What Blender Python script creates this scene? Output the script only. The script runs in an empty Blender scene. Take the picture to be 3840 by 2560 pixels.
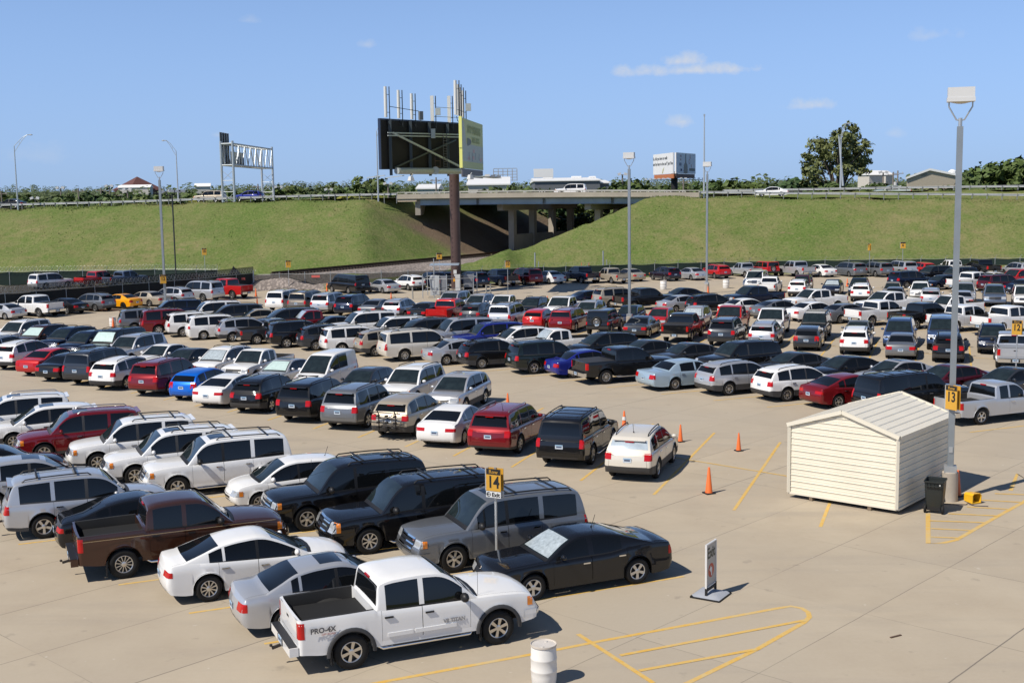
import bpy, bmesh, math, random
from math import radians as RD, sin, cos, pi, sqrt
from mathutils import Vector, Matrix
from mathutils.bvhtree import BVHTree

# ---------------------------------------------------------------- camera, sky, sun, exposure
S = bpy.context.scene
COL = S.collection
CAM_H, F_PX, HOR, ROLL = 10.4, 4540.0, 732.0, -0.0146      # solved from the paving joints and the poles
cam = bpy.data.cameras.new('camera')
cam_o = bpy.data.objects.new('camera', cam); COL.objects.link(cam_o)
pitch = math.atan((1280 - HOR) / F_PX)
fw = Vector((0, cos(pitch), -sin(pitch))); up = Vector((0, sin(pitch), cos(pitch))); rt = Vector((1, 0, 0))
xr_, ur_ = rt * cos(ROLL) + up * sin(ROLL), up * cos(ROLL) - rt * sin(ROLL)
M = Matrix((xr_, ur_, -fw)).transposed().to_4x4(); M.translation = (0, 0, CAM_H)
cam_o.matrix_world = M
cam.sensor_width = 36.0; cam.lens = 36.0 * F_PX / 3840.0
cam.clip_start = 0.5; cam.clip_end = 20000
S.camera = cam_o

SUN_AZ, SUN_EL = RD(36.0), RD(49.0)                           # shadows run toward SUN_AZ (from +X towards +Y)
sun = bpy.data.lights.new('sun', 'SUN'); sun.energy = 4.9; sun.angle = RD(0.55); sun.color = (1.0, 0.93, 0.83)
sun_o = bpy.data.objects.new('sun', sun); COL.objects.link(sun_o)
sdir = Vector((cos(SUN_AZ) * cos(SUN_EL), sin(SUN_AZ) * cos(SUN_EL), -sin(SUN_EL)))
sun_o.rotation_euler = sdir.to_track_quat('-Z', 'Y').to_euler()

W = bpy.data.worlds.new('World'); S.world = W; W.use_nodes = True
W.cycles.sampling_method = 'MANUAL'; W.cycles.sample_map_resolution = 256
nt = W.node_tree; nt.nodes.clear()
def wn(t, **k):
    n = nt.nodes.new(t)
    for a, b in k.items(): setattr(n, a, b)
    return n
sky = wn('ShaderNodeTexSky', sky_type='NISHITA'); sky.sun_disc = False
sky.sun_elevation = SUN_EL; sky.sun_rotation = math.atan2(-sdir.x, -sdir.y)
sky.altitude = 3000; sky.air_density = 1.0; sky.dust_density = 0.0; sky.ozone_density = 4.0
bg = wn('ShaderNodeBackground'); bg.inputs['Strength'].default_value = 0.10
out = wn('ShaderNodeOutputWorld')
HAZE_C = (3.35, 4.60, 6.75, 1)
# small fair-weather clouds: soft patches of the sky placed by direction
tc = wn('ShaderNodeTexCoord'); nrm = wn('ShaderNodeVectorMath', operation='NORMALIZE')
nt.links.new(tc.outputs['Generated'], nrm.inputs[0])
nz = wn('ShaderNodeTexNoise'); nz.inputs['Scale'].default_value = 42; nz.inputs['Detail'].default_value = 7; nz.inputs['Roughness'].default_value = .62
nt.links.new(nrm.outputs[0], nz.inputs['Vector'])
def cdir(px, py):
    d = fw + xr_ * (px - 1920) / F_PX - ur_ * (py - 1280) / F_PX
    return d.normalized()
CLOUDS = [  # image place, half width, half height, strength
    (2590, 266, 285, 30, 1.0), (2560, 232, 95, 36, .95), (3065, 396, 95, 30, .8), (2552, 458, 62, 36, .75), (3505, 135, 75, 28, .4),
    (1378, 168, 45, 22, .4), (930, 78, 45, 20, .3), (818, 508, 48, 16, .3), (3352, 503, 42, 26, .3), (100, 585, 130, 50, .18)]
total = None
def vmath(op, a, b=None):
    n = wn('ShaderNodeVectorMath', operation=op); nt.links.new(a, n.inputs[0])
    if b is not None: n.inputs[1].default_value = b
    return n
def smath(op, a, b=None, c=None):
    n = wn('ShaderNodeMath', operation=op)
    for i, v in enumerate((a, b, c)):
        if v is None: continue
        if hasattr(v, 'is_output'): nt.links.new(v, n.inputs[i])
        else: n.inputs[i].default_value = v
    return n.outputs[0]
nf = smath('MULTIPLY', smath('SUBTRACT', nz.outputs['Fac'], .5), 3.4)
for px, py, hw, hh, st in CLOUDS:
    d = cdir(px, py); ax = d.cross(Vector((0, 0, 1))).normalized(); ay = ax.cross(d).normalized()
    a = smath('DIVIDE', vmath('DOT_PRODUCT', nrm.outputs[0], ax).outputs['Value'], hw / F_PX)
    b = smath('DIVIDE', vmath('DOT_PRODUCT', nrm.outputs[0], ay).outputs['Value'], hh / F_PX)
    b = smath('MULTIPLY', b, smath('ADD', smath('MULTIPLY', smath('LESS_THAN', b, 0.0), .9), 1.0))
    f = vmath('DOT_PRODUCT', nrm.outputs[0], d).outputs['Value']
    r2 = smath('ADD', smath('MULTIPLY', a, a), smath('MULTIPLY', b, b))
    m = smath('ADD', smath('SUBTRACT', 1.0, smath('SQRT', r2)), nf)
    m = smath('MULTIPLY', smath('SMOOTH_MIN', smath('MAXIMUM', smath('MULTIPLY', m, .85), 0.0), 1.0, .3), st)
    m = smath('MULTIPLY', m, smath('LESS_THAN', r2, 2.6))
    m = smath('MULTIPLY', m, smath('GREATER_THAN', f, 0.0))
    total = m if total is None else smath('MAXIMUM', total, m)
sp3 = wn('ShaderNodeSeparateXYZ'); nt.links.new(nrm.outputs[0], sp3.inputs[0])
lift = wn('ShaderNodeCombineXYZ'); nt.links.new(sp3.outputs[0], lift.inputs[0]); nt.links.new(sp3.outputs[1], lift.inputs[1])
nt.links.new(smath('ADD', smath('MULTIPLY', smath('MAXIMUM', sp3.outputs[2], 0.0), .92), .10), lift.inputs[2])
nt.links.new(lift.outputs[0], sky.inputs['Vector'])
hz = wn('ShaderNodeMix', data_type='RGBA'); hz.inputs[7].default_value = HAZE_C
nt.links.new(smath('MULTIPLY', smath('POWER', 2.718, smath('MULTIPLY', smath('MAXIMUM', sp3.outputs[2], 0.0), -7.0)), .92), hz.inputs['Factor']); low = wn('ShaderNodeMapRange'); low.interpolation_type = 'SMOOTHSTEP'; nt.links.new(sp3.outputs[2], low.inputs[0])
low.inputs[1].default_value = .10; low.inputs[2].default_value = .55; low.inputs[3].default_value = 2.05; low.inputs[4].default_value = .85
gain = wn('ShaderNodeVectorMath', operation='SCALE'); nt.links.new(sky.outputs[0], gain.inputs[0]); nt.links.new(low.outputs[0], gain.inputs['Scale'])
nt.links.new(gain.outputs[0], hz.inputs[6])
mix = wn('ShaderNodeMix', data_type='RGBA')
nt.links.new(smath('MINIMUM', smath('MULTIPLY', total, .8), .85), mix.inputs['Factor'])
nt.links.new(hz.outputs[2], mix.inputs[6]); mix.inputs[7].default_value = (7.0, 7.1, 7.3, 1)
nt.links.new(mix.outputs[2], bg.inputs['Color']); nt.links.new(bg.outputs[0], out.inputs[0])

S.view_settings.view_transform = 'Standard'; S.view_settings.look = 'None'
S.view_settings.gamma = 1; S.view_settings.exposure = 0.0
S.render.engine = 'CYCLES'
S.cycles.max_bounces = 6; S.cycles.diffuse_bounces = 2; S.cycles.glossy_bounces = 3; S.cycles.transmission_bounces = 4
S.cycles.transparent_max_bounces = 8; S.cycles.caustics_reflective = False; S.cycles.caustics_refractive = False
S.cycles.use_denoising = True
random.seed(7)

# ---------------------------------------------------------------- helpers
MATS = {}
def mat(name, col, rough=.5, metal=0.0, coat=0.0, spec=.5, var=0.0, vscale=3.0, bump=0.0, bscale=20.0, emit=None, alpha=1.0):
    if name in MATS: return MATS[name]
    m = bpy.data.materials.new(name); m.use_nodes = True
    t = m.node_tree; b = t.nodes['Principled BSDF']
    b.inputs['Base Color'].default_value = (*col, 1); b.inputs['Roughness'].default_value = rough
    b.inputs['Metallic'].default_value = metal; b.inputs['Coat Weight'].default_value = coat
    b.inputs['Coat Roughness'].default_value = .04; b.inputs['Specular IOR Level'].default_value = spec
    b.inputs['Alpha'].default_value = alpha
    if var or bump:
        c = t.nodes.new('ShaderNodeTexCoord'); n = t.nodes.new('ShaderNodeTexNoise')
        n.inputs['Scale'].default_value = vscale; n.inputs['Detail'].default_value = 6; n.inputs['Roughness'].default_value = .6
        t.links.new(c.outputs['Object'], n.inputs['Vector'])
        if var:
            r = t.nodes.new('ShaderNodeMapRange'); r.inputs[1].default_value = .25; r.inputs[2].default_value = .75
            r.inputs[3].default_value = 1 - var; r.inputs[4].default_value = 1 + var
            t.links.new(n.outputs['Fac'], r.inputs[0])
            v = t.nodes.new('ShaderNodeVectorMath'); v.operation = 'SCALE'; v.inputs[0].default_value = col
            t.links.new(r.outputs[0], v.inputs['Scale']); t.links.new(v.outputs[0], b.inputs['Base Color'])
        if bump:
            n2 = t.nodes.new('ShaderNodeTexNoise'); n2.inputs['Scale'].default_value = bscale; n2.inputs['Detail'].default_value = 4
            t.links.new(c.outputs['Object'], n2.inputs['Vector'])
            u = t.nodes.new('ShaderNodeBump'); u.inputs['Strength'].default_value = bump
            t.links.new(n2.outputs['Fac'], u.inputs['Height']); t.links.new(u.outputs[0], b.inputs['Normal'])
    if emit: b.inputs['Emission Color'].default_value = (*emit, 1); b.inputs['Emission Strength'].default_value = 1
    MATS[name] = m
    return m

class MB:
    """collects boxes, bars, tubes, lathes and plates; build() links them as ONE mesh object"""
    def __init__(s): s.v = []; s.f = []; s.m = []; s.sm = []
    def add(s, vs, fs, mi=0, smooth=False):
        o = len(s.v); s.v += [tuple(p) for p in vs]
        for f in fs: s.f.append([i + o for i in f]); s.m.append(mi); s.sm.append(smooth)
        return s
    def box(s, c, d, mi=0, rz=0.0, rm=None):
        h = [x / 2 for x in d]; R = rm or Matrix.Rotation(rz, 3, 'Z'); c = Vector(c)
        vs = [c + R @ Vector((sx * h[0], sy * h[1], sz * h[2])) for sx in (-1, 1) for sy in (-1, 1) for sz in (-1, 1)]
        return s.add(vs, [(0, 1, 3, 2), (4, 6, 7, 5), (0, 4, 5, 1), (2, 3, 7, 6), (0, 2, 6, 4), (1, 5, 7, 3)], mi)
    def bar(s, a, b, w, h=None, mi=0):
        a, b = Vector(a), Vector(b); d = b - a; L = d.length
        q = d.to_track_quat('X', 'Z').to_matrix()
        return s.box((a + b) / 2, (L, w, h or w), mi, rm=q)
    def tube(s, pts, r, n=8, mi=0, cap=True):
        pts = [Vector(p) for p in pts]; rs = r if isinstance(r, (list, tuple)) else [r] * len(pts)
        vs = []; fs = []
        for i, p in enumerate(pts):
            d = (pts[min(i + 1, len(pts) - 1)] - pts[max(i - 1, 0)]).normalized()
            a = d.orthogonal().normalized() if i == 0 else (a - d * a.dot(d)).normalized()
            b = d.cross(a)
            vs += [p + (a * cos(2 * pi * k / n) + b * sin(2 * pi * k / n)) * rs[i] for k in range(n)]
        for i in range(len(pts) - 1):
            for k in range(n):
                k2 = (k + 1) % n
                fs.append((i * n + k, i * n + k2, (i + 1) * n + k2, (i + 1) * n + k))
        s.add(vs, fs, mi, True)
        if cap:
            s.add(vs[:n], [tuple(range(n))[::-1]], mi); s.add(vs[-n:], [tuple(range(n))], mi)
        return s
    def lathe(s, prof, c=(0, 0, 0), n=24, mi=0, axis='Z', smooth=True):
        vs = []; fs = []; c = Vector(c)
        for r, z in prof:
            for k in range(n):
                a = 2 * pi * k / n
                vs.append(c + (Vector((r * cos(a), r * sin(a), z)) if axis == 'Z' else Vector((r * cos(a), z, -r * sin(a)))))
        for i in range(len(prof) - 1):
            for k in range(n):
                k2 = (k + 1) % n; fs.append((i * n + k, i * n + k2, (i + 1) * n + k2, (i + 1) * n + k))
        return s.add(vs, fs, mi, smooth)
    def prism(s, poly, z0, z1, mi=0, fr=None):
        """poly: 2D outline, extruded from z0 to z1; fr maps (x, y, z) to 3D"""
        fr = fr or (lambda x, y, z: (x, y, z)); n = len(poly)
        vs = [fr(x, y, z0) for x, y in poly] + [fr(x, y, z1) for x, y in poly]
        fs = [tuple(range(n))[::-1], tuple(range(n, 2 * n))] + [(i, (i + 1) % n, (i + 1) % n + n, i + n) for i in range(n)]
        return s.add(vs, fs, mi)
    def mesh(s, name, mats, sharp=35):
        me = bpy.data.meshes.new(name); me.from_pydata(s.v, [], s.f)
        for m in mats: me.materials.append(m)
        me.polygons.foreach_set('material_index', s.m); me.polygons.foreach_set('use_smooth', [True if sharp else x for x in s.sm])
        me.validate(); me.update()
        if sharp: me.set_sharp_from_angle(angle=RD(sharp))
        return me
    def build(s, name, mats, parent=None, loc=(0, 0, 0), rz=0.0, sharp=35):
        if not isinstance(mats, (list, tuple)): mats = [mats]
        return link(name, s.mesh(name, mats, sharp), parent, loc, rz)
def link(name, data, parent=None, loc=(0, 0, 0), rz=0.0):
    o = bpy.data.objects.new(name, data); COL.objects.link(o)
    if parent is not None: o.parent = parent
    o.location = loc; o.rotation_euler = (0, 0, rz)
    return o
def tag(o, label=None, cat=None, group=None, kind=None):
    for k, v in (('label', label), ('category', cat), ('group', group), ('kind', kind)):
        if v: o[k] = v
    return o
def empty(name, loc, rz=0.0, label=None, cat=None, group=None):
    o = link(name, None, None, loc, rz); o.empty_display_size = .3
    return tag(o, label, cat, group)
def text(name, body, size, m, parent, loc, rot, ext=.004, align='CENTER', bold=0.0, sx=1.0):
    """lettering as a real mesh"""
    c = bpy.data.curves.new(name, 'FONT'); c.body = body; c.size = size; c.extrude = ext; c.align_x = align; c.align_y = 'CENTER'
    c.offset = bold; c.resolution_u = 3; c.materials.append(m)
    t = bpy.data.objects.new(name, c); me = bpy.data.meshes.new_from_object(t); bpy.data.objects.remove(t)
    o = link(name, me, parent, loc); o.rotation_euler = rot; o.scale = (sx, 1, 1)
    return o
def copy_tree(o, parent=None):
    c = o.copy(); COL.objects.link(c)
    if parent is not None: c.parent = parent
    for ch in list(o.children): copy_tree(ch, c)
    return c
# ---------------------------------------------------------------- cars
PAINT = {'white': ((.80, .80, .79), 0), 'pearl': ((.70, .655, .57), .1), 'silver': ((.56, .57, .59), .55), 'gray': ((.20, .21, .225), .5),
         'charcoal': ((.040, .044, .052), .4), 'black': ((.006, .006, .007), 0), 'navy': ((.008, .014, .036), .3), 'blue': ((.018, .028, .24), .2),
         'brightblue': ((.004, .13, .62), .2), 'red': ((.50, .016, .016), .1), 'darkred': ((.19, .008, .012), .25), 'maroon': ((.085, .009, .018), .3),
         'brown': ((.058, .022, .012), .3), 'tan': ((.44, .385, .30), .35), 'bronze': ((.20, .175, .145), .45), 'darkgreen': ((.013, .02, .017), .3),
         'yellow': ((.86, .36, .006), 0), 'paleblue': ((.40, .52, .62), .35), 'plum': ((.022, .012, .022), .3), 'midblue': ((.05, .09, .2), .35),
         'lightgreen': ((.45, .5, .44), .3), 'steel': ((.13, .17, .25), .4)}
for k, (c, mt) in PAINT.items(): mat('paint_' + k, c, .38 if mt else .5, mt, 1.0, .12, .03, 1.3)
GLASS = mat('tinted_glass', (.006, .007, .008), .02, 0, 0, .5)
WSG = mat('windscreen_glass', (.016, .024, .026), .02, 0, 0, .75, .5, 2.2)
TRIM = mat('black_plastic', (.014, .014, .015), .5, 0, 0, .4)
CLAD = mat('grey_plastic', (.045, .045, .047), .6)
RUB = mat('tyre_rubber', (.013, .013, .013), .75, 0, 0, .3)
ALLOY = mat('alloy', (.62, .61, .59), .28, .85)
DARKW = mat('dark_wheel', (.02, .02, .021), .4, .3)
CHROME = mat('chrome', (.78, .78, .78), .09, 1.0)
RED = mat('red_lens', (.46, .006, .006), .15, 0, 0, .5)
CLEAR = mat('clear_lens', (.55, .57, .58), .1, .3, 1.0)
AMBER = mat('amber_lens', (.75, .22, .02), .12, 0, 1.0)
PLATE = mat('plate_white', (.55, .62, .70), .4)
LINER = mat('bed_liner', (.018, .018, .018), .8)
SHADE = mat('sunshade_foil', (.62, .70, .72), .25, .35, 1.0, .5, .35, 9.0, .35, 14)
SHADEC = mat('sunshade_cloth', (.55, .70, .66), .3, .0, 1.0, .5, .12, 6.0)

def pch(pts, x):
    """monotone cubic through pts"""
    if x <= pts[0][0]: return pts[0][1]
    if x >= pts[-1][0]: return pts[-1][1]
    n = len(pts); d = [(pts[i + 1][1] - pts[i][1]) / max(1e-6, pts[i + 1][0] - pts[i][0]) for i in range(n - 1)]
    m = [d[0]] + [0 if d[i - 1] * d[i] <= 0 else 2 * d[i - 1] * d[i] / (d[i - 1] + d[i]) for i in range(1, n - 1)] + [d[-1]]
    for i in range(n - 1):
        if x <= pts[i + 1][0]:
            h = pts[i + 1][0] - pts[i][0]; t = (x - pts[i][0]) / h
            return ((2 * t**3 - 3 * t * t + 1) * pts[i][1] + (t**3 - 2 * t * t + t) * h * m[i] + (-2 * t**3 + 3 * t * t) * pts[i + 1][1] + (t**3 - t * t) * h * m[i + 1])
def sst(a, b, x):
    t = max(0.0, min(1.0, (x - a) / (b - a))); return t * t * (3 - 2 * t)

BASE = dict(zb=.24, crown=.06, tum=.24, arch=.065, tw=.22, clad=0, curvf=.14, curvr=.07, rnd=.16, bed=None, rails=0, pill=1, step=0, rbump=0,
            rim=5, tl=(.62, .95, .60, .90), hl=(.50, .96, .52, .70), gr=(.48, .34, .60), grc=0, spoil=0, nose=(-.10, -.06, .0, .03, .02, -.02, -.06), tailp=(-.10, -.06, .0, .03, .02, -.01, -.03), hw=.93, shine=0, sr=0, trunk=0, tlw=.13, hlw=.26)
SPEC = {
 'sedan': dict(trunk=1, L=4.85, W=1.84, R=.335, xf=1.42, xr=-1.38, belt=[(-2.43, .86), (-2.3, .96), (-1.7, 1.0), (-1, .97), (0, .93), (1.0, .92), (1.35, .915), (1.9, .87), (2.25, .79), (2.43, .68)],
    roof=[(-1.82, 1.0), (-1.45, 1.17), (-1.0, 1.36), (-.5, 1.44), (0, 1.46), (.2, 1.435), (.38, 1.38), (1.22, .92)], ws=(.34, 1.15), rw=(-1.72, -.98), win=[(-1.2, -1.02), (-.95, -.12), (-.04, .86)], doors=[(-1.12, -.08), (-.08, 1.0)], tl=(.55, .97, .66, .86), hl=(.48, .97, .54, .68), gr=(.42, .40, .60)),
 'fastback': dict(trunk=1, L=4.87, W=1.85, R=.35, xf=1.45, xr=-1.40, belt=[(-2.43, .86), (-2.32, 1.0), (-1.9, 1.04), (-1, .98), (0, .93), (1.0, .90), (1.35, .90), (1.9, .86), (2.25, .78), (2.43, .67)],
    roof=[(-2.0, 1.04), (-1.5, 1.21), (-1.0, 1.37), (-.5, 1.45), (-.05, 1.475), (.15, 1.45), (.38, 1.37), (1.3, .89)], ws=(.34, 1.24), rw=(-1.9, -1.05), win=[(-1.35, -1.0), (-.93, -.12), (-.04, .92)], doors=[(-1.12, -.08), (-.08, 1.02)], tl=(.5, .98, .74, .88), hl=(.52, .98, .56, .68), gr=(.40, .36, .60)),
 'oldsedan': dict(trunk=1, L=5.38, W=1.98, R=.34, xf=1.56, xr=-1.36, belt=[(-2.69, .86), (-2.6, .97), (-1.9, 1.0), (-1, .97), (0, .95), (1.2, .95), (1.6, .94), (2.3, .88), (2.6, .80), (2.69, .68)],
    roof=[(-1.72, 1.0), (-1.1, 1.36), (-.6, 1.44), (0, 1.455), (.2, 1.44), (.45, 1.36), (1.1, .95)], ws=(.40, 1.04), rw=(-1.64, -1.1), win=[(-.98, -.12), (-.02, .85)], doors=[(-1.05, -.07), (-.07, 1.0)], tl=(.58, .97, .66, .88), hl=(.52, .97, .60, .76), gr=(.48, .50, .76), rim=12, tum=.26, crown=.04, rnd=.1, curvf=.08, pill=0),
 'charger': dict(trunk=1, L=5.08, W=1.90, R=.36, xf=1.60, xr=-1.45, belt=[(-2.54, .92), (-2.45, 1.04), (-1.9, 1.08), (-1.3, 1.06), (-.6, .96), (0, .95), (1.2, .95), (1.6, .93), (2.2, .89), (2.43, .82), (2.54, .72)],
    roof=[(-1.95, 1.08), (-1.4, 1.26), (-.9, 1.40), (-.4, 1.47), (.05, 1.48), (.25, 1.45), (.45, 1.38), (1.15, .95)], ws=(.40, 1.08), rw=(-1.82, -.95), win=[(-1.0, -.18), (-.04, .82)], doors=[(-1.15, -.1), (-.1, 1.02)], tl=(.62, .98, .72, .95), hl=(.52, .97, .58, .74), gr=(.48, .46, .72), shine=0, rim=5, pill=0),
 'coupe': dict(trunk=1, L=4.45, W=1.78, R=.32, xf=1.32, xr=-1.30, belt=[(-2.22, .82), (-2.1, .96), (-1.5, .98), (0, .92), (.9, .90), (1.3, .89), (1.8, .84), (2.1, .75), (2.22, .65)],
    roof=[(-1.85, .98), (-1.2, 1.25), (-.7, 1.37), (-.25, 1.40), (.05, 1.38), (.3, 1.30), (1.05, .90)], ws=(.25, .98), rw=(-1.7, -.9), win=[(-.95, -.35), (-.28, .7)], doors=[(-.34, .92)], tl=(.6, .97, .66, .86), hl=(.55, .97, .54, .68)),
 'hatch': dict(L=4.2, W=1.75, R=.32, xf=1.30, xr=-1.28, belt=[(-2.1, .88), (-2.02, .98), (-1, .98), (0, .94), (1.0, .92), (1.3, .93), (1.75, .87), (2.0, .79), (2.1, .68)],
    roof=[(-2.02, .99), (-1.72, 1.30), (-1.4, 1.43), (-.7, 1.50), (-.1, 1.51), (.15, 1.48), (.38, 1.42), (1.2, .93)], ws=(.33, 1.14), rw=(-1.98, -1.70), win=[(-1.62, -1.05), (-.97, -.12), (-.04, .85)], doors=[(-1.02, -.08), (-.08, 1.0)], tl=(.62, .98, .72, 1.02), hl=(.5, .97, .56, .74), tum=.2),
 'cuv': dict(L=4.6, W=1.85, R=.36, xf=1.38, xr=-1.30, belt=[(-2.3, .98), (-2.22, 1.08), (-1.2, 1.07), (0, 1.02), (1.05, 1.0), (1.4, .995), (1.9, .95), (2.18, .87), (2.3, .74)],
    roof=[(-2.2, 1.10), (-1.95, 1.42), (-1.7, 1.56), (-1.2, 1.64), (-.4, 1.68), (.05, 1.67), (.3, 1.62), (.48, 1.55), (1.3, 1.01)], ws=(.44, 1.22), rw=(-2.14, -1.88), win=[(-1.78, -1.1), (-1.02, -.15), (-.06, .9)], doors=[(-1.08, -.1), (-.1, 1.04)], tl=(.66, .98, .82, 1.08), hl=(.52, .97, .68, .84), gr=(.46, .54, .76), zb=.28, clad=2, rails=1, spoil=1, tum=.21),
 'suv': dict(L=4.95, W=1.95, R=.38, xf=1.48, xr=-1.38, belt=[(-2.47, 1.02), (-2.4, 1.12), (-1.2, 1.10), (0, 1.07), (1.1, 1.06), (1.5, 1.04), (2.0, .99), (2.35, .90), (2.47, .74)],
    roof=[(-2.40, 1.13), (-2.22, 1.54), (-2.1, 1.70), (-1.7, 1.77), (-.5, 1.80), (0, 1.79), (.3, 1.75), (.5, 1.68), (1.18, 1.07)], ws=(.45, 1.10), rw=(-2.36, -2.15), win=[(-2.02, -1.12), (-1.0, -.12), (-.02, .85)], doors=[(-1.06, -.07), (-.07, 1.02)], tl=(.70, .98, .84, 1.10), hl=(.54, .97, .72, .92), gr=(.5, .60, .90), zb=.30, clad=1, rails=1, spoil=1, tum=.19, rnd=.12, curvf=.1),
 'bsuv': dict(L=5.25, W=2.01, R=.40, xf=1.58, xr=-1.42, belt=[(-2.62, 1.06), (-2.56, 1.16), (-1.2, 1.15), (0, 1.13), (1.2, 1.12), (1.6, 1.11), (2.15, 1.07), (2.5, .99), (2.62, .82)],
    roof=[(-2.57, 1.17), (-2.44, 1.62), (-2.36, 1.80), (-2.0, 1.88), (-.6, 1.92), (0, 1.91), (.3, 1.87), (.52, 1.80), (1.16, 1.13)], ws=(.47, 1.09), rw=(-2.54, -2.40), win=[(-2.26, -1.2), (-1.06, -.12), (-.02, .84)], doors=[(-1.12, -.07), (-.07, 1.04)], tl=(.78, .98, .84, 1.16), hl=(.58, .97, .78, .98), gr=(.54, .66, .98), zb=.34, rails=2, tum=.17, rnd=.1, curvf=.09, curvr=.05, rim=6, step=1, grc=1),
 'xsuv': dict(L=5.65, W=2.02, R=.405, xf=1.72, xr=-1.55, belt=[(-2.82, 1.06), (-2.76, 1.16), (-1.2, 1.15), (0, 1.13), (1.35, 1.12), (1.75, 1.11), (2.35, 1.07), (2.7, .99), (2.82, .82)],
    roof=[(-2.77, 1.17), (-2.64, 1.62), (-2.56, 1.80), (-2.2, 1.88), (-.6, 1.92), (0, 1.92), (.4, 1.89), (.64, 1.81), (1.30, 1.13)], ws=(.58, 1.23), rw=(-2.74, -2.60), win=[(-2.45, -1.12), (-.98, -.05), (.06, .96)], doors=[(-1.04, .0), (.0, 1.16)], tl=(.80, .98, .78, 1.18), hl=(.60, .97, .74, 1.02), gr=(.56, .66, 1.02), zb=.34, rails=2, tum=.17, rnd=.1, curvf=.09, curvr=.05, rim=8, step=1, grc=1),
 'minivan': dict(L=5.1, W=1.99, R=.345, xf=1.56, xr=-1.47, belt=[(-2.55, .98), (-2.48, 1.08), (-1.2, 1.08), (0, 1.05), (1.3, 1.02), (1.7, 1.0), (2.15, .95), (2.43, .84), (2.55, .7)],
    roof=[(-2.48, 1.10), (-2.3, 1.50), (-2.15, 1.66), (-1.7, 1.73), (-.5, 1.76), (.2, 1.74), (.5, 1.69), (.72, 1.61), (1.6, 1.01)], ws=(.66, 1.52), rw=(-2.43, -2.22), win=[(-2.05, -1.08), (-.98, .0), (.08, 1.12)], doors=[(-1.1, .04), (.04, 1.18)], tl=(.68, .98, .86, 1.06), hl=(.52, .97, .66, .82), gr=(.46, .56, .72), zb=.22, rails=1, spoil=1, tum=.2),
 'van': dict(L=6.2, W=2.02, R=.38, xf=2.0, xr=-1.6, belt=[(-3.1, 1.1), (-3.05, 1.2), (-1.2, 1.2), (1.2, 1.2), (1.95, 1.18), (2.3, 1.14), (2.8, 1.06), (3.0, .98), (3.1, .8)],
    roof=[(-3.06, 1.21), (-2.98, 1.75), (-2.92, 1.98), (-2.6, 2.06), (0, 2.09), (.9, 2.07), (1.25, 2.0), (2.1, 1.18)], ws=(1.2, 2.02), rw=(-3.04, -2.96), win=[(-2.8, -1.7), (-1.6, -.5), (-.4, .62), (.74, 1.62)], doors=[(.68, 1.8)], tl=(.84, .98, 1.0, 1.3), hl=(.6, .96, .78, .98), gr=(.54, .64, .96), zb=.36, tum=.13, rnd=.08, curvf=.06, curvr=.03, rbump=1, grc=1),
 'hivan': dict(L=4.58, W=1.80, R=.32, xf=1.42, xr=-1.48, belt=[(-2.29, 1.1), (-2.24, 1.18), (0, 1.16), (1.25, 1.08), (1.6, 1.04), (2.0, .92), (2.2, .80), (2.29, .62)],
    roof=[(-2.25, 1.19), (-2.19, 1.75), (-2.14, 1.95), (-1.8, 2.01), (-.5, 2.02), (.1, 1.99), (.45, 1.88), (1.5, 1.07)], ws=(.42, 1.42), rw=(-2.23, -2.17), win=[(-1.0, -.1), (.02, 1.0)], doors=[(-1.1, -.04), (-.04, 1.12)], tl=(.86, .98, .95, 1.4), hl=(.52, .96, .74, .98), gr=(.4, .6, .72), zb=.24, tum=.16, rnd=.08, crown=.07, curvf=.1, curvr=.03),
 'flex': dict(L=5.1, W=1.93, R=.37, xf=1.52, xr=-1.48, belt=[(-2.55, 1.0), (-2.5, 1.09), (0, 1.06), (1.2, 1.05), (1.6, 1.03), (2.2, .99), (2.45, .9), (2.55, .74)],
    roof=[(-2.51, 1.1), (-2.4, 1.5), (-2.33, 1.64), (-2.0, 1.7), (-.5, 1.73), (.2, 1.72), (.45, 1.66), (1.22, 1.06)], ws=(.4, 1.14), rw=(-2.48, -2.37), win=[(-2.22, -1.2), (-1.08, -.1), (0, .9)], doors=[(-1.14, -.05), (-.05, 1.06)], tl=(.8, .98, .82, 1.05), hl=(.6, .97, .72, .88), gr=(.56, .62, .86), zb=.26, rails=1, tum=.17, rnd=.09, curvf=.08),
 'jeep': dict(L=4.35, W=1.83, R=.40, xf=1.40, xr=-1.45, belt=[(-2.17, 1.05), (-2.14, 1.14), (0, 1.12), (1.0, 1.12), (1.4, 1.10), (1.95, 1.05), (2.12, 1.0), (2.17, .85)],
    roof=[(-2.13, 1.15), (-2.08, 1.7), (-2.02, 1.80), (-1.5, 1.83), (0, 1.83), (.3, 1.80), (.8, 1.13)], ws=(.27, .76), rw=(-2.12, -2.06), win=[(-1.95, -1.0), (-.88, -.1), (0, .6)], doors=[(-.95, -.05), (-.05, .72)], tl=(.84, .97, .8, 1.0), hl=(.5, .78, .85, 1.04), gr=(.4, .7, 1.02), zb=.42, clad=2, tum=.1, rnd=.05, curvf=.03, curvr=.02, crown=.03, step=1),
 'fj': dict(L=4.67, W=1.90, R=.40, xf=1.35, xr=-1.34, belt=[(-2.33, 1.08), (-2.28, 1.17), (0, 1.14), (1.0, 1.12), (1.4, 1.1), (2.0, 1.06), (2.25, 1.0), (2.33, .84)],
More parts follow.
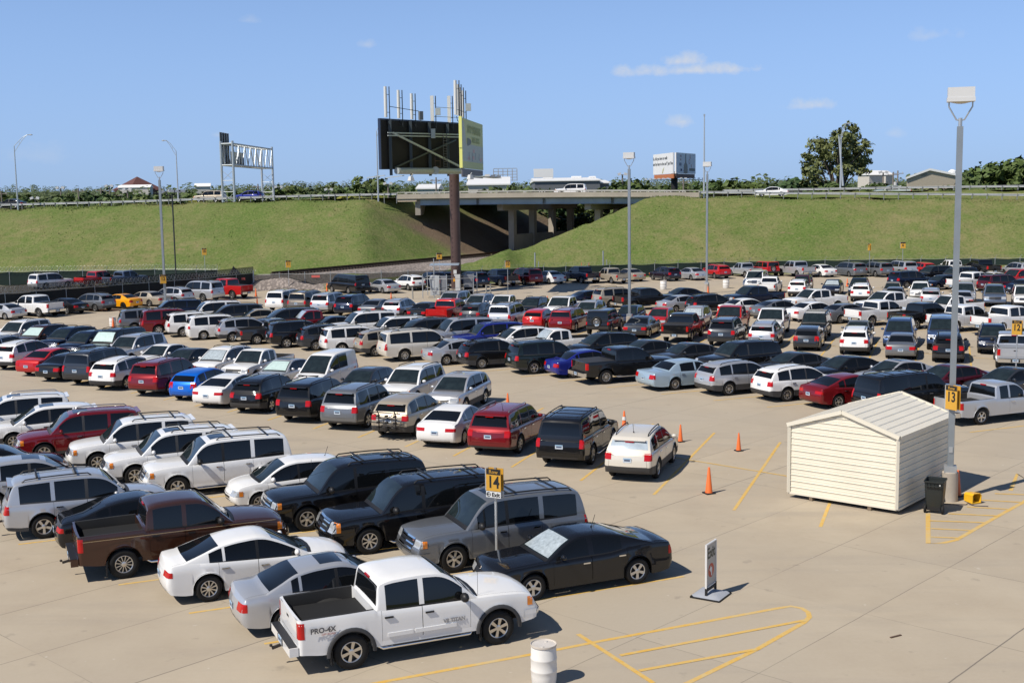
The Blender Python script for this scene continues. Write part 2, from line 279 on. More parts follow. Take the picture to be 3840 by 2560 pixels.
    roof=[(-2.28, 1.18), (-2.2, 1.68), (-2.13, 1.79), (-1.6, 1.83), (0, 1.83), (.4, 1.79), (.95, 1.13)], ws=(.36, .9), rw=(-2.27, -2.18), win=[(-1.9, -1.35), (-1.0, -.2), (-.1, .7)], doors=[(-1.05, -.15), (-.15, .86)], tl=(.82, .97, .85, 1.12), hl=(.56, .82, .82, 1.0), gr=(.52, .76, .98), zb=.38, clad=2, tum=.14, rnd=.09, curvf=.05, rails=2, step=1),
 'crew': dict(L=5.75, W=2.01, R=.41, xf=1.86, xr=-1.70, belt=[(-2.87, 1.28), (-1.14, 1.30), (-1.06, 1.24), (0, 1.21), (1.25, 1.20), (1.6, 1.20), (2.3, 1.16), (2.72, 1.07), (2.87, .90)],
    roof=[(-1.08, 1.24), (-1.02, 1.70), (-.96, 1.83), (-.6, 1.90), (0, 1.92), (.38, 1.90), (.58, 1.84), (1.34, 1.20)], ws=(.53, 1.27), rw=(-1.07, -1.0), win=[(-.86, -.07), (.05, .98)], doors=[(-.98, -.01), (-.01, 1.16)], tl=(.80, .985, .86, 1.22), hl=(.58, .97, .84, 1.06), gr=(.54, .74, 1.06), zb=.44, tum=.15, rnd=.1, curvf=.12, curvr=.02, crown=.07, bed=(-2.80, -1.14, .78), arch=.09, tw=.26, step=1, rbump=1, rim=6, grc=1, pill=0, hw=.95),
 'ext': dict(L=5.3, W=1.84, R=.375, xf=1.72, xr=-1.50, belt=[(-2.65, 1.14), (-.72, 1.15), (-.64, 1.10), (0, 1.08), (1.1, 1.07), (1.5, 1.06), (2.1, 1.02), (2.5, .94), (2.65, .78)],
    roof=[(-.66, 1.10), (-.60, 1.54), (-.54, 1.67), (-.2, 1.74), (.3, 1.75), (.5, 1.73), (.66, 1.66), (1.26, 1.07)], ws=(.61, 1.19), rw=(-.65, -.58), win=[(-.42, .06), (.16, .92)], doors=[(.10, 1.1)], tl=(.82, .985, .76, 1.06), hl=(.58, .97, .74, .92), gr=(.54, .64, .92), zb=.38, tum=.15, rnd=.1, curvf=.1, curvr=.02, bed=(-2.60, -.74, .68), arch=.08, rbump=1, rim=5, pill=0, hw=.95),
 'cargocar': dict(),
}
SPEC.pop('cargocar')
NROW = 15
def build_shell(sp):
    """dense loft of the whole body; returns parts as {name: [(verts, faces, slots)...]} and all points for projections"""
    L, Wd, R = sp['L'], sp['W'], sp['R']; hw0 = Wd / 2; belt, roof = sp['belt'], sp['roof']
    x0, x1 = -L / 2, L / 2
    xs = {round(x0, 4), round(x1, 4)}
    k = x0
    while k < x1: xs.add(round(k, 4)); k += .105
    for d in (.02, .05, .09, .15): xs.add(round(x0 + d, 4)); xs.add(round(x1 - d, 4))
    Ra = R + sp['arch']
    for xw in (sp['xf'], sp['xr']):
        for t in (-1, -.985, -.94, -.87, -.76, -.62, -.45, -.25, 0, .25, .45, .62, .76, .87, .94, .985, 1): xs.add(round(xw + Ra * t, 4))
        xs.add(round(xw - Ra - .012, 4)); xs.add(round(xw + Ra + .012, 4))
    crit = set()
    for p in roof: crit.add(round(p[0], 4))
    for a, b in sp['win'] + sp['doors'] + [sp['ws'], sp['rw']]: crit.add(round(a, 4)); crit.add(round(b, 4))
    crit.add(round(sp['ws'][1] + .1, 4))
    if sp['bed']:
        b0, b1, _ = sp['bed']
        for q in (b0 - .006, b0 + .006, b1 - .006, b1 + .006): crit.add(round(q, 4))
    xs = sorted({x for x in xs if all(abs(x - c) > .022 for c in crit)} | crit)
    hmax = max(z for _, z in roof) - min(z for _, z in belt[2:-3] or belt)
    rx0, rx1 = roof[0][0], roof[-1][0]
    grid = []; hs = []
    for x in xs:
        zs = pch(belt, x)
        h = max(0.0, pch(roof, x) - zs) if rx0 < x < rx1 else 0.0
        e = min(x - x0, x1 - x); w = hw0
        if e < sp['rnd']: w = hw0 - sp['rnd'] * .62 * (1 - sqrt(max(0, 1 - (1 - e / sp['rnd'])**2)))
        # gentle plan taper and arch bulge
        w -= .03 * sst(.55, 1.0, abs(x) / (L / 2))
        zb = sp['zb'] + .06 * sst(.80, 1.0, abs(x) / (L / 2)); za = 0
        for xw in (sp['xf'], sp['xr']):
            d = abs(x - xw)
            if d <= Ra: za = max(za, R + sqrt(max(0, Ra * Ra - d * d)) - .0)
            w += .012 * math.exp(-(d / .42)**2)
        zl = max(zb, za); ext = zs - zb
        P = [(w - .16, zl), (w * .985 if not za else w + .008, zl)]
        for fr_, wy in ((.14, .984), (.38, 1.0), (.70, .980), (.87, .984)):
            P.append((w * wy, max(zb + ext * fr_, zl + .012 * (len(P) - 1))))
        yb = w * sp['hw']
        P.append((yb + .004, zs))
        yr = yb - sp['tum'] * (h / hmax)
        hh = h
        for t in (.015, .075, .50, .885, .965):
            P.append((yb + (yr - yb) * t + .018 * sin(pi * t) * min(1, hh / .3), zs + hh * t))
        kf = min(1, h / .12); c = sp['crown'] * (1 - kf) * sst(0, .35, e) + .022 * kf
        inb = sp['bed'] and sp['bed'][0] < x < sp['bed'][1]
        if inb and not sp.get('cover'):
            z = sp['bed'][2]
            for q in range(7, 12): P[q] = (yb - .075, zs)
            P += [(yb - .085, z), (yb * .5, z), (0, z)]
            P[11] = (yb - .08, zs - .015)
        elif sp['bed'] and x < sp['bed'][1] + .008:
            z = zs + (.012 if sp.get('cover') and inb else 0)
            P += [(yb * .86, z), (yb * .5, z), (0, z)]
        else:
            P += [(yr * .90, zs + h + c * .35), (yr * .5, zs + h + c * .85), (0, zs + h + c)]
        row = []
        fx = x / (L / 2)
        for j, (y, z) in enumerate(P):
            q = 1 - min(1, (y / (w + .001))**2)
            dx = sp['curvf'] * sst(.05, .75, fx) * q - sp['curvr'] * sst(.05, .9, -fx) * q
            if sp['bed'] and x < sp['bed'][1] + .3: dx = 0 if x > x0 + .2 else -sp['curvr'] * q
            # bumper profile in the last stretch
            jj = min(j, 6)
            if x1 - x < .16: dx += sp['nose'][jj] * sst(.16, 0, x1 - x) if False else sp['nose'][jj] * (1 - (x1 - x) / .16)
            if x - x0 < .16 and not sp['bed']: dx -= sp['tailp'][jj] * (1 - (x - x0) / .16)
            row.append((x + dx, y, z))
        grid.append(row); hs.append(h)
    parts = {}
    def put(key, vs, slot):
        parts.setdefault(key, []).append((vs, slot))
    dmark = {}
    for i in range(len(xs) - 1):
        xm = (xs[i] + xs[i + 1]) / 2; h = min(hs[i], hs[i + 1]); hm = (hs[i] + hs[i + 1]) / 2
        for j in range(NROW - 1):
            key, slot = 'body', 0
            inb = sp['bed'] and sp['bed'][0] < xm < sp['bed'][1]
            if j in (8, 9) and hm > .10:
                for wi, (a, b) in enumerate(sp['win']):
                    if a < xm < b: key = 'side_window%d' % wi
                if key == 'body' and sp['pill'] and sp['win'][-2][0] < xm < sp['win'][-1][1]: slot = 1
            if j in (12, 13):
                if sp['ws'][0] < xm < sp['ws'][1]: key = 'windshield'
                elif sp['rw'][0] < xm < sp['rw'][1]: key = 'rear_window'
                elif sp['ws'][1] <= xm < sp['ws'][1] + .1: slot = 1
            if inb and j >= 6:
                if sp.get('cover'): key = 'tonneau_cover' if j >= 11 else 'body'
                else: key = 'bed_liner'; slot = 0
            if sp['clad'] and j <= sp['clad']: slot = 1
            if j == 7 and hm > .08 and sp['win'][0][0] < xm < sp['win'][-1][1] + .15: slot = 1
            if key == 'body' and slot == 0 and j >= 12:
                if sp['ws'][1] + .1 < xm < L / 2 - .16: key = 'hood'
                elif sp['trunk'] and -L / 2 + .1 < xm < sp['rw'][0]: key = 'trunk_lid'
            if 2 <= j <= 6 and key == 'body' and hm > .0:
                for di, (a, b) in enumerate(sp['doors']):
                    if a < xm < b: key = 'door%d' % di
            ds = {'door': .007}.get(key[:4], 0); lidk = key in ('hood', 'trunk_lid')
            for sd in (1, -1):
                q = [list(grid[i][j]), list(grid[i][j + 1]), list(grid[i + 1][j + 1]), list(grid[i + 1][j])]
                if ds:
                    a, b = sp['doors'][int(key[4:])]
                    for p, ii in ((0, i), (1, i), (2, i + 1), (3, i + 1)):
                        if abs(xs[ii] - a) < 1e-3: q[p][0] += ds
                        if abs(xs[ii] - b) < 1e-3: q[p][0] -= ds
                if lidk:
                    if j == 12: q[0][1] -= .009; q[3][1] -= .009
                    if xs[i] < (sp['ws'][1] + .1001 if key == 'hood' else -L / 2 + .1): q[0][0] += .009; q[1][0] += .009
                for p in q: p[1] *= sd
                if sd < 0: q.reverse()
                kk = key if key in ('body', 'windshield', 'rear_window', 'bed_liner', 'tonneau_cover', 'hood', 'trunk_lid') else key + ('L' if sd > 0 else 'R')
                put(kk, q, slot)
    # nose and tail caps
    for e, sg in ((0, -1), (len(xs) - 1, 1)):
        row = grid[e]; prof = sp['nose'] if sg > 0 else (sp['tailp'] if not sp['bed'] else (0,) * 7)
        ys = [row[6][1], row[12][1], row[13][1], 0.0]
        cv = (sp['curvf'] if sg > 0 else sp['curvr'])
        rows = []
        for j in range(1, 7):
            we = row[j][1]; r_ = []
            for c, y in enumerate(ys):
                yy = we * y / ys[0]
                q = 1 - (y / ys[0])**2
                if j == 6 and c: r_.append(row[11 + c])
                else: r_.append((row[j][0] + sg * cv * q * (1 if c else 0), yy, row[j][2]))
            rows.append(r_)
        if not sg > 0 and sp['bed']: pass
        for a in range(5):
            for c in range(3):
                for sd in (1, -1):
                    q = [list(rows[a][c]), list(rows[a + 1][c]), list(rows[a + 1][c + 1]), list(rows[a][c + 1])]
                    for p in q: p[1] *= sd
                    if sd * sg > 0: q.reverse()
                    key = 'body'
                    if sg < 0 and a >= 2 and c >= 1 and not sp['trunk']:
                        key = 'tailgate'
                        if c == 1:
                            for p in q:
                                if abs(abs(p[1]) - abs(rows[a][1][1])) < .03: p[1] -= sd * .009
                        if a == 2: 
                            for p in q:
                                if abs(p[2] - rows[2][c][2]) < .02: p[2] += .009
                    put(key, q, 1 if (sp['clad'] and a + 1 <= sp['clad']) else 0)
    return parts
def weld(quads):
    vi = {}; vs = []; fs = []; sl = []
    for q, s in quads:
        f = []
        for p in q:
            k = (round(p[0], 4), round(p[1], 4), round(p[2], 4))
            if k not in vi: vi[k] = len(vs); vs.append(k)
            f.append(vi[k])
        g = [f[i] for i in range(4) if f[i] != f[i - 1]]
        if len(set(g)) >= 3 and len(g) == len(set(g)): fs.append(g); sl.append(s)
    return vs, fs, sl
def mk(name, vs, fs, sl, mats, sharp=38):
    me = bpy.data.meshes.new(name); me.from_pydata(vs, [], fs)
    for m in mats: me.materials.append(m)
    me.polygons.foreach_set('material_index', sl); me.polygons.foreach_set('use_smooth', [True] * len(fs))
    me.validate(); me.update(); me.set_sharp_from_angle(angle=RD(sharp))
    return me
def patch(mb, bvh, sg, ys, zs_, off=.006, nx=8, nz=5, mi=0, skew=0.0):
    """lens / grille / badge laid on the nose (sg=1) or tail (sg=-1): rectangle ys x zs in car axes"""
    pts = []
    for b in range(nz + 1):
        for a in range(nx + 1):
            y = ys[0] + (ys[1] - ys[0]) * a / nx; z = zs_[0] + (zs_[1] - zs_[0]) * b / nz + skew * (a / nx)
            hit = bvh.ray_cast(Vector((sg * 5, y, z)), Vector((-sg, 0, 0)))
            if hit[0] is None: pts.append(None)
            else:
                p = hit[0]; n = hit[1]
                if n.x * sg < 0: n = -n
                pts.append(p + n * off)
    W_ = nx + 1
    for b in range(nz):
        for a in range(nx):
            q = [b * W_ + a, b * W_ + a + 1, (b + 1) * W_ + a + 1, (b + 1) * W_ + a]
            if all(pts[i] is not None for i in q):
                P = [pts[i] for i in q]
                if max(p.x for p in P) - min(p.x for p in P) > .22: continue
                n = (P[1] - P[0]).cross(P[2] - P[0])
                if n.x * sg < 0: P = P[::-1]
                mb.add(P, [(0, 1, 2, 3)], mi, True)
    return mb
def side_patch(mb, bvh, sd, xr2, zr2, off=.006, nx=5, nz=5, mi=0):
    """the part of a lamp that wraps onto the flank"""
    pts = []
    for b in range(nz + 1):
        for a in range(nx + 1):
            x = xr2[0] + (xr2[1] - xr2[0]) * a / nx; z = zr2[0] + (zr2[1] - zr2[0]) * b / nz
            hit = bvh.ray_cast(Vector((x, sd * 4, z)), Vector((0, -sd, 0)))
            if hit[0] is None: pts.append(None)
            else:
                n = hit[1] if hit[1].y * sd > 0 else -hit[1]; pts.append(hit[0] + n * off)
    W_ = nx + 1
    for b in range(nz):
        for a in range(nx):
            q = [b * W_ + a, b * W_ + a + 1, (b + 1) * W_ + a + 1, (b + 1) * W_ + a]
            if all(pts[i] is not None for i in q):
                P = [pts[i] for i in q]
                if max(p.y for p in P) - min(p.y for p in P) > .3: continue
                n = (P[1] - P[0]).cross(P[2] - P[0])
                mb.add(P if n.y * sd > 0 else P[::-1], [(0, 1, 2, 3)], mi, True)
    return mb
def wheel_mesh(R, tw, style, dark=False, key={}):
    k = (round(R, 3), round(tw, 2), style, dark)
    if k in key: return key[k]
    Rr = R * (.64 if R < .4 else .61)
    t = MB().lathe([(Rr - .01, -.012), (Rr + .012, .0), (Rr + .35 * (R - Rr), .010), (Rr + .7 * (R - Rr), .006), (R - .014, -.014), (R, -.045), (R, -tw + .045), (R - .014, -tw + .014), (Rr, -tw)], n=32, axis='Y')
    tyre = t.mesh('tyre', [RUB], 0)
    r = MB().lathe([(Rr, -.012), (Rr - .012, -.006), (Rr - .028, -.014), (Rr - .034, -.08)], n=32, axis='Y')
    r.lathe([(Rr - .02, -.085), (.05, -.085), (0.0, -.085)], n=24, axis='Y', mi=1)
    ns = style; wd = {5: .075, 6: .07, 7: .05, 8: .045, 10: .032, 12: .022}.get(ns, .05)
    for q in range(ns):
        a = 2 * pi * q / ns + .3
        u = Vector((cos(a), 0, -sin(a))); v = Vector((sin(a), 0, cos(a)))
        def pt(rad, side, y): return u * rad + v * side + Vector((0, y, 0))
        w0, w1 = wd * .8, wd * 1.15
        P = [pt(.045, -w0 / 2, -.018), pt(.045, w0 / 2, -.018), pt(Rr - .016, w1 / 2, -.012), pt(Rr - .016, -w1 / 2, -.012)]
        Q = [p + Vector((0, -.04, 0)) for p in P]
        r.add(P + Q, [(0, 1, 2, 3), (0, 4, 5, 1), (1, 5, 6, 2), (2, 6, 7, 3), (3, 7, 4, 0)], 0)
    r.lathe([(.075, -.05), (.07, -.014), (.045, -.006), (.0, -.006)], n=16, axis='Y')
    rim = r.mesh('rim', [DARKW if dark else ALLOY, DARKW], 30)
    key[k] = (tyre, rim)
    return key[k]
PROTO = {}
def proto(kind, cover=False, rim=None, dark=False, shade=None, rails=None, sr=None, grc=None, spoil=None):
    key = (kind, cover, rim, dark, shade, rails, sr, grc, spoil)
    if key in PROTO: return PROTO[key]
    sp = dict(BASE); base = 'crew' if kind == 'topper' else kind
    sp.update(SPEC[base]); sp['cover'] = cover
    if rim: sp['rim'] = rim
    if rails is not None: sp['rails'] = rails
    if sr is not None: sp['sr'] = sr
    if grc is not None: sp['grc'] = grc
    if spoil is not None: sp['spoil'] = spoil
    shell = build_shell(sp); out_ = []          # entries: (name, mesh, parent index or None, loc, rot z, lod limit)
    allv, allf = [], []
    P0 = PAINTM = MATS['paint_white']
    hmid = sp['roof'][len(sp['roof']) // 2][1]
    idx = {}
    Wd, L = sp['W'], sp['L']
    for kname, quads in shell.items():
        vs, fs, sl = weld(quads)
        o = len(allv); allv += vs; allf += [[i + o for i in f] for f in fs]
    bvh = BVHTree.FromPolygons([Vector(v) for v in allv], allf)
    def emit(name, me, par=None, loc=(0, 0, 0), rz=0.0, lod=9, paint=False):
        out_.append((name, me, par, loc, rz, lod, paint)); return len(out_) - 1
    vs, fs, sl = weld(shell['body']); emit('body', mk('body', vs, fs, sl, [P0, CLAD if sp['clad'] else TRIM]), paint=True)
    for kname in sorted(shell):
        if kname == 'body': continue
        vs, fs, sl = weld(shell[kname])
        if not fs: continue
        if kname.startswith('door'):
            idx[kname] = emit('door', mk('door', vs, fs, sl, [P0, CLAD if sp['clad'] else TRIM]), paint=True)
        elif kname.startswith('side_window'): idx[kname] = emit('side_window', mk('side_window', vs, fs, [0] * len(fs), [GLASS]))
        elif kname == 'windshield':
            wm = mk('windshield', vs, fs, [0] * len(fs), [WSG])
            idx[kname] = emit('windshield', wm)
            if shade:
                # the folded shade inside the glass: the glass panel carries its own pane, the shade lies just proud of it
                c = Vector((sum(v[0] for v in vs), sum(v[1] for v in vs), sum(v[2] for v in vs))) / len(vs)
                v2 = [tuple(c + (Vector(v) - c) * .93 + Vector((.006, 0, .006))) for v in vs]
                emit('sunshade', mk('sunshade', v2, fs, [0] * len(fs), [SHADE if shade == 1 else SHADEC]), idx[kname])
        elif kname == 'rear_window': idx[kname] = emit('rear_window', mk('rear_window', vs, fs, [0] * len(fs), [GLASS]))
        elif kname in ('hood', 'trunk_lid', 'tailgate'): idx[kname] = emit(kname, mk(kname, vs, fs, sl, [P0, CLAD if sp['clad'] else TRIM]), paint=True)
        elif kname == 'bed_liner': emit('bed_liner', mk('bed_liner', vs, fs, [0] * len(fs), [LINER]))
        elif kname == 'tonneau_cover': emit('tonneau_cover', mk('tonneau_cover', vs, fs, [0] * len(fs), [mat('vinyl', (.03, .03, .032), .6)]))
    # dark underside, floor pan and inner wheel wells
    u = MB(); iw = Wd / 2 - .17 - sp['tw'] * .5
    zt = pch(sp['belt'], 0) - .12
    u.box((0, 0, (zt + sp['zb'] + .02) / 2), (L - .5, iw * 2 - .1, zt - sp['zb'] - .02))
    for xa in (sp['xf'], sp['xr']): u.tube([(xa, -Wd / 2 + .2, sp['R']), (xa, Wd / 2 - .2, sp['R'])], .05, 6)
    emit('underbody', u.mesh('underbody', [mat('underside', (.006, .006, .006), .9)]))
    # wheels
    ty, ri = wheel_mesh(sp['R'], sp['tw'], sp['rim'], dark)
    for xa in (sp['xf'], sp['xr']):
        for sd in (1, -1):
            w_ = emit('wheel', ty, None, (xa, sd * (Wd / 2 - .012), sp['R']), 0 if sd > 0 else pi)
            emit('rim', ri, w_, (0, 0, 0), 0)
    hb = Wd / 2
    # lamps
    for sd in (1, -1):
        a, b, c, d = sp['tl']; m = MB()
        patch(m, bvh, -1, (sd * a * hb, sd * b * hb), (c, d), nx=9)
        side_patch(m, bvh, sd, (-L / 2 + .015, -L / 2 + sp['tlw']), (c, d))
        if m.f:
            t_ = emit('taillight', m.mesh('taillight', [RED], 0))
        a, b, c, d = sp['hl']; m = MB()
        patch(m, bvh, 1, (sd * a * hb, sd * b * hb), (c, d), nx=9)
        side_patch(m, bvh, sd, (L / 2 - sp['hlw'], L / 2 - .02), (c + .01, d))
        side_patch(m, bvh, sd, (L / 2 - sp['hlw'], L / 2 - sp['hlw'] * .5), (c + .01, d), off=.010, nx=2, mi=1)
        if m.f: emit('headlight', m.mesh('headlight', [CLEAR, AMBER], 0))
    g0, g1, g2 = sp['gr']; m = MB()
    patch(m, bvh, 1, (-g0 * hb, g0 * hb), (g1, g2), nx=10, nz=4, off=.004)
    if sp['grc']:
        for q in range(3):
            z = g1 + (g2 - g1) * (q + .5) / 3; patch(m, bvh, 1, (-g0 * hb * .97, g0 * hb * .97), (z - .018, z + .018), nx=10, nz=1, off=.012, mi=1)
        patch(m, bvh, 1, (-g0 * hb, g0 * hb), (g2 - .02, g2 + .02), nx=10, nz=1, off=.014, mi=1); patch(m, bvh, 1, (-g0 * hb, g0 * hb), (g1 - .03, g1), nx=10, nz=1, off=.014, mi=1)
    else:
        z = (g1 + g2) / 2; patch(m, bvh, 1, (-g0 * hb, g0 * hb), (z - .012, z + .012), nx=10, nz=1, off=.010, mi=1)
    emit('grille', m.mesh('grille', [TRIM, CHROME], 0))
    # lower air intake and tail valance
    m = MB(); patch(m, bvh, 1, (-.55 * hb, .55 * hb), (sp['zb'] + .08, sp['zb'] + .17), nx=10, nz=1, off=.004); emit('air_intake', m.mesh('air_intake', [TRIM], 0), lod=1)
    if not sp['rbump']:
        m = MB(); patch(m, bvh, -1, (-.72 * hb, .72 * hb), (sp['zb'] + .07, sp['zb'] + .16), nx=10, nz=1, off=.004); emit('rear_valance', m.mesh('rear_valance', [CLAD], 0), lod=1)
    if sp['grc'] or kind in ('ext', 'topper'):
        m = MB(); z0, z1 = sp['zb'] + .10, sp['zb'] + .31
        for o_, c0_, c1_ in ((.05, z0 + .03, z1 - .03), (.03, z0, z1)): patch(m, bvh, 1, (-.96 * hb, .96 * hb), (c0_, c1_), nx=14, nz=2, off=o_)
        for sd in (1, -1): side_patch(m, bvh, sd, (L / 2 - .34, L / 2 - .05), (z0, z1), off=.03, nx=4, nz=2)
        emit('front_bumper', m.mesh('front_bumper', [P0], 60), paint=True)
    # plate
    tz = (sp['tl'][2] + sp['tl'][3]) / 2 - (.02 if not sp['rbump'] else 0); pz = tz - .10 if not sp['bed'] else sp['zb'] + .16
    m = MB(); xt = -L / 2 - sp['curvr'] - .05
    hit = bvh.ray_cast(Vector((-5, 0, pz)), Vector((1, 0, 0)))
    px = (hit[0].x if hit[0] else -L / 2) - .012
    if sp['bed']: px = -L / 2 - .215
    m.box((px, 0, pz), (.012, .305, .155)); m.box((px - .007, 0, pz), (.004, .22, .06), 1); m.box((px - .007, 0, pz + .06), (.004, .29, .03), 2)
    emit('license_plate', m.mesh('license_plate', [PLATE, mat('plate_ink', (.06, .09, .16), .5), mat('plate_band', (.22, .42, .62), .5)], 0), lod=2)
    # mirrors
    xm_ = sp['ws'][1] - .30; zm = pch(sp['belt'], xm_) + .13; big = 1.35 if sp['R'] > .39 else 1.0
    for sd in (1, -1):
        m = MB(); y0 = hb * sp['hw']
        m.box((xm_, sd * (y0 + .05), zm - .05), (.06, .14, .03), 1)
        c = Vector((xm_, sd * (y0 + .06 + .09 * big), zm)); vs = []; fs = []
        for a in range(7):
            th = pi * a / 6
            for b in range(10):
                ph = 2 * pi * b / 10
                vs.append(c + Vector((.075 * big * sin(th) * cos(ph), .105 * big * cos(th), .085 * big * sin(th) * sin(ph))))
        for a in range(6):
            for b in range(10): fs.append((a * 10 + b, a * 10 + (b + 1) % 10, (a + 1) * 10 + (b + 1) % 10, (a + 1) * 10 + b))
        m.add(vs, fs, 0, True)
        emit('mirror', m.mesh('mirror', [P0 if not sp['step'] else TRIM, TRIM], 0), lod=2, paint=not sp['step'])
    # handles
    for kname, ii in list(idx.items()):
        if kname.startswith('door'):
            a, b = sp['doors'][int(kname[4:-1])]; sd = 1 if kname.endswith('L') else -1
            x = a + .17; z = pch(sp['belt'], x) - .14
            hit = bvh.ray_cast(Vector((x, sd * 3, z)), Vector((0, -sd, 0)))
            y = hit[0].y if hit[0] else sd * hb
            m = MB().box((x, y + sd * .015, z), (.20, .032, .036)); emit('handle', m.mesh('handle', [TRIM if sp['R'] > .405 else CHROME]), ii, lod=1)
    # wipers
    xw = sp['ws'][1]
    zc = pch(sp['roof'], xw) if xw < sp['roof'][-1][0] else pch(sp['belt'], xw)
    # roof rails and bars
    rz = lambda x: pch(sp['roof'], x) + .02
    if sp['rails']:
        ya = hb * sp['hw'] - sp['tum'] - .05
        rx = sp['rw'][1] + .22; fx_ = sp['ws'][0] - .35
        for sd in (1, -1):
            pts = [(rx, sd * ya, rz(rx) - .01), (rx + .10, sd * ya, rz(rx + .1) + .055)] + [(rx + .1 + (fx_ - rx - .2) * q / 4, sd * ya, rz(rx + .1 + (fx_ - rx - .2) * q / 4) + .058) for q in range(1, 5)] + [(fx_, sd * ya, rz(fx_) - .01)]
            emit('roof_rail', MB().tube(pts, .021, 6).mesh('roof_rail', [TRIM if sp['rails'] != 3 else ALLOY], 60), lod=2)
        if sp['rails'] == 2:
            for q in (.22, .78):
                xx = rx + (fx_ - rx) * q
                emit('roof_bar', MB().box((xx, 0, rz(xx) + .075), (.06, 2 * ya, .028)).mesh('roof_bar', [TRIM]), lod=2)
    if sp['sr']:
        a, b = sp['ws'][0] - .18, sp['ws'][0] - .75; yy = .42; vs = []; fs = []
        for q in range(7):
            x = b + (a - b) * q / 6
            for c in range(5):
                y = -yy + 2 * yy * c / 4; hit = bvh.ray_cast(Vector((x, y, 4)), Vector((0, 0, -1)))
                vs.append((x, y, (hit[0].z if hit[0] else rz(x)) + .004))
        for q in range(6):
            for c in range(4): fs.append((q * 5 + c, (q + 1) * 5 + c, (q + 1) * 5 + c + 1, q * 5 + c + 1))
        emit('sunroof', MB().add(vs, fs, 0, True).mesh('sunroof', [GLASS], 0), lod=2)
    if sp['spoil']:
        x = sp['rw'][1]; z = rz(x); ya = hb * sp['hw'] - sp['tum'] - .06
        m = MB(); m.box((x - .07, 0, z - .015), (.26, 2 * ya, .035), rm=Matrix.Rotation(.16, 3, 'Y')); m.box((x - .195, 0, z - .045), (.02, .34, .028), 1)
        emit('spoiler', m.mesh('spoiler', [P0, RED]), lod=2, paint=True)
    if sp['step']:
        for sd in (1, -1):
            z = sp['zb'] - .05; xa, xb_ = sp['xr'] + sp['R'] + .2, sp['xf'] - sp['R'] - .2; y = sd * (hb - .02)
            m = MB().tube([(xa, y - sd * .1, z + .05), (xa + .12, y, z), (xb_ - .12, y, z), (xb_, y - sd * .1, z + .05)], .038, 8)
            m.box(((xa + xb_) / 2, y, z + .036), ((xb_ - xa) * .7, .09, .012), 1)
            emit('running_board', m.mesh('running_board', [CHROME, TRIM], 50), lod=1)
    if sp['rbump']:
        z = sp['zb'] + .15; m = MB()
        m.box((-L / 2 - .11, 0, z), (.20, Wd * .93, .20)); m.box((-L / 2 - .12, 0, z + .105), (.19, Wd * .90, .012), 1)
        m.box((-L / 2 - .21, 0, z), (.012, .5, .16), 1)
        emit('rear_bumper', m.mesh('rear_bumper', [CHROME if kind != 'van' else TRIM, TRIM]))
    if sp['bed']:
        z = pch(sp['belt'], -L / 2) - .14
        emit('tailgate_handle', MB().box((-L / 2 - .012, 0, z), (.02, .2, .06)).mesh('tailgate_handle', [TRIM]), lod=1)
        xb = sp['bed'][1] + .1; zr = pch(sp['roof'], sp['rw'][1] + .05)
        emit('brake_light', MB().box((sp['rw'][1] - .012, 0, zr - .02), (.035, .32, .045)).mesh('brake_light', [RED]), lod=1)
    if kind == 'topper':
        b0, b1, _ = sp['bed']; hb2 = hb * .88; m = MB(); zz = pch(sp['belt'], -2)
        sec = [(hb2, zz), (hb2 - .05, zz + .42), (hb2 - .13, zz + .56), (0, zz + .60)]; sec = sec + [(-y, z) for y, z in sec[-2::-1]]
        xs_ = (b0 - .02, b0 + .10, b1 - .02); vs = []
        for q, x in enumerate(xs_):
            for y, z in sec: vs.append((x if z < zz + .5 or q else x + .08, y, z))
        n = len(sec); fs = [(q * n + c, (q + 1) * n + c, (q + 1) * n + c + 1, q * n + c + 1) for q in range(2) for c in range(n - 1)] + [tuple(range(n)), tuple(range(2 * n, 3 * n))[::-1]]
        m.add(vs, fs, 0)
        c_ = emit('bed_topper', m.mesh('bed_topper', [P0]), paint=True)
        w2 = MB()
        for sd in (1, -1): w2.box(((b0 + b1) / 2, sd * (hb2 - .015), zz + .24), (1.1, .03, .24))
        w2.box((b0 - .012, 0, zz + .24), (.03, 1.2, .24))
        emit('topper_window', w2.mesh('topper_window', [GLASS]), c_)
    if kind in ('jeep',):
        m = MB().lathe([(.24, -.01), (.27, .0), (.36, .012), (.40, -.03), (.40, -.2), (.24, -.2)], n=28, axis='Y')
        w_ = emit('spare_wheel', m.mesh('spare_wheel', [RUB], 0), None, (-L / 2 - .06, .05, 1.0), pi / 2)
        emit('rim', ri, w_, (0, -.005, 0), 0)
    PROTO[key] = (sp, out_)
    return PROTO[key]
def make_car(kind, x, y, hd, colour, label, cat, group, lod=0, name=None, sc=(1, 1, 1), z=0.0, **kw):
    sp, parts = proto(kind, **kw)
    nm = name or {'crew': 'pickup_truck', 'ext': 'pickup_truck', 'topper': 'pickup_truck', 'minivan': 'minivan', 'van': 'passenger_van', 'hivan': 'cargo_van', 'cuv': 'crossover_car', 'suv': 'suv_car', 'bsuv': 'suv_car', 'xsuv': 'suv_car', 'flex': 'suv_car', 'fj': 'suv_car', 'jeep': 'offroad_car', 'coupe': 'coupe_car', 'hatch': 'hatchback_car'}.get(kind, 'sedan_car')
    root = empty(nm, (x, y, z), RD(hd), label, cat, group); root.scale = sc
    pm = MATS['paint_' + colour]; obs = []
    for name_, me, par, loc, rz, lim, paint in parts:
        if lod > lim: obs.append(None); continue
        p = root if par is None else obs[par]
        if p is None: obs.append(None); continue
        o = link(name_, me, p, loc, rz); obs.append(o)
        if paint:
            o.material_slots[0].link = 'OBJECT'; o.material_slots[0].material = pm
    return root
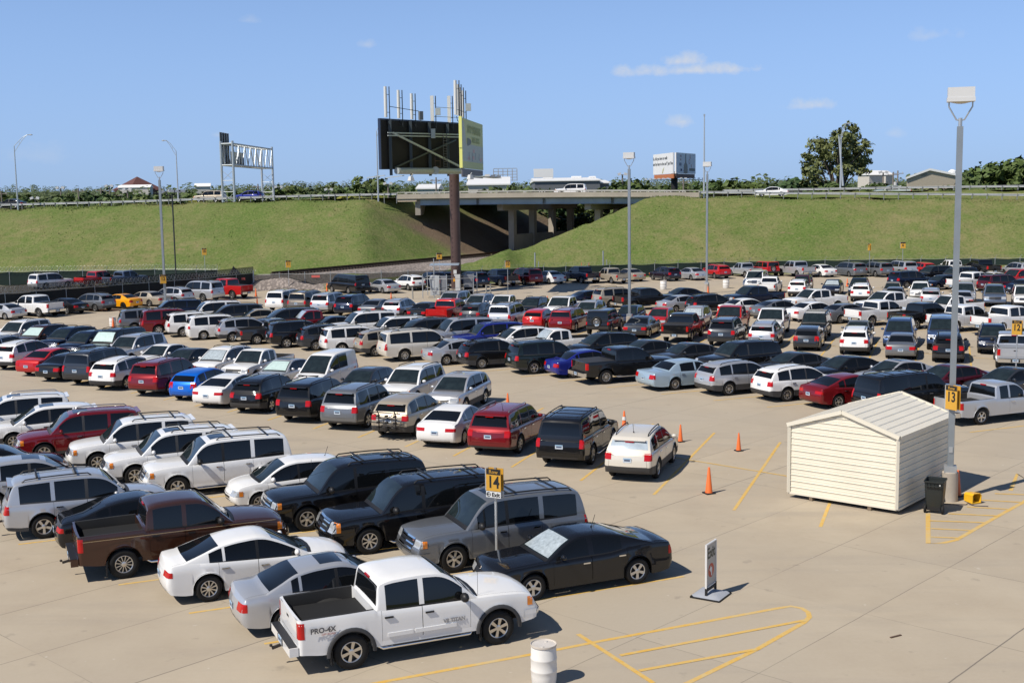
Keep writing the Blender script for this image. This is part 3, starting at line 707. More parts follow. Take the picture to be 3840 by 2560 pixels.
# ---------------------------------------------------------------- parked vehicles: kind, x, y, heading, paint, detail, options, row, label, category
GROUPS = {'R1': 'vehicles in the nearest row', 'R1b': 'vehicles in the second row', 'R2': 'vehicles in the third row', 'R2b': 'vehicles in the fourth row', 'R3': 'vehicles in the fifth row', 'R3b': 'vehicles in the sixth row', 'R4': 'vehicles in the seventh row', 'R4b': 'vehicles in the eighth row', 'R5': 'vehicles in the ninth row', 'R5b': 'vehicles in the tenth row', 'R6': 'vehicles in the eleventh row', 'R6b': 'vehicles in the twelfth row', 'R7': 'vehicles in the thirteenth row', 'R7b': 'vehicles in the fourteenth row', 'R8': 'vehicles along the far fence', 'R9': 'vehicles along the left fence', 'R10': 'vehicles beyond the left fence'}
CARS = [
 ('sedan', -23.9, 46.7, 23.5, 'navy', 0, '', 'R1', 'dark navy sedan, only its nose in view by the red SUV at left edge', 'sedan'),
 ('sedan', -19.27, 44.17, 23.5, 'black', 0, '', 'R1', 'black sedan roof at left edge, next to the silver crossover with sunroof', 'sedan'),
 ('cuv', -16.74, 41.24, 23.5, 'silver', 0, 'sr=1,rails=0', 'R1', 'silver crossover with small sunroof, cut by the left edge beside the silver SUV', 'crossover'),
 ('suv', -13.76, 38.16, 23.5, 'silver', 0, 'rails=2,rim=5', 'R1', 'silver SUV with roof rack and tow hitch, left end of nearest row', 'SUV'),
 ('fastback', -11.5, 36.39, 23.5, 'black', 0, 'rim=5', 'R1', 'black sedan just behind the bed of the brown pickup', 'sedan'),
 ('crew', -9.68, 34.17, 23.5, 'brown', 0, 'rim=12', 'R1', 'dark brown crew cab pickup with open bed in the nearest row', 'pickup truck'),
 ('fastback', -7.07, 31.92, 23.5, 'white', 0, 'rim=10', 'R1', 'white sedan with dark rear glass, nearest row, between silver sedan and brown pickup', 'sedan'),
 ('sedan', -4.59, 29.42, 23.5, 'silver', 0, 'sr=1,rim=10', 'R1', 'silver sedan with sunroof, between the white pickup and white sedan in the nearest row', 'sedan'),
 ('crew', -2.49, 27.39, 23.5, 'white', 0, 'rim=6', 'R1', 'white crew cab pickup with open black bed, nearest the camera beside the barrel', 'pickup truck'),
 ('suv', -22.44, 53.73, 203.5, 'white', 0, 'rails=3,sr=1', 'R1b', 'white SUV with silver rails, rearmost of the left-edge group facing left', 'SUV'),
 ('cuv', -20.28, 51.86, 203.5, 'white', 0, 'rails=0,sr=1', 'R1b', 'white crossover with glass roof directly behind the dark red SUV', 'crossover'),
 ('suv', -17.91, 49.33, 203.5, 'darkred', 0, 'rails=3,sr=1', 'R1b', 'dark red SUV with silver roof rails facing left near the left edge', 'SUV'),
 ('suv', -15.08, 47.33, 203.5, 'white', 0, 'rails=2', 'R1b', 'white SUV with black roof rails beside the red SUV, facing left', 'SUV'),
 ('suv', -12.92, 45.02, 203.5, 'white', 0, 'rails=2,sr=1', 'R1b', 'white SUV with grey arches and rear roof rack, between two other white SUVs', 'SUV'),
 ('bsuv', -10.77, 43.15, 203.5, 'white', 0, 'rails=2,sr=1', 'R1b', 'large white SUV with chrome mirrors and black roof bars, facing left', 'SUV'),
 ('hatch', -7.68, 40.93, 203.5, 'white', 0, '', 'R1b', 'low white car with roof antenna between white and black full-size SUVs', 'hatchback'),
 ('bsuv', -5.48, 38.67, 203.5, 'black', 0, 'rails=2,rim=6', 'R1b', 'black full-size SUV with roof bars between white car and long black SUV', 'SUV'),
 ('xsuv', -3.05, 36.13, 203.5, 'black', 0, 'rails=2,rim=8', 'R1b', 'long black SUV with chrome grille beside the grey SUV', 'SUV'),
 ('bsuv', -0.62, 34.19, 203.5, 'gray', 0, 'rails=2,sr=1', 'R1b', 'grey full-size SUV with rear spoiler and sunroof behind the row 14 sign', 'SUV'),
 ('charger', 1.56, 31.72, 203.5, 'black', 0, 'shade=1,rim=5', 'R1b', 'black sedan with crumpled silver sunshade behind the row 14 sign', 'sedan'),
 ('cuv', -33.61, 79.63, 70, 'silver', 2, '', 'R2', 'silver crossover in third row, tail to camera, leftmost, next to white crossover', 'crossover'),
 ('cuv', -30.98, 76.91, 70, 'white', 2, '', 'R2', 'white crossover in third row, tail to camera, between silver crossover and red sedan', 'crossover'),
 ('sedan', -28.32, 74.22, 70, 'red', 2, '', 'R2', 'red sedan in third row, tail to camera, between white crossover and black sedan', 'sedan'),
 ('sedan', -26.22, 71.9, 70, 'black', 1, '', 'R2', 'black sedan in third row, tail to camera, between red sedan and charcoal SUV', 'sedan'),
 ('bsuv', -23.82, 70.29, 70, 'charcoal', 1, '', 'R2', 'charcoal full-size SUV in third row, tail to camera, between black sedan and white crossover', 'SUV'),
 ('cuv', -21.88, 68.19, 70, 'white', 1, '', 'R2', 'white crossover in third row, tail to camera, between charcoal SUV and dark red SUV', 'crossover'),
 ('suv', -18.86, 66.06, 70, 'darkred', 1, '', 'R2', 'dark red SUV in third row, tail to camera, between white crossover and bright blue hatchback', 'SUV'),
 ('hatch', -16.47, 64.11, 70, 'brightblue', 1, '', 'R2', 'bright blue hatchback, the only one of that blue in the lot', 'hatchback'),
 ('fastback', -14.46, 62.07, 70, 'white', 1, '', 'R2', 'white sedan in third row, tail to camera, between bright blue hatchback and black crossover', 'sedan'),
 ('cuv', -12.27, 60.23, 70, 'black', 0, '', 'R2', 'black crossover in third row, tail to camera, between white sedan and black SUV', 'crossover'),
 ('suv', -9.38, 57.72, 70, 'black', 0, '', 'R2', 'black SUV in third row, tail to camera, between black crossover and grey SUV', 'SUV'),
 ('suv', -7.0, 55.79, 70, 'gray', 0, '', 'R2', 'grey SUV in third row, tail to camera, between black SUV and tan crossover', 'SUV'),
 ('cuv', -4.57, 53.61, 70, 'tan', 0, 'rails=0', 'R2', 'tan crossover with a black bicycle rack on its tail', 'crossover'),
 ('fastback', -2.43, 51.64, 70, 'white', 0, '', 'R2', 'white sedan with red tail lamps between tan crossover and dark red SUV', 'sedan'),
 ('suv', -0.12, 49.94, 70, 'darkred', 0, 'rails=3', 'R2', 'dark red SUV with silver roof rails next to the black SUV, tail to camera', 'SUV'),
 ('bsuv', 2.63, 47.7, 70, 'black', 0, 'rails=2,rim=5,grc=0', 'R2', 'black full-size SUV between dark red SUV and small white crossover', 'SUV'),
 ('cuv', 4.91, 45.17, 70, 'pearl', 0, 'rails=1', 'R2', 'pearl white crossover with silver rear sunshade, last before the empty stalls by the shed', 'crossover'),
 ('suv', -36.1, 88.5, 250, 'white', 2, '', 'R2b', 'white SUV in fourth row, facing camera, leftmost, next to brown crossover', 'SUV'),
 ('cuv', -33.46, 85.74, 250, 'brown', 2, 'shade=2', 'R2b', 'brown crossover with sunshade in fourth row, facing camera, between white SUV and navy crossover', 'crossover'),
 ('cuv', -31.0, 84.2, 250, 'navy', 2, '', 'R2b', 'navy crossover in fourth row, facing camera, between brown crossover and navy crossover', 'crossover'),
 ('cuv', -28.77, 81.71, 250, 'navy', 2, '', 'R2b', 'navy crossover in fourth row, facing camera, between navy crossover and black SUV', 'crossover'),
 ('bsuv', -26.52, 79.94, 250, 'black', 2, 'shade=2', 'R2b', 'black full-size SUV with sunshade in fourth row, facing camera, between navy crossover and silver SUV', 'SUV'),
 ('suv', -24.55, 77.87, 250, 'silver', 2, '', 'R2b', 'silver SUV in fourth row, facing camera, between black SUV and white sedan', 'SUV'),
 ('sedan', -21.76, 75.05, 250, 'white', 2, '', 'R2b', 'white sedan in fourth row, facing camera, between silver SUV and charcoal sedan', 'sedan'),
 ('sedan', -19.7, 73.04, 250, 'charcoal', 2, '', 'R2b', 'charcoal sedan in fourth row, facing camera, between white sedan and white crossover', 'sedan'),
 ('cuv', -17.21, 71.54, 250, 'white', 1, 'shade=1', 'R2b', 'white crossover with sunshade in fourth row, facing camera, between charcoal sedan and white pickup', 'crossover'),
 ('ext', -14.78, 69.87, 250, 'white', 1, '', 'R2b', 'white pickup in fourth row, facing camera, between white crossover and silver sedan', 'pickup truck'),
 ('sedan', -12.77, 67.42, 250, 'silver', 1, 'shade=2,sr=1', 'R2b', 'silver sedan with sunshade in fourth row, facing camera, between white pickup and white van', 'sedan'),
 ('hivan', -10.23, 65.75, 250, 'white', 1, '', 'R2b', 'tall white high-roof cargo van facing the camera', 'van'),
 ('hatch', -7.68, 62.86, 250, 'charcoal', 1, '', 'R2b', 'charcoal hatchback in fourth row, facing camera, between white van and white SUV', 'hatchback'),
 ('suv', -5.17, 61.37, 250, 'white', 0, '', 'R2b', 'white SUV in fourth row, facing camera, between charcoal hatchback and silver crossover', 'SUV'),
 ('cuv', -2.66, 59.25, 250, 'silver', 0, 'rails=0', 'R2b', 'silver crossover with dark roof at the right end of its row, by an orange cone', 'crossover'),
 ('suv', -29.1, 97.08, 23.5, 'gray', 2, '', 'R3', 'grey SUV in fifth row, tail left, leftmost, next to dark red SUV', 'SUV'),
 ('bsuv', -26.51, 95.01, 23.5, 'darkred', 2, '', 'R3', 'dark red full-size SUV in fifth row, tail left, between grey SUV and white SUV', 'SUV'),
 ('suv', -24.17, 93.33, 23.5, 'white', 2, '', 'R3', 'white SUV in fifth row, tail left, between dark red SUV and white minivan', 'SUV'),
 ('minivan', -22.03, 91.25, 23.5, 'white', 2, '', 'R3', 'white minivan in fifth row, tail left, between white SUV and silver crossover', 'minivan'),
 ('cuv', -19.6, 89.49, 23.5, 'silver', 2, '', 'R3', 'silver crossover in fifth row, tail left, between white minivan and charcoal pickup', 'crossover'),
 ('ext', -17.27, 87.81, 23.5, 'charcoal', 2, 'rim=6', 'R3', 'charcoal pickup in fifth row, tail left, between silver crossover and black SUV', 'pickup truck'),
 ('suv', -14.85, 85.51, 23.5, 'black', 2, '', 'R3', 'black SUV in fifth row, tail left, between charcoal pickup and charcoal crossover', 'SUV'),
 ('cuv', -12.61, 83.74, 23.5, 'charcoal', 2, '', 'R3', 'charcoal crossover in fifth row, tail left, between black SUV and white SUV', 'crossover'),
 ('suv', -10.48, 81.84, 23.5, 'white', 2, '', 'R3', 'white SUV in fifth row, tail left, between charcoal crossover and tan crossover', 'SUV'),
 ('cuv', -8.13, 80.19, 23.5, 'tan', 2, '', 'R3', 'tan crossover in fifth row, tail left, between white SUV and pearl SUV', 'crossover'),
 ('xsuv', -5.8, 77.78, 23.5, 'pearl', 2, 'grc=0', 'R3', 'long pearl beige SUV with black rear glass in the middle of the lot', 'SUV'),
 ('sedan', -3.16, 75.6, 23.5, 'silver', 2, '', 'R3', 'silver sedan in fifth row, tail left, between pearl SUV and black crossover', 'sedan'),
 ('cuv', -1.01, 73.73, 23.5, 'black', 2, '', 'R3', 'black crossover in fifth row, tail left, between silver sedan and dark green SUV', 'crossover'),
 ('suv', 2.19, 71.39, 23.5, 'darkgreen', 1, '', 'R3', 'dark green SUV in fifth row, tail left, between black crossover and blue sedan', 'SUV'),
 ('sedan', 4.41, 69.6, 23.5, 'blue', 1, '', 'R3', 'blue sedan in fifth row, tail left, between dark green SUV and black pickup', 'sedan'),
 ('crew', 6.35, 67.43, 23.5, 'black', 1, 'cover=1,rim=10', 'R3', 'black crew cab pickup with flat bed cover and chrome bumper, beside pale blue sedan', 'pickup truck'),
 ('oldsedan', 9.48, 64.85, 23.5, 'paleblue', 1, '', 'R3', 'pale blue old-style four door sedan with spoked hubcaps', 'sedan'),
 ('cuv', 11.96, 62.83, 23.5, 'silver', 1, '', 'R3', 'silver crossover in fifth row, tail left, between pale blue sedan and white crossover', 'crossover'),
 ('cuv', 14.49, 60.8, 23.5, 'white', 0, '', 'R3', 'white crossover in fifth row, tail left, between silver crossover and dark red sedan', 'crossover'),
 ('fastback', 16.57, 58.72, 23.5, 'darkred', 0, '', 'R3', 'dark red sedan with tail toward the beige shed roof', 'sedan'),
 ('xsuv', 18.94, 56.52, 23.5, 'black', 0, '', 'R3', 'long black SUV with red tail strip directly behind the beige shed', 'SUV'),
 ('ext', 21.78, 54.19, 23.5, 'silver', 0, '', 'R3', 'silver pickup with open bed behind the row 13 light pole and shed', 'pickup truck'),
 ('flex', -29.78, 105.99, 203.5, 'navy', 2, '', 'R3b', 'navy wagon in sixth row, nose left, leftmost, next to white SUV', 'wagon'),
 ('bsuv', -25.41, 101.88, 203.5, 'white', 2, '', 'R3b', 'white full-size SUV in sixth row, nose left, between navy wagon and charcoal minivan', 'SUV'),
 ('minivan', -23.15, 100.13, 203.5, 'charcoal', 2, '', 'R3b', 'charcoal minivan in sixth row, nose left, between white SUV and tan sedan', 'minivan'),
 ('sedan', -20.75, 98.52, 203.5, 'tan', 2, '', 'R3b', 'tan sedan in sixth row, nose left, with a charcoal minivan on either side', 'sedan'),
 ('minivan', -17.76, 95.65, 203.5, 'charcoal', 2, '', 'R3b', 'charcoal minivan in sixth row, nose left, between tan sedan and dark red pickup', 'minivan'),
 ('ext', -15.5, 93.89, 203.5, 'darkred', 2, 'shade=1', 'R3b', 'dark red pickup with sunshade in sixth row, nose left, between charcoal minivan and navy sedan', 'pickup truck'),
 ('sedan', -13.6, 91.75, 203.5, 'navy', 2, '', 'R3b', 'navy sedan in sixth row, nose left, between dark red pickup and white SUV', 'sedan'),
 ('bsuv', -11.2, 90.15, 203.5, 'white', 2, '', 'R3b', 'white full-size SUV in sixth row, nose left, between navy sedan and white wagon', 'SUV'),
 ('flex', -8.68, 87.62, 203.5, 'white', 2, '', 'R3b', 'white wagon in sixth row, nose left, between white SUV and charcoal minivan', 'wagon'),
 ('minivan', -6.3, 86.0, 203.5, 'charcoal', 2, '', 'R3b', 'charcoal minivan in sixth row, nose left, between white wagon and silver SUV', 'minivan'),
 ('bsuv', -3.85, 84.08, 203.5, 'silver', 2, '', 'R3b', 'silver full-size SUV in sixth row, nose left, between charcoal minivan and blue SUV', 'SUV'),
 ('suv', -1.63, 82.13, 203.5, 'blue', 2, '', 'R3b', 'blue SUV in sixth row, nose left, between silver SUV and white crossover', 'SUV'),
 ('cuv', 0.47, 80.21, 203.5, 'white', 2, '', 'R3b', 'white crossover in sixth row, nose left, between blue SUV and white pickup', 'crossover'),
 ('ext', 2.97, 78.58, 203.5, 'white', 2, 'shade=1', 'R3b', 'white pickup with sunshade in sixth row, nose left, between white crossover and black crossover', 'pickup truck'),
 ('cuv', 5.74, 75.93, 203.5, 'black', 2, '', 'R3b', 'black crossover in sixth row, nose left, between white pickup and charcoal sedan', 'crossover'),
 ('sedan', 8.25, 73.66, 203.5, 'charcoal', 2, '', 'R3b', 'charcoal sedan in sixth row, nose left, between black crossover and charcoal sedan', 'sedan'),
 ('sedan', 10.55, 71.86, 203.5, 'charcoal', 1, '', 'R3b', 'charcoal sedan in sixth row, nose left, between charcoal sedan and black SUV', 'sedan'),
 ('suv', 13.12, 69.48, 203.5, 'black', 1, '', 'R3b', 'black SUV in sixth row, nose left, with a charcoal sedan on either side', 'SUV'),
 ('sedan', 15.81, 67.25, 203.5, 'charcoal', 1, '', 'R3b', 'charcoal sedan in sixth row, nose left, between black SUV and black sedan', 'sedan'),
 ('sedan', 18.18, 65.17, 203.5, 'black', 1, '', 'R3b', 'black sedan in sixth row, nose left, between charcoal sedan and silver sedan', 'sedan'),
 ('sedan', 20.31, 63.27, 203.5, 'silver', 1, 'sr=1', 'R3b', 'silver sedan in sixth row, nose left, between black sedan and maroon sedan', 'sedan'),
 ('sedan', 22.39, 61.32, 203.5, 'maroon', 0, '', 'R3b', 'maroon sedan in sixth row, nose left, between silver sedan and charcoal sedan', 'sedan'),
 ('sedan', 24.98, 59.93, 203.5, 'charcoal', 0, 'sr=1', 'R3b', 'charcoal sedan in sixth row, nose left, rightmost, next to maroon sedan', 'sedan'),
 ('bsuv', -21.1, 114.17, 70, 'white', 3, '', 'R4', 'white full-size SUV in seventh row, tail to camera, leftmost, next to bronze SUV', 'SUV'),
 ('bsuv', -18.74, 112.52, 70, 'bronze', 3, '', 'R4', 'bronze full-size SUV in seventh row, tail to camera, between white SUV and silver SUV', 'SUV'),
 ('suv', -16.46, 110.79, 70, 'silver', 2, '', 'R4', 'silver SUV in seventh row, tail to camera, between bronze SUV and navy SUV', 'SUV'),
 ('suv', -13.95, 108.41, 70, 'navy', 2, '', 'R4', 'navy SUV in seventh row, tail to camera, between silver SUV and grey sedan', 'SUV'),
 ('sedan', -11.73, 106.62, 70, 'gray', 2, '', 'R4', 'grey sedan in seventh row, tail to camera, between navy SUV and silver crossover', 'sedan'),
 ('cuv', -9.54, 104.79, 70, 'silver', 2, '', 'R4', 'silver crossover in seventh row, tail to camera, between grey sedan and black sedan', 'crossover'),
 ('sedan', -7.16, 103.16, 70, 'black', 2, '', 'R4', 'black sedan in seventh row, tail to camera, between silver crossover and red pickup', 'sedan'),
 ('crew', -5.13, 100.91, 70, 'red', 2, '', 'R4', 'bright red crew cab pickup in front of the billboard pole', 'pickup truck'),
 ('cuv', -2.61, 99.03, 70, 'charcoal', 2, '', 'R4', 'charcoal crossover in seventh row, tail to camera, between red pickup and silver SUV', 'crossover'),
 ('bsuv', -0.14, 96.7, 70, 'silver', 2, '', 'R4', 'silver full-size SUV in seventh row, tail to camera, between charcoal crossover and red hatchback', 'SUV'),
 ('hatch', 2.3, 95.14, 70, 'red', 2, '', 'R4', 'red hatchback in seventh row, tail to camera, between silver SUV and dark red wagon', 'hatchback'),
 ('flex', 4.54, 93.28, 70, 'darkred', 2, '', 'R4', 'dark red wagon in seventh row, tail to camera, between red hatchback and black off-roader', 'wagon'),
 ('jeep', 7.04, 90.88, 70, 'black', 2, '', 'R4', 'black off-roader with spare wheel on its back, beside the middle light pole', 'off-roader'),
 ('sedan', 9.65, 88.89, 70, 'charcoal', 2, '', 'R4', 'charcoal sedan in seventh row, tail to camera, between black off-roader and black pickup', 'sedan'),
 ('crew', 12.32, 86.27, 70, 'black', 2, 'cover=1', 'R4', 'black pickup with bed cover in seventh row, tail out, between charcoal sedan and charcoal SUV', 'pickup truck'),
 ('suv', 15.0, 83.65, 70, 'charcoal', 2, '', 'R4', 'charcoal SUV in seventh row, tail to camera, between black pickup and silver crossover', 'SUV'),
 ('cuv', 17.35, 81.99, 70, 'silver', 2, '', 'R4', 'silver crossover in seventh row, tail to camera, between charcoal SUV and charcoal hatchback', 'crossover'),
 ('hatch', 19.85, 80.24, 70, 'charcoal', 2, '', 'R4', 'charcoal hatchback in seventh row, tail to camera, between silver crossover and white crossover', 'hatchback'),
 ('cuv', 22.35, 77.9, 70, 'white', 2, '', 'R4', 'white crossover in seventh row, tail to camera, between charcoal hatchback and grey sedan', 'crossover'),
 ('sedan', 24.61, 75.83, 70, 'gray', 2, '', 'R4', 'grey sedan in seventh row, tail to camera, between white crossover and black crossover', 'sedan'),
 ('cuv', 26.89, 74.03, 70, 'black', 2, '', 'R4', 'black crossover in seventh row, tail to camera, between grey sedan and silver pickup', 'crossover'),
 ('crew', 29.74, 71.27, 70, 'silver', 1, '', 'R4', 'silver pickup in seventh row, tail to camera, rightmost, next to black crossover', 'pickup truck'),
 ('suv', -5.3, 109.17, 250, 'silver', 2, '', 'R4b', 'silver SUV in eighth row, facing camera, leftmost, next to silver crossover', 'SUV'),
 ('cuv', -2.87, 107.6, 250, 'silver', 2, '', 'R4b', 'silver crossover in eighth row, facing camera, between silver SUV and white pickup', 'crossover'),
 ('ext', -0.59, 105.56, 250, 'white', 2, '', 'R4b', 'white pickup in eighth row, facing camera, between silver crossover and black crossover', 'pickup truck'),
 ('cuv', 1.87, 103.07, 250, 'black', 2, '', 'R4b', 'black crossover in eighth row, facing camera, with a white pickup on either side', 'crossover'),
 ('crew', 4.31, 101.51, 250, 'white', 2, '', 'R4b', 'white pickup in eighth row, facing camera, between black crossover and silver crossover', 'pickup truck'),
 ('cuv', 6.45, 99.63, 250, 'silver', 2, '', 'R4b', 'silver crossover in eighth row, facing camera, between white pickup and navy hatchback', 'crossover'),
 ('hatch', 9.46, 96.13, 250, 'navy', 2, '', 'R4b', 'navy hatchback in eighth row, facing camera, between silver crossover and red hatchback', 'hatchback'),
 ('hatch', 11.68, 94.34, 250, 'red', 2, '', 'R4b', 'red hatchback in eighth row, facing camera, between navy hatchback and silver crossover', 'hatchback'),
 ('cuv', 14.16, 92.82, 250, 'silver', 2, 'shade=1', 'R4b', 'silver crossover with sunshade in eighth row, facing camera, between red hatchback and red pickup', 'crossover'),
 ('crew', 16.52, 90.54, 250, 'red', 2, '', 'R4b', 'red pickup in eighth row, facing camera, between silver crossover and white pickup', 'pickup truck'),
 ('crew', 19.15, 88.31, 250, 'white', 2, '', 'R4b', 'white pickup in eighth row, facing camera, between red pickup and black off-roader', 'pickup truck'),
 ('fj', 21.6, 85.63, 250, 'black', 2, '', 'R4b', 'white-topped black boxy off-roader facing the camera', 'off-roader'),
 ('sedan', 24.01, 83.3, 250, 'gray', 2, '', 'R4b', 'grey sedan in eighth row, facing camera, between black off-roader and blue minivan', 'sedan'),
 ('minivan', 26.34, 81.62, 250, 'midblue', 2, '', 'R4b', 'blue minivan in eighth row, facing camera, between grey sedan and blue pickup', 'minivan'),
 ('topper', 28.68, 79.96, 250, 'midblue', 2, '', 'R4b', 'blue pickup with bed topper, facing the camera behind the right light pole', 'pickup truck'),
 ('cuv', 31.01, 77.5, 250, 'navy', 2, '', 'R4b', 'navy crossover in eighth row, facing camera, rightmost, next to blue pickup', 'crossover'),
 ('sedan', 7.53, 113.39, 23.5, 'navy', 3, '', 'R5', 'navy sedan in ninth row, tail left, leftmost, next to tan SUV', 'sedan'),
 ('suv', 10.02, 111.88, 23.5, 'tan', 2, '', 'R5', 'tan SUV in ninth row, tail left, between navy sedan and black pickup', 'SUV'),
 ('crew', 12.16, 109.3, 23.5, 'black', 2, '', 'R5', 'black pickup in ninth row, tail left, between tan SUV and silver sedan', 'pickup truck'),
 ('sedan', 15.26, 106.54, 23.5, 'silver', 2, '', 'R5', 'silver sedan in ninth row, tail left, between black pickup and black crossover', 'sedan'),
 ('cuv', 17.45, 104.53, 23.5, 'black', 2, '', 'R5', 'black crossover in ninth row, tail left, between silver sedan and white sedan', 'crossover'),
 ('sedan', 19.96, 102.15, 23.5, 'white', 2, '', 'R5', 'white sedan in ninth row, tail left, between black crossover and grey sedan', 'sedan'),
 ('fastback', 22.28, 100.12, 23.5, 'gray', 2, '', 'R5', 'grey sedan in ninth row, tail left, with a white sedan on either side', 'sedan'),
 ('sedan', 24.63, 97.85, 23.5, 'white', 2, '', 'R5', 'white sedan in ninth row, tail left, with a grey sedan on either side', 'sedan'),
 ('sedan', 26.68, 95.87, 23.5, 'gray', 2, '', 'R5', 'grey sedan in ninth row, tail left, between white sedan and white pickup', 'sedan'),
 ('crew', 28.81, 93.97, 23.5, 'white', 2, 'cover=1', 'R5', 'white pickup with bed cover in ninth row, tail left, between grey sedan and black pickup', 'pickup truck'),
 ('crew', 31.33, 91.3, 23.5, 'black', 2, '', 'R5', 'black pickup in ninth row, tail left, with a white pickup on either side', 'pickup truck'),
 ('crew', 33.53, 89.17, 23.5, 'white', 2, 'cover=1', 'R5', 'white pickup with bed cover in ninth row, tail left, between black pickup and white pickup', 'pickup truck'),
 ('crew', 36.12, 87.34, 23.5, 'white', 2, '', 'R5', 'white pickup in ninth row, tail left, rightmost, next to white pickup', 'pickup truck'),
 ('sedan', 16.18, 114.13, 203.5, 'navy', 3, '', 'R5b', 'navy sedan in tenth row, nose left, leftmost, next to navy pickup', 'sedan'),
 ('crew', 21.92, 109.61, 203.5, 'navy', 2, '', 'R5b', 'dark blue crew cab pickup, facing left, in front of white pickup with tailgate to us', 'pickup truck'),
 ('crew', 26.53, 105.54, 203.5, 'white', 2, '', 'R5b', 'white pickup in tenth row, nose left, between navy pickup and white pickup', 'pickup truck'),
 ('crew', 31.57, 101.3, 203.5, 'white', 2, '', 'R5b', 'white pickup in tenth row, nose left, with a white pickup on either side', 'pickup truck'),
 ('ext', 36.02, 98.55, 203.5, 'white', 2, '', 'R5b', 'white pickup in tenth row, nose left, rightmost, next to white pickup', 'pickup truck'),
 ('ext', 26.64, 124.33, 70, 'white', 3, '', 'R6', 'white pickup in eleventh row, tail to camera, leftmost, next to white crossover', 'pickup truck'),
 ('cuv', 28.89, 121.03, 70, 'white', 3, '', 'R6', 'white crossover in eleventh row, tail to camera, between white pickup and white crossover', 'crossover'),
 ('cuv', 33.36, 114.91, 70, 'white', 3, '', 'R6', 'white crossover in eleventh row, tail to camera, between white crossover and grey sedan', 'crossover'),
 ('sedan', 35.49, 111.58, 70, 'gray', 2, '', 'R6', 'grey sedan in eleventh row, tail to camera, between white crossover and silver crossover', 'sedan'),
 ('cuv', 37.65, 108.32, 70, 'silver', 2, '', 'R6', 'silver crossover in eleventh row, tail to camera, between grey sedan and silver sedan', 'crossover'),
 ('sedan', 39.81, 106.47, 70, 'silver', 2, '', 'R6', 'silver sedan in eleventh row, tail to camera, rightmost, next to silver crossover', 'sedan'),
 ('topper', 26.5, 130.83, 250, 'white', 3, '', 'R6b', 'white pickup in twelfth row, facing camera, leftmost, next to maroon crossover', 'pickup truck'),
 ('cuv', 30.49, 126.4, 250, 'maroon', 3, '', 'R6b', 'maroon crossover in twelfth row, facing camera, between white pickup and navy sedan', 'crossover'),
 ('sedan', 32.64, 122.6, 250, 'navy', 3, 'shade=1', 'R6b', 'navy sedan with sunshade in twelfth row, facing camera, between maroon crossover and navy crossover', 'sedan'),
 ('cuv', 34.76, 120.69, 250, 'navy', 3, '', 'R6b', 'navy crossover in twelfth row, facing camera, between navy sedan and tan sedan', 'crossover'),
 ('sedan', 37.11, 117.46, 250, 'tan', 3, '', 'R6b', 'tan sedan in twelfth row, facing camera, between navy crossover and white crossover', 'sedan'),
 ('cuv', 38.95, 114.97, 250, 'white', 3, '', 'R6b', 'white crossover in twelfth row, facing camera, between tan sedan and silver SUV', 'crossover'),
 ('suv', 41.9, 111.6, 250, 'silver', 2, '', 'R6b', 'silver SUV in twelfth row, facing camera, between white crossover and slate blue SUV', 'SUV'),
 ('suv', 43.35, 108.34, 250, 'steel', 2, '', 'R6b', 'slate blue SUV in twelfth row, facing camera, between silver SUV and white off-roader', 'SUV'),
 ('fj', 45.0, 105.94, 250, 'white', 2, '', 'R6b', 'white off-roader in twelfth row, facing camera, rightmost, next to slate blue SUV', 'off-roader'),
 ('suv', 42.88, 129.57, 23.5, 'navy', 3, '', 'R7', 'navy SUV in thirteenth row, leftmost, next to navy sedan', 'SUV'),
 ('sedan', 45.06, 126.25, 203.5, 'navy', 3, '', 'R7', 'navy sedan in thirteenth row, between navy SUV and white pickup', 'sedan'),
 ('crew', 47.36, 123.76, 23.5, 'white', 3, '', 'R7', 'white pickup in thirteenth row, between navy sedan and maroon SUV', 'pickup truck'),
 ('suv', 49.52, 121.89, 23.5, 'maroon', 3, '', 'R7', 'maroon SUV in thirteenth row, between white pickup and navy sedan', 'SUV'),
 ('sedan', 51.11, 119.41, 23.5, 'navy', 3, '', 'R7', 'navy sedan in thirteenth row, rightmost, next to maroon SUV', 'sedan'),
 ('suv', 47.48, 136.24, 203.5, 'black', 3, '', 'R7b', 'black SUV in fourteenth row, leftmost, next to navy SUV', 'SUV'),
 ('suv', 49.22, 133.62, 203.5, 'navy', 3, '', 'R7b', 'navy SUV in fourteenth row, between black SUV and white sedan', 'SUV'),
 ('sedan', 51.48, 129.47, 203.5, 'white', 3, '', 'R7b', 'white sedan in fourteenth row, between navy SUV and red pickup', 'sedan'),
 ('crew', 53.52, 127.47, 203.5, 'red', 3, '', 'R7b', 'red pickup in fourteenth row, rightmost, next to white sedan', 'pickup truck'),
 ('van', -17.88, 132.86, 128.1, 'black', 3, '', 'R8', 'long black passenger van parked against the mesh fence left of the billboard pole', 'van'),
 ('sedan', -14.1, 132.81, 126.9, 'silver', 3, '', 'R8', 'silver sedan along far fence, between black van and white crossover', 'sedan'),
 ('cuv', -11.53, 136.24, 125.9, 'white', 3, '', 'R8', 'white crossover along far fence, between silver sedan and navy pickup', 'crossover'),
 ('crew', -8.8, 136.64, 125.1, 'navy', 3, '', 'R8', 'navy pickup along far fence, between white crossover and navy SUV', 'pickup truck'),
 ('suv', -8.13, 139.95, 124.6, 'navy', 3, '', 'R8', 'navy SUV along far fence, between navy pickup and navy SUV', 'SUV'),
 ('suv', -4.54, 139.07, 123.7, 'navy', 3, '', 'R8', 'navy SUV along far fence, between navy SUV and navy pickup', 'SUV'),
 ('crew', -1.39, 140.73, 122.6, 'navy', 3, '', 'R8', 'navy pickup along far fence, between navy SUV and dark red SUV', 'pickup truck'),
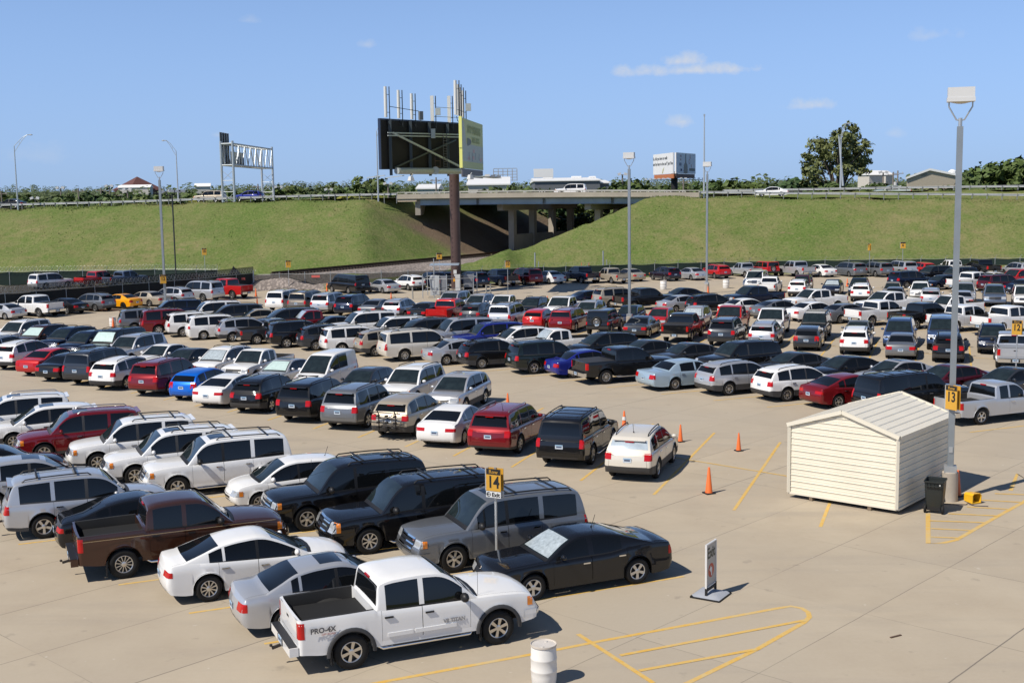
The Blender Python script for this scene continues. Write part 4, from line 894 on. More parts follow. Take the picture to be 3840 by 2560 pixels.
 ('bsuv', 1.54, 142.15, 121.4, 'darkred', 3, '', 'R8', 'dark red full-size SUV along far fence, between navy pickup and white sedan', 'SUV'),
 ('sedan', 4.5, 143.42, 120.4, 'white', 3, '', 'R8', 'white sedan along far fence, between dark red SUV and navy pickup', 'sedan'),
 ('crew', 8.24, 143.62, 119.1, 'navy', 3, '', 'R8', 'navy pickup along far fence, between white sedan and tan pickup', 'pickup truck'),
 ('ext', 11.76, 142.33, 118.0, 'tan', 3, '', 'R8', 'tan pickup along far fence, between navy pickup and tan sedan', 'pickup truck'),
 ('sedan', 14.19, 145.28, 117.0, 'tan', 3, '', 'R8', 'tan sedan along far fence, between tan pickup and plum crossover', 'sedan'),
 ('cuv', 18.45, 145.01, 115.5, 'plum', 3, '', 'R8', 'dark plum crossover by the far fence, tail turned right', 'crossover'),
 ('sedan', 21.71, 145.91, 114.4, 'silver', 3, '', 'R8', 'silver sedan along far fence, between plum crossover and red crossover', 'sedan'),
 ('cuv', 24.9, 147.68, 113.2, 'red', 3, '', 'R8', 'red crossover along far fence, between silver sedan and silver pickup', 'crossover'),
 ('ext', 28.94, 149.83, 111.9, 'silver', 3, '', 'R8', 'silver pickup along far fence, between red crossover and red off-roader', 'pickup truck'),
 ('jeep', 31.52, 150.71, 110.9, 'red', 3, '', 'R8', 'red off-roader with spare wheel by the far fence', 'off-roader'),
 ('crew', 34.98, 148.52, 109.8, 'silver', 3, '', 'R8', 'silver pickup along far fence, between red off-roader and white sedan', 'pickup truck'),
 ('sedan', 37.81, 148.08, 108.7, 'white', 3, '', 'R8', 'white sedan along far fence, between silver pickup and grey minivan', 'sedan'),
 ('minivan', 41.29, 147.8, 107.5, 'gray', 3, '', 'R8', 'grey minivan along far fence, between white sedan and grey SUV', 'minivan'),
 ('suv', 44.28, 146.93, 106.4, 'gray', 3, '', 'R8', 'grey SUV along far fence, between grey minivan and silver SUV', 'SUV'),
 ('suv', 47.55, 147.99, 105.3, 'silver', 3, '', 'R8', 'silver SUV along far fence, between grey SUV and red hatchback', 'SUV'),
 ('hatch', 50.58, 149.12, 104.3, 'red', 3, '', 'R8', 'red hatchback along far fence, between silver SUV and white pickup', 'hatchback'),
 ('ext', 54.05, 148.08, 103.0, 'white', 3, '', 'R8', 'white pickup along far fence, between red hatchback and black pickup', 'pickup truck'),
 ('crew', 56.9, 146.62, 101.8, 'black', 3, '', 'R8', 'black pickup along far fence, between white pickup and silver crossover', 'pickup truck'),
 ('cuv', 60.08, 143.4, 101.3, 'silver', 3, '', 'R8', 'silver crossover along far fence, rightmost, next to black pickup', 'crossover'),
 ('coupe', -45.9, 108.9, 152, 'silver', 2, '', 'R9', 'silver coupe cut by the left edge, along the razor-wire fence', 'coupe'),
 ('crew', -44.01, 111.23, 152, 'white', 2, 'cover=1', 'R9', 'white crew cab pickup with bed cover along the razor-wire fence', 'pickup truck'),
 ('sedan', -42.12, 113.56, 152, 'black', 3, '', 'R9', 'black sedan with spoiler between white pickup and grey crossover by left fence', 'sedan'),
 ('cuv', -40.23, 115.89, 152, 'gray', 3, '', 'R9', 'grey-green crossover between black sedan and yellow coupe', 'crossover'),
 ('coupe', -38.34, 118.22, 152, 'yellow', 3, 'dark=1', 'R9', 'bright yellow coupe along the razor-wire fence', 'coupe'),
 ('oldsedan', -36.45, 120.56, 152, 'tan', 3, '', 'R9', 'tan sedan just right of the yellow coupe', 'sedan'),
 ('cuv', -34.56, 122.89, 152, 'silver', 3, 'rails=1', 'R9', 'silver wagon behind the row 12 light pole on the left', 'crossover'),
 ('bsuv', -32.4, 125.3, 152, 'silver', 3, 'rails=2', 'R9', 'silver full-size SUV next to the raised red pickup', 'SUV'),
 ('crew', -30.3, 128.3, 152, 'red', 3, 'cover=1', 'R9', 'raised red pickup with black bed cover at the end of the razor-wire fence', 'pickup truck'),
 ('bsuv', -55.49, 146.03, 55, 'white', 3, '', 'R10', 'white full-size SUV seen over the razor-wire fence at left', 'SUV'),
 ('crew', -50.58, 148.5, 55, 'red', 3, '', 'R10', 'red pickup half hidden behind the razor-wire fence', 'pickup truck'),
 ('crew', -47.51, 149.22, 55, 'steel', 3, '', 'R10', 'blue-grey pickup half hidden behind the razor-wire fence, right of a red pickup', 'pickup truck'),
]
def opts(s):
    kw = {}
    for p in s.split(','):
        if p:
            a, b = p.split('='); kw[a] = int(b)
    return kw
# ---------------------------------------------------------------- ground, embankment, paving
def at(px, py, z=0.0):
    d = fw + xr_ * (px - 1920) / F_PX - ur_ * (py - 1280) / F_PX
    t = (z - CAM_H) / d.z; return Vector((d.x * t, d.y * t, z))
def dep(px, py, Y):
    d = fw + xr_ * (px - 1920) / F_PX - ur_ * (py - 1280) / F_PX
    t = Y / d.y; return Vector((d.x * t, Y, CAM_H + d.z * t))
AX = RD(-43.0); UX = Vector((cos(AX), sin(AX), 0)); VX = Vector((-sin(AX), cos(AX), 0))
def uv(u, v, z=0.0): return UX * u + VX * v + Vector((0, 0, z))

def nodes(m):
    t = m.node_tree; b = t.nodes['Principled BSDF']
    N = lambda ty, **k: [setattr(n, a, v) for n in [t.nodes.new(ty)] for a, v in k.items()] and t.nodes[-1] or t.nodes[-1]
    return t, b
class NT:
    def __init__(s, m): s.t = m.node_tree; s.b = s.t.nodes['Principled BSDF']; s.L = s.t.links.new
    def n(s, ty, **k):
        q = s.t.nodes.new(ty)
        for a, v in k.items(): setattr(q, a, v)
        return q
    def val(s, sock, v):
        if hasattr(v, 'is_output'): s.L(v, sock)
        else: sock.default_value = v
    def math(s, op, a, b=None, c=None, clamp=False):
        q = s.n('ShaderNodeMath', operation=op); q.use_clamp = clamp
        for i, v in enumerate((a, b, c)):
            if v is not None: s.val(q.inputs[i], v)
        return q.outputs[0]
    def noise(s, vec, scale, detail=5, rough=.55):
        q = s.n('ShaderNodeTexNoise'); q.inputs['Scale'].default_value = scale; q.inputs['Detail'].default_value = detail; q.inputs['Roughness'].default_value = rough
        s.L(vec, q.inputs['Vector']); return q.outputs['Fac']
    def rng(s, v, a, b, c=0.0, d=1.0):
        q = s.n('ShaderNodeMapRange'); q.clamp = True
        for i, x in enumerate((v, a, b, c, d)): s.val(q.inputs[i], x)
        return q.outputs[0]
    def mix(s, f, a, b):
        q = s.n('ShaderNodeMix', data_type='RGBA'); s.val(q.inputs[0], f)
        for i, v in ((6, a), (7, b)):
            if hasattr(v, 'is_output'): s.L(v, q.inputs[i])
            else: q.inputs[i].default_value = (*v, 1)
        return q.outputs[2]
    def xyz(s, rot=0.0, scale=(1, 1, 1)):
        g = s.n('ShaderNodeNewGeometry'); mp = s.n('ShaderNodeMapping'); mp.inputs['Rotation'].default_value[2] = rot; mp.inputs['Scale'].default_value = scale
        s.L(g.outputs['Position'], mp.inputs['Vector']); sp = s.n('ShaderNodeSeparateXYZ'); s.L(mp.outputs[0], sp.inputs[0])
        return mp.outputs[0], sp.outputs[0], sp.outputs[1], sp.outputs[2]
    def bump(s, h, st, dist=.02):
        q = s.n('ShaderNodeBump'); q.inputs['Strength'].default_value = st; q.inputs['Distance'].default_value = dist
        s.L(h, q.inputs['Height']); s.L(q.outputs[0], s.b.inputs['Normal'])

def raw(name, rough=.8):
    m = bpy.data.materials.new(name); m.use_nodes = True; m.node_tree.nodes['Principled BSDF'].inputs['Roughness'].default_value = rough
    m.node_tree.nodes['Principled BSDF'].inputs['Specular IOR Level'].default_value = .25
    return m
# old concrete paving: sawn joints on a 3.3 x 4.95 m grid, stains, tyre polish along the aisles
CONC = raw('lot_concrete', .78); q = NT(CONC)
vec, u_, v_, _ = q.xyz(-AX)
p0, px_, py_, _ = q.xyz()
big = q.noise(p0, .05, 4); mid = q.noise(p0, .45, 6, .62); fine = q.noise(p0, 9, 5, .7); spk = q.noise(p0, 1.6, 3)
st_v, su, sv, _ = q.xyz(-AX, (.16, 1.1, 1)); streak = q.noise(st_v, .7, 5, .6)
col = q.mix(q.rng(mid, .3, .72), (.405, .332, .240), (.505, .428, .315))
col = q.mix(q.rng(big, .38, .66), col, (.425, .370, .290))
col = q.mix(q.math('MULTIPLY', q.rng(streak, .52, .74), .45), col, (.30, .265, .225))
col = q.mix(q.math('MULTIPLY', q.rng(fine, .3, .75), .22), col, (.52, .46, .37))
col = q.mix(q.math('MULTIPLY', q.rng(spk, .66, .74), .35), col, (.21, .185, .155))
col = q.mix(q.math('MULTIPLY', q.rng(q.noise(p0, 3.1, 2), .73, .77), .5), col, (.60, .56, .47))
# slab to slab tone
def frac(x, s, o): return q.math('FRACT', q.math('DIVIDE', q.math('SUBTRACT', x, o), s))
iu = q.math('FLOOR', q.math('DIVIDE', q.math('SUBTRACT', u_, -20.0), 3.3)); iv = q.math('FLOOR', q.math('DIVIDE', q.math('SUBTRACT', v_, 27.05), 4.95))
cmb = q.n('ShaderNodeCombineXYZ'); q.L(iu, cmb.inputs[0]); q.L(iv, cmb.inputs[1])
wn_ = q.n('ShaderNodeTexWhiteNoise'); q.L(cmb.outputs[0], wn_.inputs['Vector'])
col = q.mix(q.math('MULTIPLY', wn_.outputs['Value'], .20), col, (.33, .285, .23))
wob = q.math('MULTIPLY', q.math('SUBTRACT', q.noise(p0, .9, 3), .5), .05)
def joint(x, s, o, w):
    f = frac(q.math('ADD', x, wob), s, o)
    d = q.math('MULTIPLY', q.math('MINIMUM', f, q.math('SUBTRACT', 1.0, f)), s)
    return q.rng(d, w, w * 2.4, 1.0, 0.0)
fade = q.rng(q.noise(p0, .12, 3), .34, .6, .25, 1.0)
j1 = q.math('MULTIPLY', joint(u_, 3.3, -20.0, .006), fade); j2 = q.math('MULTIPLY', joint(v_, 4.95, 27.05, .006), q.rng(q.noise(p0, .2, 3), .38, .62, .12, .9))
j3 = joint(u_, 13.2, -10.1, .010)
jj = q.math('MAXIMUM', q.math('MAXIMUM', j1, j2), q.math('MULTIPLY', j3, .9))
col = q.mix(q.math('MULTIPLY', jj, .7), col, (.085, .08, .075))
q.L(col, q.b.inputs['Base Color'])
q.bump(q.math('SUBTRACT', q.math('ADD', q.math('MULTIPLY', fine, .25), q.math('MULTIPLY', mid, .5)), jj), .35, .012)

FENCE = [(-62, 95), (-56, 102), (-49.3, 110.5), (-33.6, 130.2), (-29.6, 139.2), (-15, 139.8), (-6, 143.5), (4, 148.3), (15, 151.0), (27, 153.4), (40, 154.2), (52, 153.6), (64, 152.2), (84, 148)]
lot = [(-75, -6), (90, -6), (90, 147)] + [(x + .3, y + .4) for x, y in FENCE[::-1]]
bm = bmesh.new(); vs = [bm.verts.new((x, y, 0)) for x, y in lot]; bm.faces.new(vs); bmesh.ops.triangulate(bm, faces=bm.faces[:])
me = bpy.data.meshes.new('parking_lot'); bm.normal_update()
for f in bm.faces:
    if f.normal.z < 0: f.normal_flip()
bm.to_mesh(me); bm.free(); me.materials.append(CONC)
tag(link('parking_lot', me), kind='structure')

# railway line, highway line
RA, RB = Vector((-26.2, 144.0)), Vector((.6, 187.7)); RDIR = (RB - RA).normalized(); RN = Vector((RDIR.y, -RDIR.x))   # RN points to the right (+X)
def rail_off(x, y): return (Vector((x, y)) - RA).dot(RN)
HS = -.187
def hy(x): return 183.0 + HS * x                       # near edge of the highway
RAILZ = [(-160, 9.6), (-66, 10.42), (-28, 11.0), (-8, 11.05), (12, 10.95), (28, 10.65), (45, 10.2), (60, 9.9), (76, 9.5), (120, 8.6), (200, 7.6)]
RAILZ2 = [(-160, 9.6), (-66, 10.42), (-28, 11.0), (-8, 11.05), (12, 10.98), (28, 10.85), (45, 10.85), (60, 10.9), (76, 10.85), (120, 10.6), (200, 10.2)]
def road_z(x): return pch(RAILZ, x) - .78
def road_z2(x): return pch(RAILZ2, x) - .78
def bump_noise(x, y): return .22 * sin(x * .31 + y * .17) * sin(y * .43 - x * .11) + .12 * sin(x * .9 + 1.3) * sin(y * .77)
def terr(x, y):
    zr = road_z(x); d = hy(x) - y
    slope = 2.5 if x < 0 else 2.05
    zr2 = road_z2(x)
    if d < -6.5 and x > 26: z = zr - .1 + (zr2 - zr) * sst(6.5, 12.0, -d)
    elif d < 2.2: z = zr - .12 - .02 * max(0, d)
    else: z = zr - .2 - (d - 2.2) / slope
    if d < -34: z = zr2 - .15 - (-34 - d) / 2.2
    base = .15 + .10 * sst(0, 30, 150 - y) if y > 60 else -.05
    z = max(z, base + (.35 if 6 < rail_off(x, y) < 16 else 0))
    r = rail_off(x, y)
    # ballast shoulder and the cutting under the bridge
    s_al = (Vector((x, y)) - RA).dot(RDIR); bal = 1.5 * sst(-10, -3, s_al) - max(0, abs(r) - 2.6) / 2.6
    tl = 1.5 + max(0, -r - 4.6) / 1.55; tr = 1.3 + max(0, r - 9.0) / 1.6
    z = min(z, tl if r < 0 else tr)
    z = max(z, bal)
    if x < -34 and y < 152: z = min(z, .12); return z
    z += bump_noise(x, y) * (1.0 if abs(r) > 6 and y > 100 else .25)
    if abs(r) < 2.4 and s_al > -2: z = 1.5
    return z
GRASS = raw('embankment_grass', .9); q = NT(GRASS)
p0, gx, gy, gz = q.xyz()
r_ = q.math('ADD', q.math('MULTIPLY', q.math('SUBTRACT', gx, RA.x), RN.x), q.math('MULTIPLY', q.math('SUBTRACT', gy, RA.y), RN.y))
n1 = q.noise(p0, .09, 5, .6); n2 = q.noise(p0, .5, 6, .65); n3 = q.noise(p0, 3.2, 6, .7)
col = q.mix(q.rng(n1, .36, .64), (.100, .158, .032), (.215, .205, .085))
col = q.mix(q.math('MULTIPLY', q.rng(n2, .42, .66), .85), col, (.10, .165, .03))
col = q.mix(q.math('MULTIPLY', q.rng(q.noise(p0, 1.3, 5, .7), .56, .72), .5), col, (.27, .235, .13))
col = q.mix(q.math('MULTIPLY', q.rng(n3, .45, .72), .6), col, (.25, .23, .10))
col = q.mix(q.math('MULTIPLY', q.rng(n3, .5, .3), .5), col, (.055, .075, .018))
col = q.mix(q.rng(q.noise(p0, .33, 5, .7), .665, .70, 0, .55), col, (.27, .19, .115))
und = q.math('MULTIPLY', q.rng(r_, -15.5, -11.5, 0.0, 1.0), q.rng(gy, 182, 185))                # bare dirt under the bridge
und = q.math('MULTIPLY', und, q.rng(r_, 13.0, 16.0, 1.0, 0.0))
col = q.mix(und, col, (.17, .125, .085))
s_l = q.math('ADD', q.math('MULTIPLY', q.math('SUBTRACT', gx, RA.x), RDIR.x), q.math('MULTIPLY', q.math('SUBTRACT', gy, RA.y), RDIR.y))
ball = q.math('MULTIPLY', q.math('MULTIPLY', q.rng(s_l, -12, -7), q.rng(r_, -4.6, -3.4)), q.rng(q.math('ADD', r_, q.math('MULTIPLY', q.math('SUBTRACT', n2, .5), 3.5)), 7.0, 7.8, 1.0, 0.0))
vo = q.n('ShaderNodeTexVoronoi'); vo.inputs['Scale'].default_value = 3.0; q.L(p0, vo.inputs['Vector'])
stone = q.mix(q.rng(vo.outputs['Distance'], .1, .55), (.46, .395, .35), (.19, .165, .15))
stone = q.mix(q.math('MULTIPLY', vo.outputs['Color'], .35), stone, (.40, .34, .31))
col = q.mix(ball, col, stone)
lotm = q.math('MULTIPLY', q.rng(gx, -33.6, -34.4), q.rng(gy, 152.4, 151.6)); col = q.mix(lotm, col, q.mix(n2, (.30, .27, .22), (.20, .185, .16)))
q.L(col, q.b.inputs['Base Color'])
q.bump(q.math('ADD', q.math('MULTIPLY', n3, .6), q.math('MULTIPLY', n2, .6)), .9, .30)
# one terrain sheet: fine near the slope, reaching past the horizon outside it
xs_ = [-9000, -3000, -900, -400, -220] + [-160 + i * 1.15 for i in range(262)] + [220, 400, 900, 3000, 9000]
ys_ = [-300, -40, 40, 80, 96] + [104 + i * 1.05 for i in range(118)] + [236, 260, 320, 500, 900, 1600, 3000, 6000, 12000]
vs = []; fs = []
for y in ys_:
    for x in xs_:
        if y > 330 or abs(x) > 250: z = .5 + 6 * sst(260, 900, math.hypot(x, y)) * 0 + (0 if y < 330 else 0)
        elif y < 100: z = -.35
        else: z = terr(x, y)
        if 100 <= y <= 330 and abs(x) <= 250:
            pass
        vs.append((x, y, z - .02))
n = len(xs_)
for j in range(len(ys_) - 1):
    for i in range(n - 1): fs.append((j * n + i, j * n + i + 1, (j + 1) * n + i + 1, (j + 1) * n + i))
# keep the sheet below the paving inside the lot
def in_lot(x, y):
    c = False; k = len(lot) - 1
    for i in range(len(lot)):
        xi, yi = lot[i]; xk, yk = lot[k]
        if (yi > y) != (yk > y) and x < (xk - xi) * (y - yi) / (yk - yi) + xi: c = not c
        k = i
    return c
vs = [(x, y, -.35 if in_lot(x, y) and all(in_lot(x + a, y + b) for a, b in ((1.3, 0), (-1.3, 0), (0, 1.3), (0, -1.3))) else z) for x, y, z in vs]
me = bpy.data.meshes.new('embankment'); me.from_pydata(vs, [], fs); me.materials.append(GRASS); me.polygons.foreach_set('use_smooth', [True] * len(fs)); me.update()
tag(link('embankment', me), kind='structure')

# grass tufts and weeds on the slope: nobody could count them
rnd = random.Random(3); gb = MB()
def tuft(x, y, z, h, k, mi):
    for _ in range(k):
        a = rnd.uniform(0, 2 * pi); w = h * rnd.uniform(.25, .5); l = rnd.uniform(.0, .35) * h; b = rnd.uniform(0, 2 * pi)
        dx, dy = cos(a) * w, sin(a) * w; ox, oy = rnd.uniform(-.5, .5) * h, rnd.uniform(-.5, .5) * h
        gb.add([(x + ox - dx, y + oy - dy, z - .05), (x + ox + dx, y + oy + dy, z - .05), (x + ox + dx * .3 + cos(b) * l, y + oy + dy * .3 + sin(b) * l, z + h)], [(0, 1, 2)], mi)
for i in range(15000):
    x = rnd.uniform(-95, 92); y = rnd.uniform(138, hy(x) + .2) if rnd.random() < .8 else hy(x) - rnd.uniform(.3, 2.6)
    r = rail_off(x, y)
    if -5 < r < 8 or in_lot(x, y) or y < 118: continue
    if -16 < r < 15 and y > hy(x) - 4: continue
    if abs(x) / y > .46: continue
    z = terr(x, y)
    nn = sin(x * .23 + 2 * sin(y * .2)) * sin(y * .31 + x * .07)
    tuft(x, y, z, rnd.uniform(.05, .13) * (1.25 if hy(x) - y < 3 else 1) * (1.6 if nn > .8 else 1), 3, 0 if nn > -.1 else 1 if rnd.random() < .6 else 2)
go = gb.build('grass', [mat('grass_green', (.135, .185, .04), .8, vscale=.3, var=.3), mat('grass_olive', (.20, .205, .07), .85), mat('grass_straw', (.30, .255, .115), .9)], sharp=0)
tag(go, kind='stuff', label='grass and weeds on the highway embankment', cat='grass')

# painted stall lines and the hatched islands, sheets just above the paving
YEL = raw('line_paint', .7); q = NT(YEL); p0, a_, b_, _ = q.xyz()
col = q.mix(q.rng(q.noise(p0, 5, 5, .7), .42, .72), (.66, .40, .085), (.60, .47, .22)); q.L(q.mix(q.math('MULTIPLY', q.rng(q.noise(p0, .6, 4), .5, .75), .6), col, (.55, .46, .29)), q.b.inputs['Base Color'])
ln = MB()
def strip(a, b, w, z=.004, mb=None):
    a, b = Vector(a), Vector(b); d = (b - a).normalized(); n_ = Vector((-d.y, d.x)) * w / 2
    (mb or ln).add([(*(a - n_), z), (*(b - n_), z), (*(b + n_), z), (*(a + n_), z)], [(0, 1, 2, 3)], 0)
rowsets = [(21.4, 23.5, -50, -10.5), (38.75, 70.0, -92, -15), (56.2, 23.5, -110, -18), (73.9, 70, -110, -24), (91.4, 23.5, -90, -30), (108.9, 70, -80, -36), (126.6, 23.5, -72, -42)]
for k, (vc, h, ua, ub) in enumerate(rowsets):
    us = sorted(UX.x * c[1] + UX.y * c[2] for c in CARS if c[7] == ('R%d' % (k + 1)))
    cut = [us[0] - 1.6] + [(a + b) / 2 if b - a < 4.6 else a + 1.6 for a, b in zip(us, us[1:])] + [us[-1] + 1.6]
    if k == 0: cut.pop()
    if k == 1: cut += [us[-1] + 4.85, us[-1] + 8.0]
    hd = Vector((cos(RD(h)), sin(RD(h)))); hv = hd.x * VX.x + hd.y * VX.y; hu = hd.x * UX.x + hd.y * UX.y
    va = vc - 2.75
    for u in cut:
        p = uv(u, va).to_2d(); s0, s1 = (vc - 5.35 - va) / hv, (vc + 5.2 - va) / hv
        strip(p + hd * s0, p + hd * s1, .11, .004 + .0006 * k)
    strip(uv(cut[0], vc).to_2d(), uv(cut[-1] + .3, vc).to_2d(), .10, .009)
tag(ln.build('stall_markings', YEL), kind='structure')
# islands
def path_strip(pts, w, mb, z):
    P = [Vector(p) for p in pts]; L_, R_ = [], []
    for i, p in enumerate(P):
        d = (P[min(i + 1, len(P) - 1)] - P[max(i - 1, 0)]).normalized(); n_ = Vector((-d.y, d.x)) * w / 2
        L_.append((*(p + n_), z)); R_.append((*(p - n_), z))
    for i in range(len(P) - 1): mb.add([R_[i], R_[i + 1], L_[i + 1], L_[i]], [(0, 1, 2, 3)], 0)
i1 = MB()
path_strip([(-4.4, 24.45), (.99, 26.87), (1.94, 27.33), (6.6, 29.42), (6.95, 29.55), (7.18, 29.4), (7.27, 29.1), (7.22, 28.75), (7.0, 28.38), (5.5, 26.68), (3.66, 24.83), (2.4, 23.9)], .13, i1, .0045)
for a, b in (((1.47, 27.81), (2.92, 24.84)), ((2.35, 26.43), (7.05, 28.52)), ((2.69, 25.53), (5.54, 26.7))): strip(a, b, .12, .0085, i1)
tag(i1.build('hatched_marking', YEL), kind='structure')
i2 = MB()
path_strip([(13.37, 38.18), (12.23, 34.84), (12.7, 34.87), (13.18, 35.15), (13.94, 36.02), (15.46, 37.74), (16.97, 39.4), (18.4, 41.3), (18.45, 43.44), (17.2, 41.0)], .14, i2, .0045)
for a, b in (((12.5, 35.5), (13.4, 35.32)), ((12.86, 36.4), (13.98, 36.14)), ((13.1, 37.3), (14.75, 36.98)), ((14.0, 38.1), (15.42, 37.75)), ((14.9, 38.91), (16.11, 38.54)), ((15.66, 39.77), (16.89, 39.39)), ((16.5, 40.6), (17.6, 40.35))): strip(a, b, .11, .0085, i2)
tag(i2.build('hatched_marking', YEL), kind='structure')

# ---------------------------------------------------------------- railway
t = MB()
L_ = 260
def rp(s, o, z): p = RA + RDIR * s + RN * o; return (p.x, p.y, z)
for o in (-.72, .72):
    t.bar(rp(-2.5, o, 1.80), rp(L_, o, 1.80), .075, .17, 0)
for i in range(int((L_ + 2) / .6)):
    t.bar(rp(-2 + i * .6, -1.3, 1.61), rp(-2 + i * .6, 1.3, 1.61), .24, .2, 1)
tag(t.build('railway_track', [mat('rail_rust', (.07, .035, .02), .6, .4), mat('sleeper', (.035, .025, .02), .85)]), 'dark railway track on pale gravel leading under the bridge', 'railway track')

# ---------------------------------------------------------------- highway
ASP = mat('road_concrete', (.40, .36, .30), .8, var=.12, vscale=.4)
def ribbon(y0, y1, dz, xa, xb, step=4.0, zf=None):
    mb = MB(); road_z = zf or globals()['road_z']; x = xa; pts = []
    while x <= xb + .01: pts.append(x); x += step
    for a, b in zip(pts, pts[1:]):
        mb.add([(a, hy(a) + y0, road_z(a) + dz), (b, hy(b) + y0, road_z(b) + dz), (b, hy(b) + y1, road_z(b) + dz), (a, hy(a) + y1, road_z(a) + dz)], [(0, 1, 2, 3)], 0)
    return mb
bx0, bx1 = -17.2, 27.6
tag(ribbon(.25, 14.4, .03, -200, -16, 4).build('highway', ASP), kind='structure')
tag(ribbon(.25, 7.0, .03, 26, 226, 4).build('highway', ASP), kind='structure')
tag(ribbon(17.0, 31, .035, -200, -16, 4).build('highway', ASP), kind='structure')
tag(ribbon(11.6, 31, .035, 26, 226, 4, road_z2).build('highway', ASP), kind='structure')
CNC = mat('bridge_concrete', (.40, .355, .285), .8, var=.16, vscale=.5, bump=.15)
CNC2 = mat('pier_concrete', (.36, .32, .265), .85, var=.18, vscale=.35, bump=.15)
STEEL = mat('girder_paint', (.33, .38, .41), .5, .1, var=.22, vscale=.3)
GALV = mat('galvanised', (.50, .52, .53), .42, .65, var=.1, vscale=2); BEAM = mat('guard_beam', (.52, .53, .53), .5, .15, var=.08, vscale=1)
def bp(x, o, z): return (x, hy(x) + o, z)
br = empty('highway_bridge', (5, hy(5), 0), 0, 'concrete highway overpass on steel girders above the railway', 'bridge')
def part(mb, name, mats, par, sharp=35):
    """world-built mesh, parented to a root that stands elsewhere"""
    o = mb.build(name, mats, par, sharp=sharp); o.matrix_parent_inverse = Matrix.LocRotScale(par.location, par.rotation_euler, par.scale).inverted(); return o
g = MB()
zD = lambda x: road_z(x)
segs = [(-14.4, -4.9), (-4.9, 5.1), (5.1, 15.2), (15.2, 25.0)]
for a, b in segs:
    for oo in (.0, 17.0):
        g.add([bp(a, oo, zD(a) - .30), bp(b, oo, zD(b) - .30), bp(b, oo + 14.6, zD(b) - .30), bp(a, oo + 14.6, zD(a) - .30), bp(a, oo, zD(a) + .03), bp(b, oo, zD(b) + .03), bp(b, oo + 14.6, zD(b) + .03), bp(a, oo + 14.6, zD(a) + .03)],
              [(0, 3, 2, 1), (4, 5, 6, 7), (0, 1, 5, 4), (1, 2, 6, 5), (2, 3, 7, 6), (3, 0, 4, 7)], 0)
part(g, 'deck', [CNC], br)
for o in (.7, 3.6, 6.5, 9.4, 12.3, 17.8, 20.7, 23.6, 26.5, 29.5):
    g = MB()
    for a, b in segs:
        g.bar(bp(a + .05, o, zD(a) - .31 - .45), bp(b - .05, o, zD(b) - .31 - .45), .03, .86)
        g.bar(bp(a + .05, o, zD(a) - 1.18), bp(b - .05, o, zD(b) - 1.18), .36, .05)
        for xx in (a + .15, b - .15): g.box(bp(xx, o, zD(xx) - .75), (.05, .34, .84), 1)
    part(g, 'girder', [STEEL, mat('girder_stain', (.10, .075, .06), .8)], br)
for o0, lab in ((-.05, 1), (14.3, 1), (17.0, 1), (31.2, 1)):
    g = MB()
    xs2 = [bx0 + i * (bx1 - bx0) / 16 for i in range(17)]
    for a, b in zip(xs2, xs2[1:]):
        g.bar(bp(a, o0, zD(a) + .22), bp(b, o0, zD(b) + .22), .26, .62)
        g.bar(bp(a, o0, zD(a) - .12), bp(b, o0, zD(b) - .12), .34, .14)
    part(g, 'parapet', [CNC], br)
    g = MB()
    for i, a in enumerate(xs2):
        g.box(bp(a, o0, zD(a) + .66), (.14, .16, .30))
    for a, b in zip(xs2, xs2[1:]): g.bar(bp(a, o0, zD(a) + .80), bp(b, o0, zD(b) + .80), .12, .10)
    part(g, 'handrail', [mat('rail_paint', (.47, .46, .42), .6)], br)
# approach walls
for a, b in ((bx0, -14.2), (24.6, bx1)):
    g = MB(); g.bar(bp(a, .1, zD(a) - .35), bp(b, .1, zD(b) - .35), .3, .55); part(g, 'wing_wall', [mat('tan_concrete', (.46, .38, .28), .8, var=.1)], br)
for xa in (-14.1, 24.7):
    g = MB(); g.bar(bp(xa, .6, zD(xa) - 1.5), bp(xa + .5, 31, zD(xa) - 1.5), .8, 2.4); part(g, 'abutment', [CNC2], br)
# bents, skewed along the track
sk = Vector((cos(RD(58.5)), sin(RD(58.5))))
for x0_, y0_ in ((.35, 190.4), (13.5, 185.5)):
    for k in range(4):
        p = Vector((x0_, y0_)) + sk * (k * 6.3)
        g = MB(); zb_ = 1.2; g.box((p.x, p.y, (zb_ + 8.1) / 2), (.95, .95, 8.1 - zb_), 0, RD(61)); part(g, 'pier_column', [CNC2], br)
    a = Vector((x0_, y0_)) - sk * 3.6; b = Vector((x0_, y0_)) + sk * (3 * 6.3 + 1.5)
    g = MB().bar((a.x, a.y, 8.55), (b.x, b.y, 8.55), 1.05, 1.0); part(g, 'cap_beam', [CNC2], br)
    a = Vector((x0_, y0_)) + sk * .2
    g = MB().bar((a.x, a.y, 2.9), (b.x - sk.x * 1.6, b.y - sk.y * 1.6, 2.9), .7, 2.8); part(g, 'crash_wall', [CNC2], br)

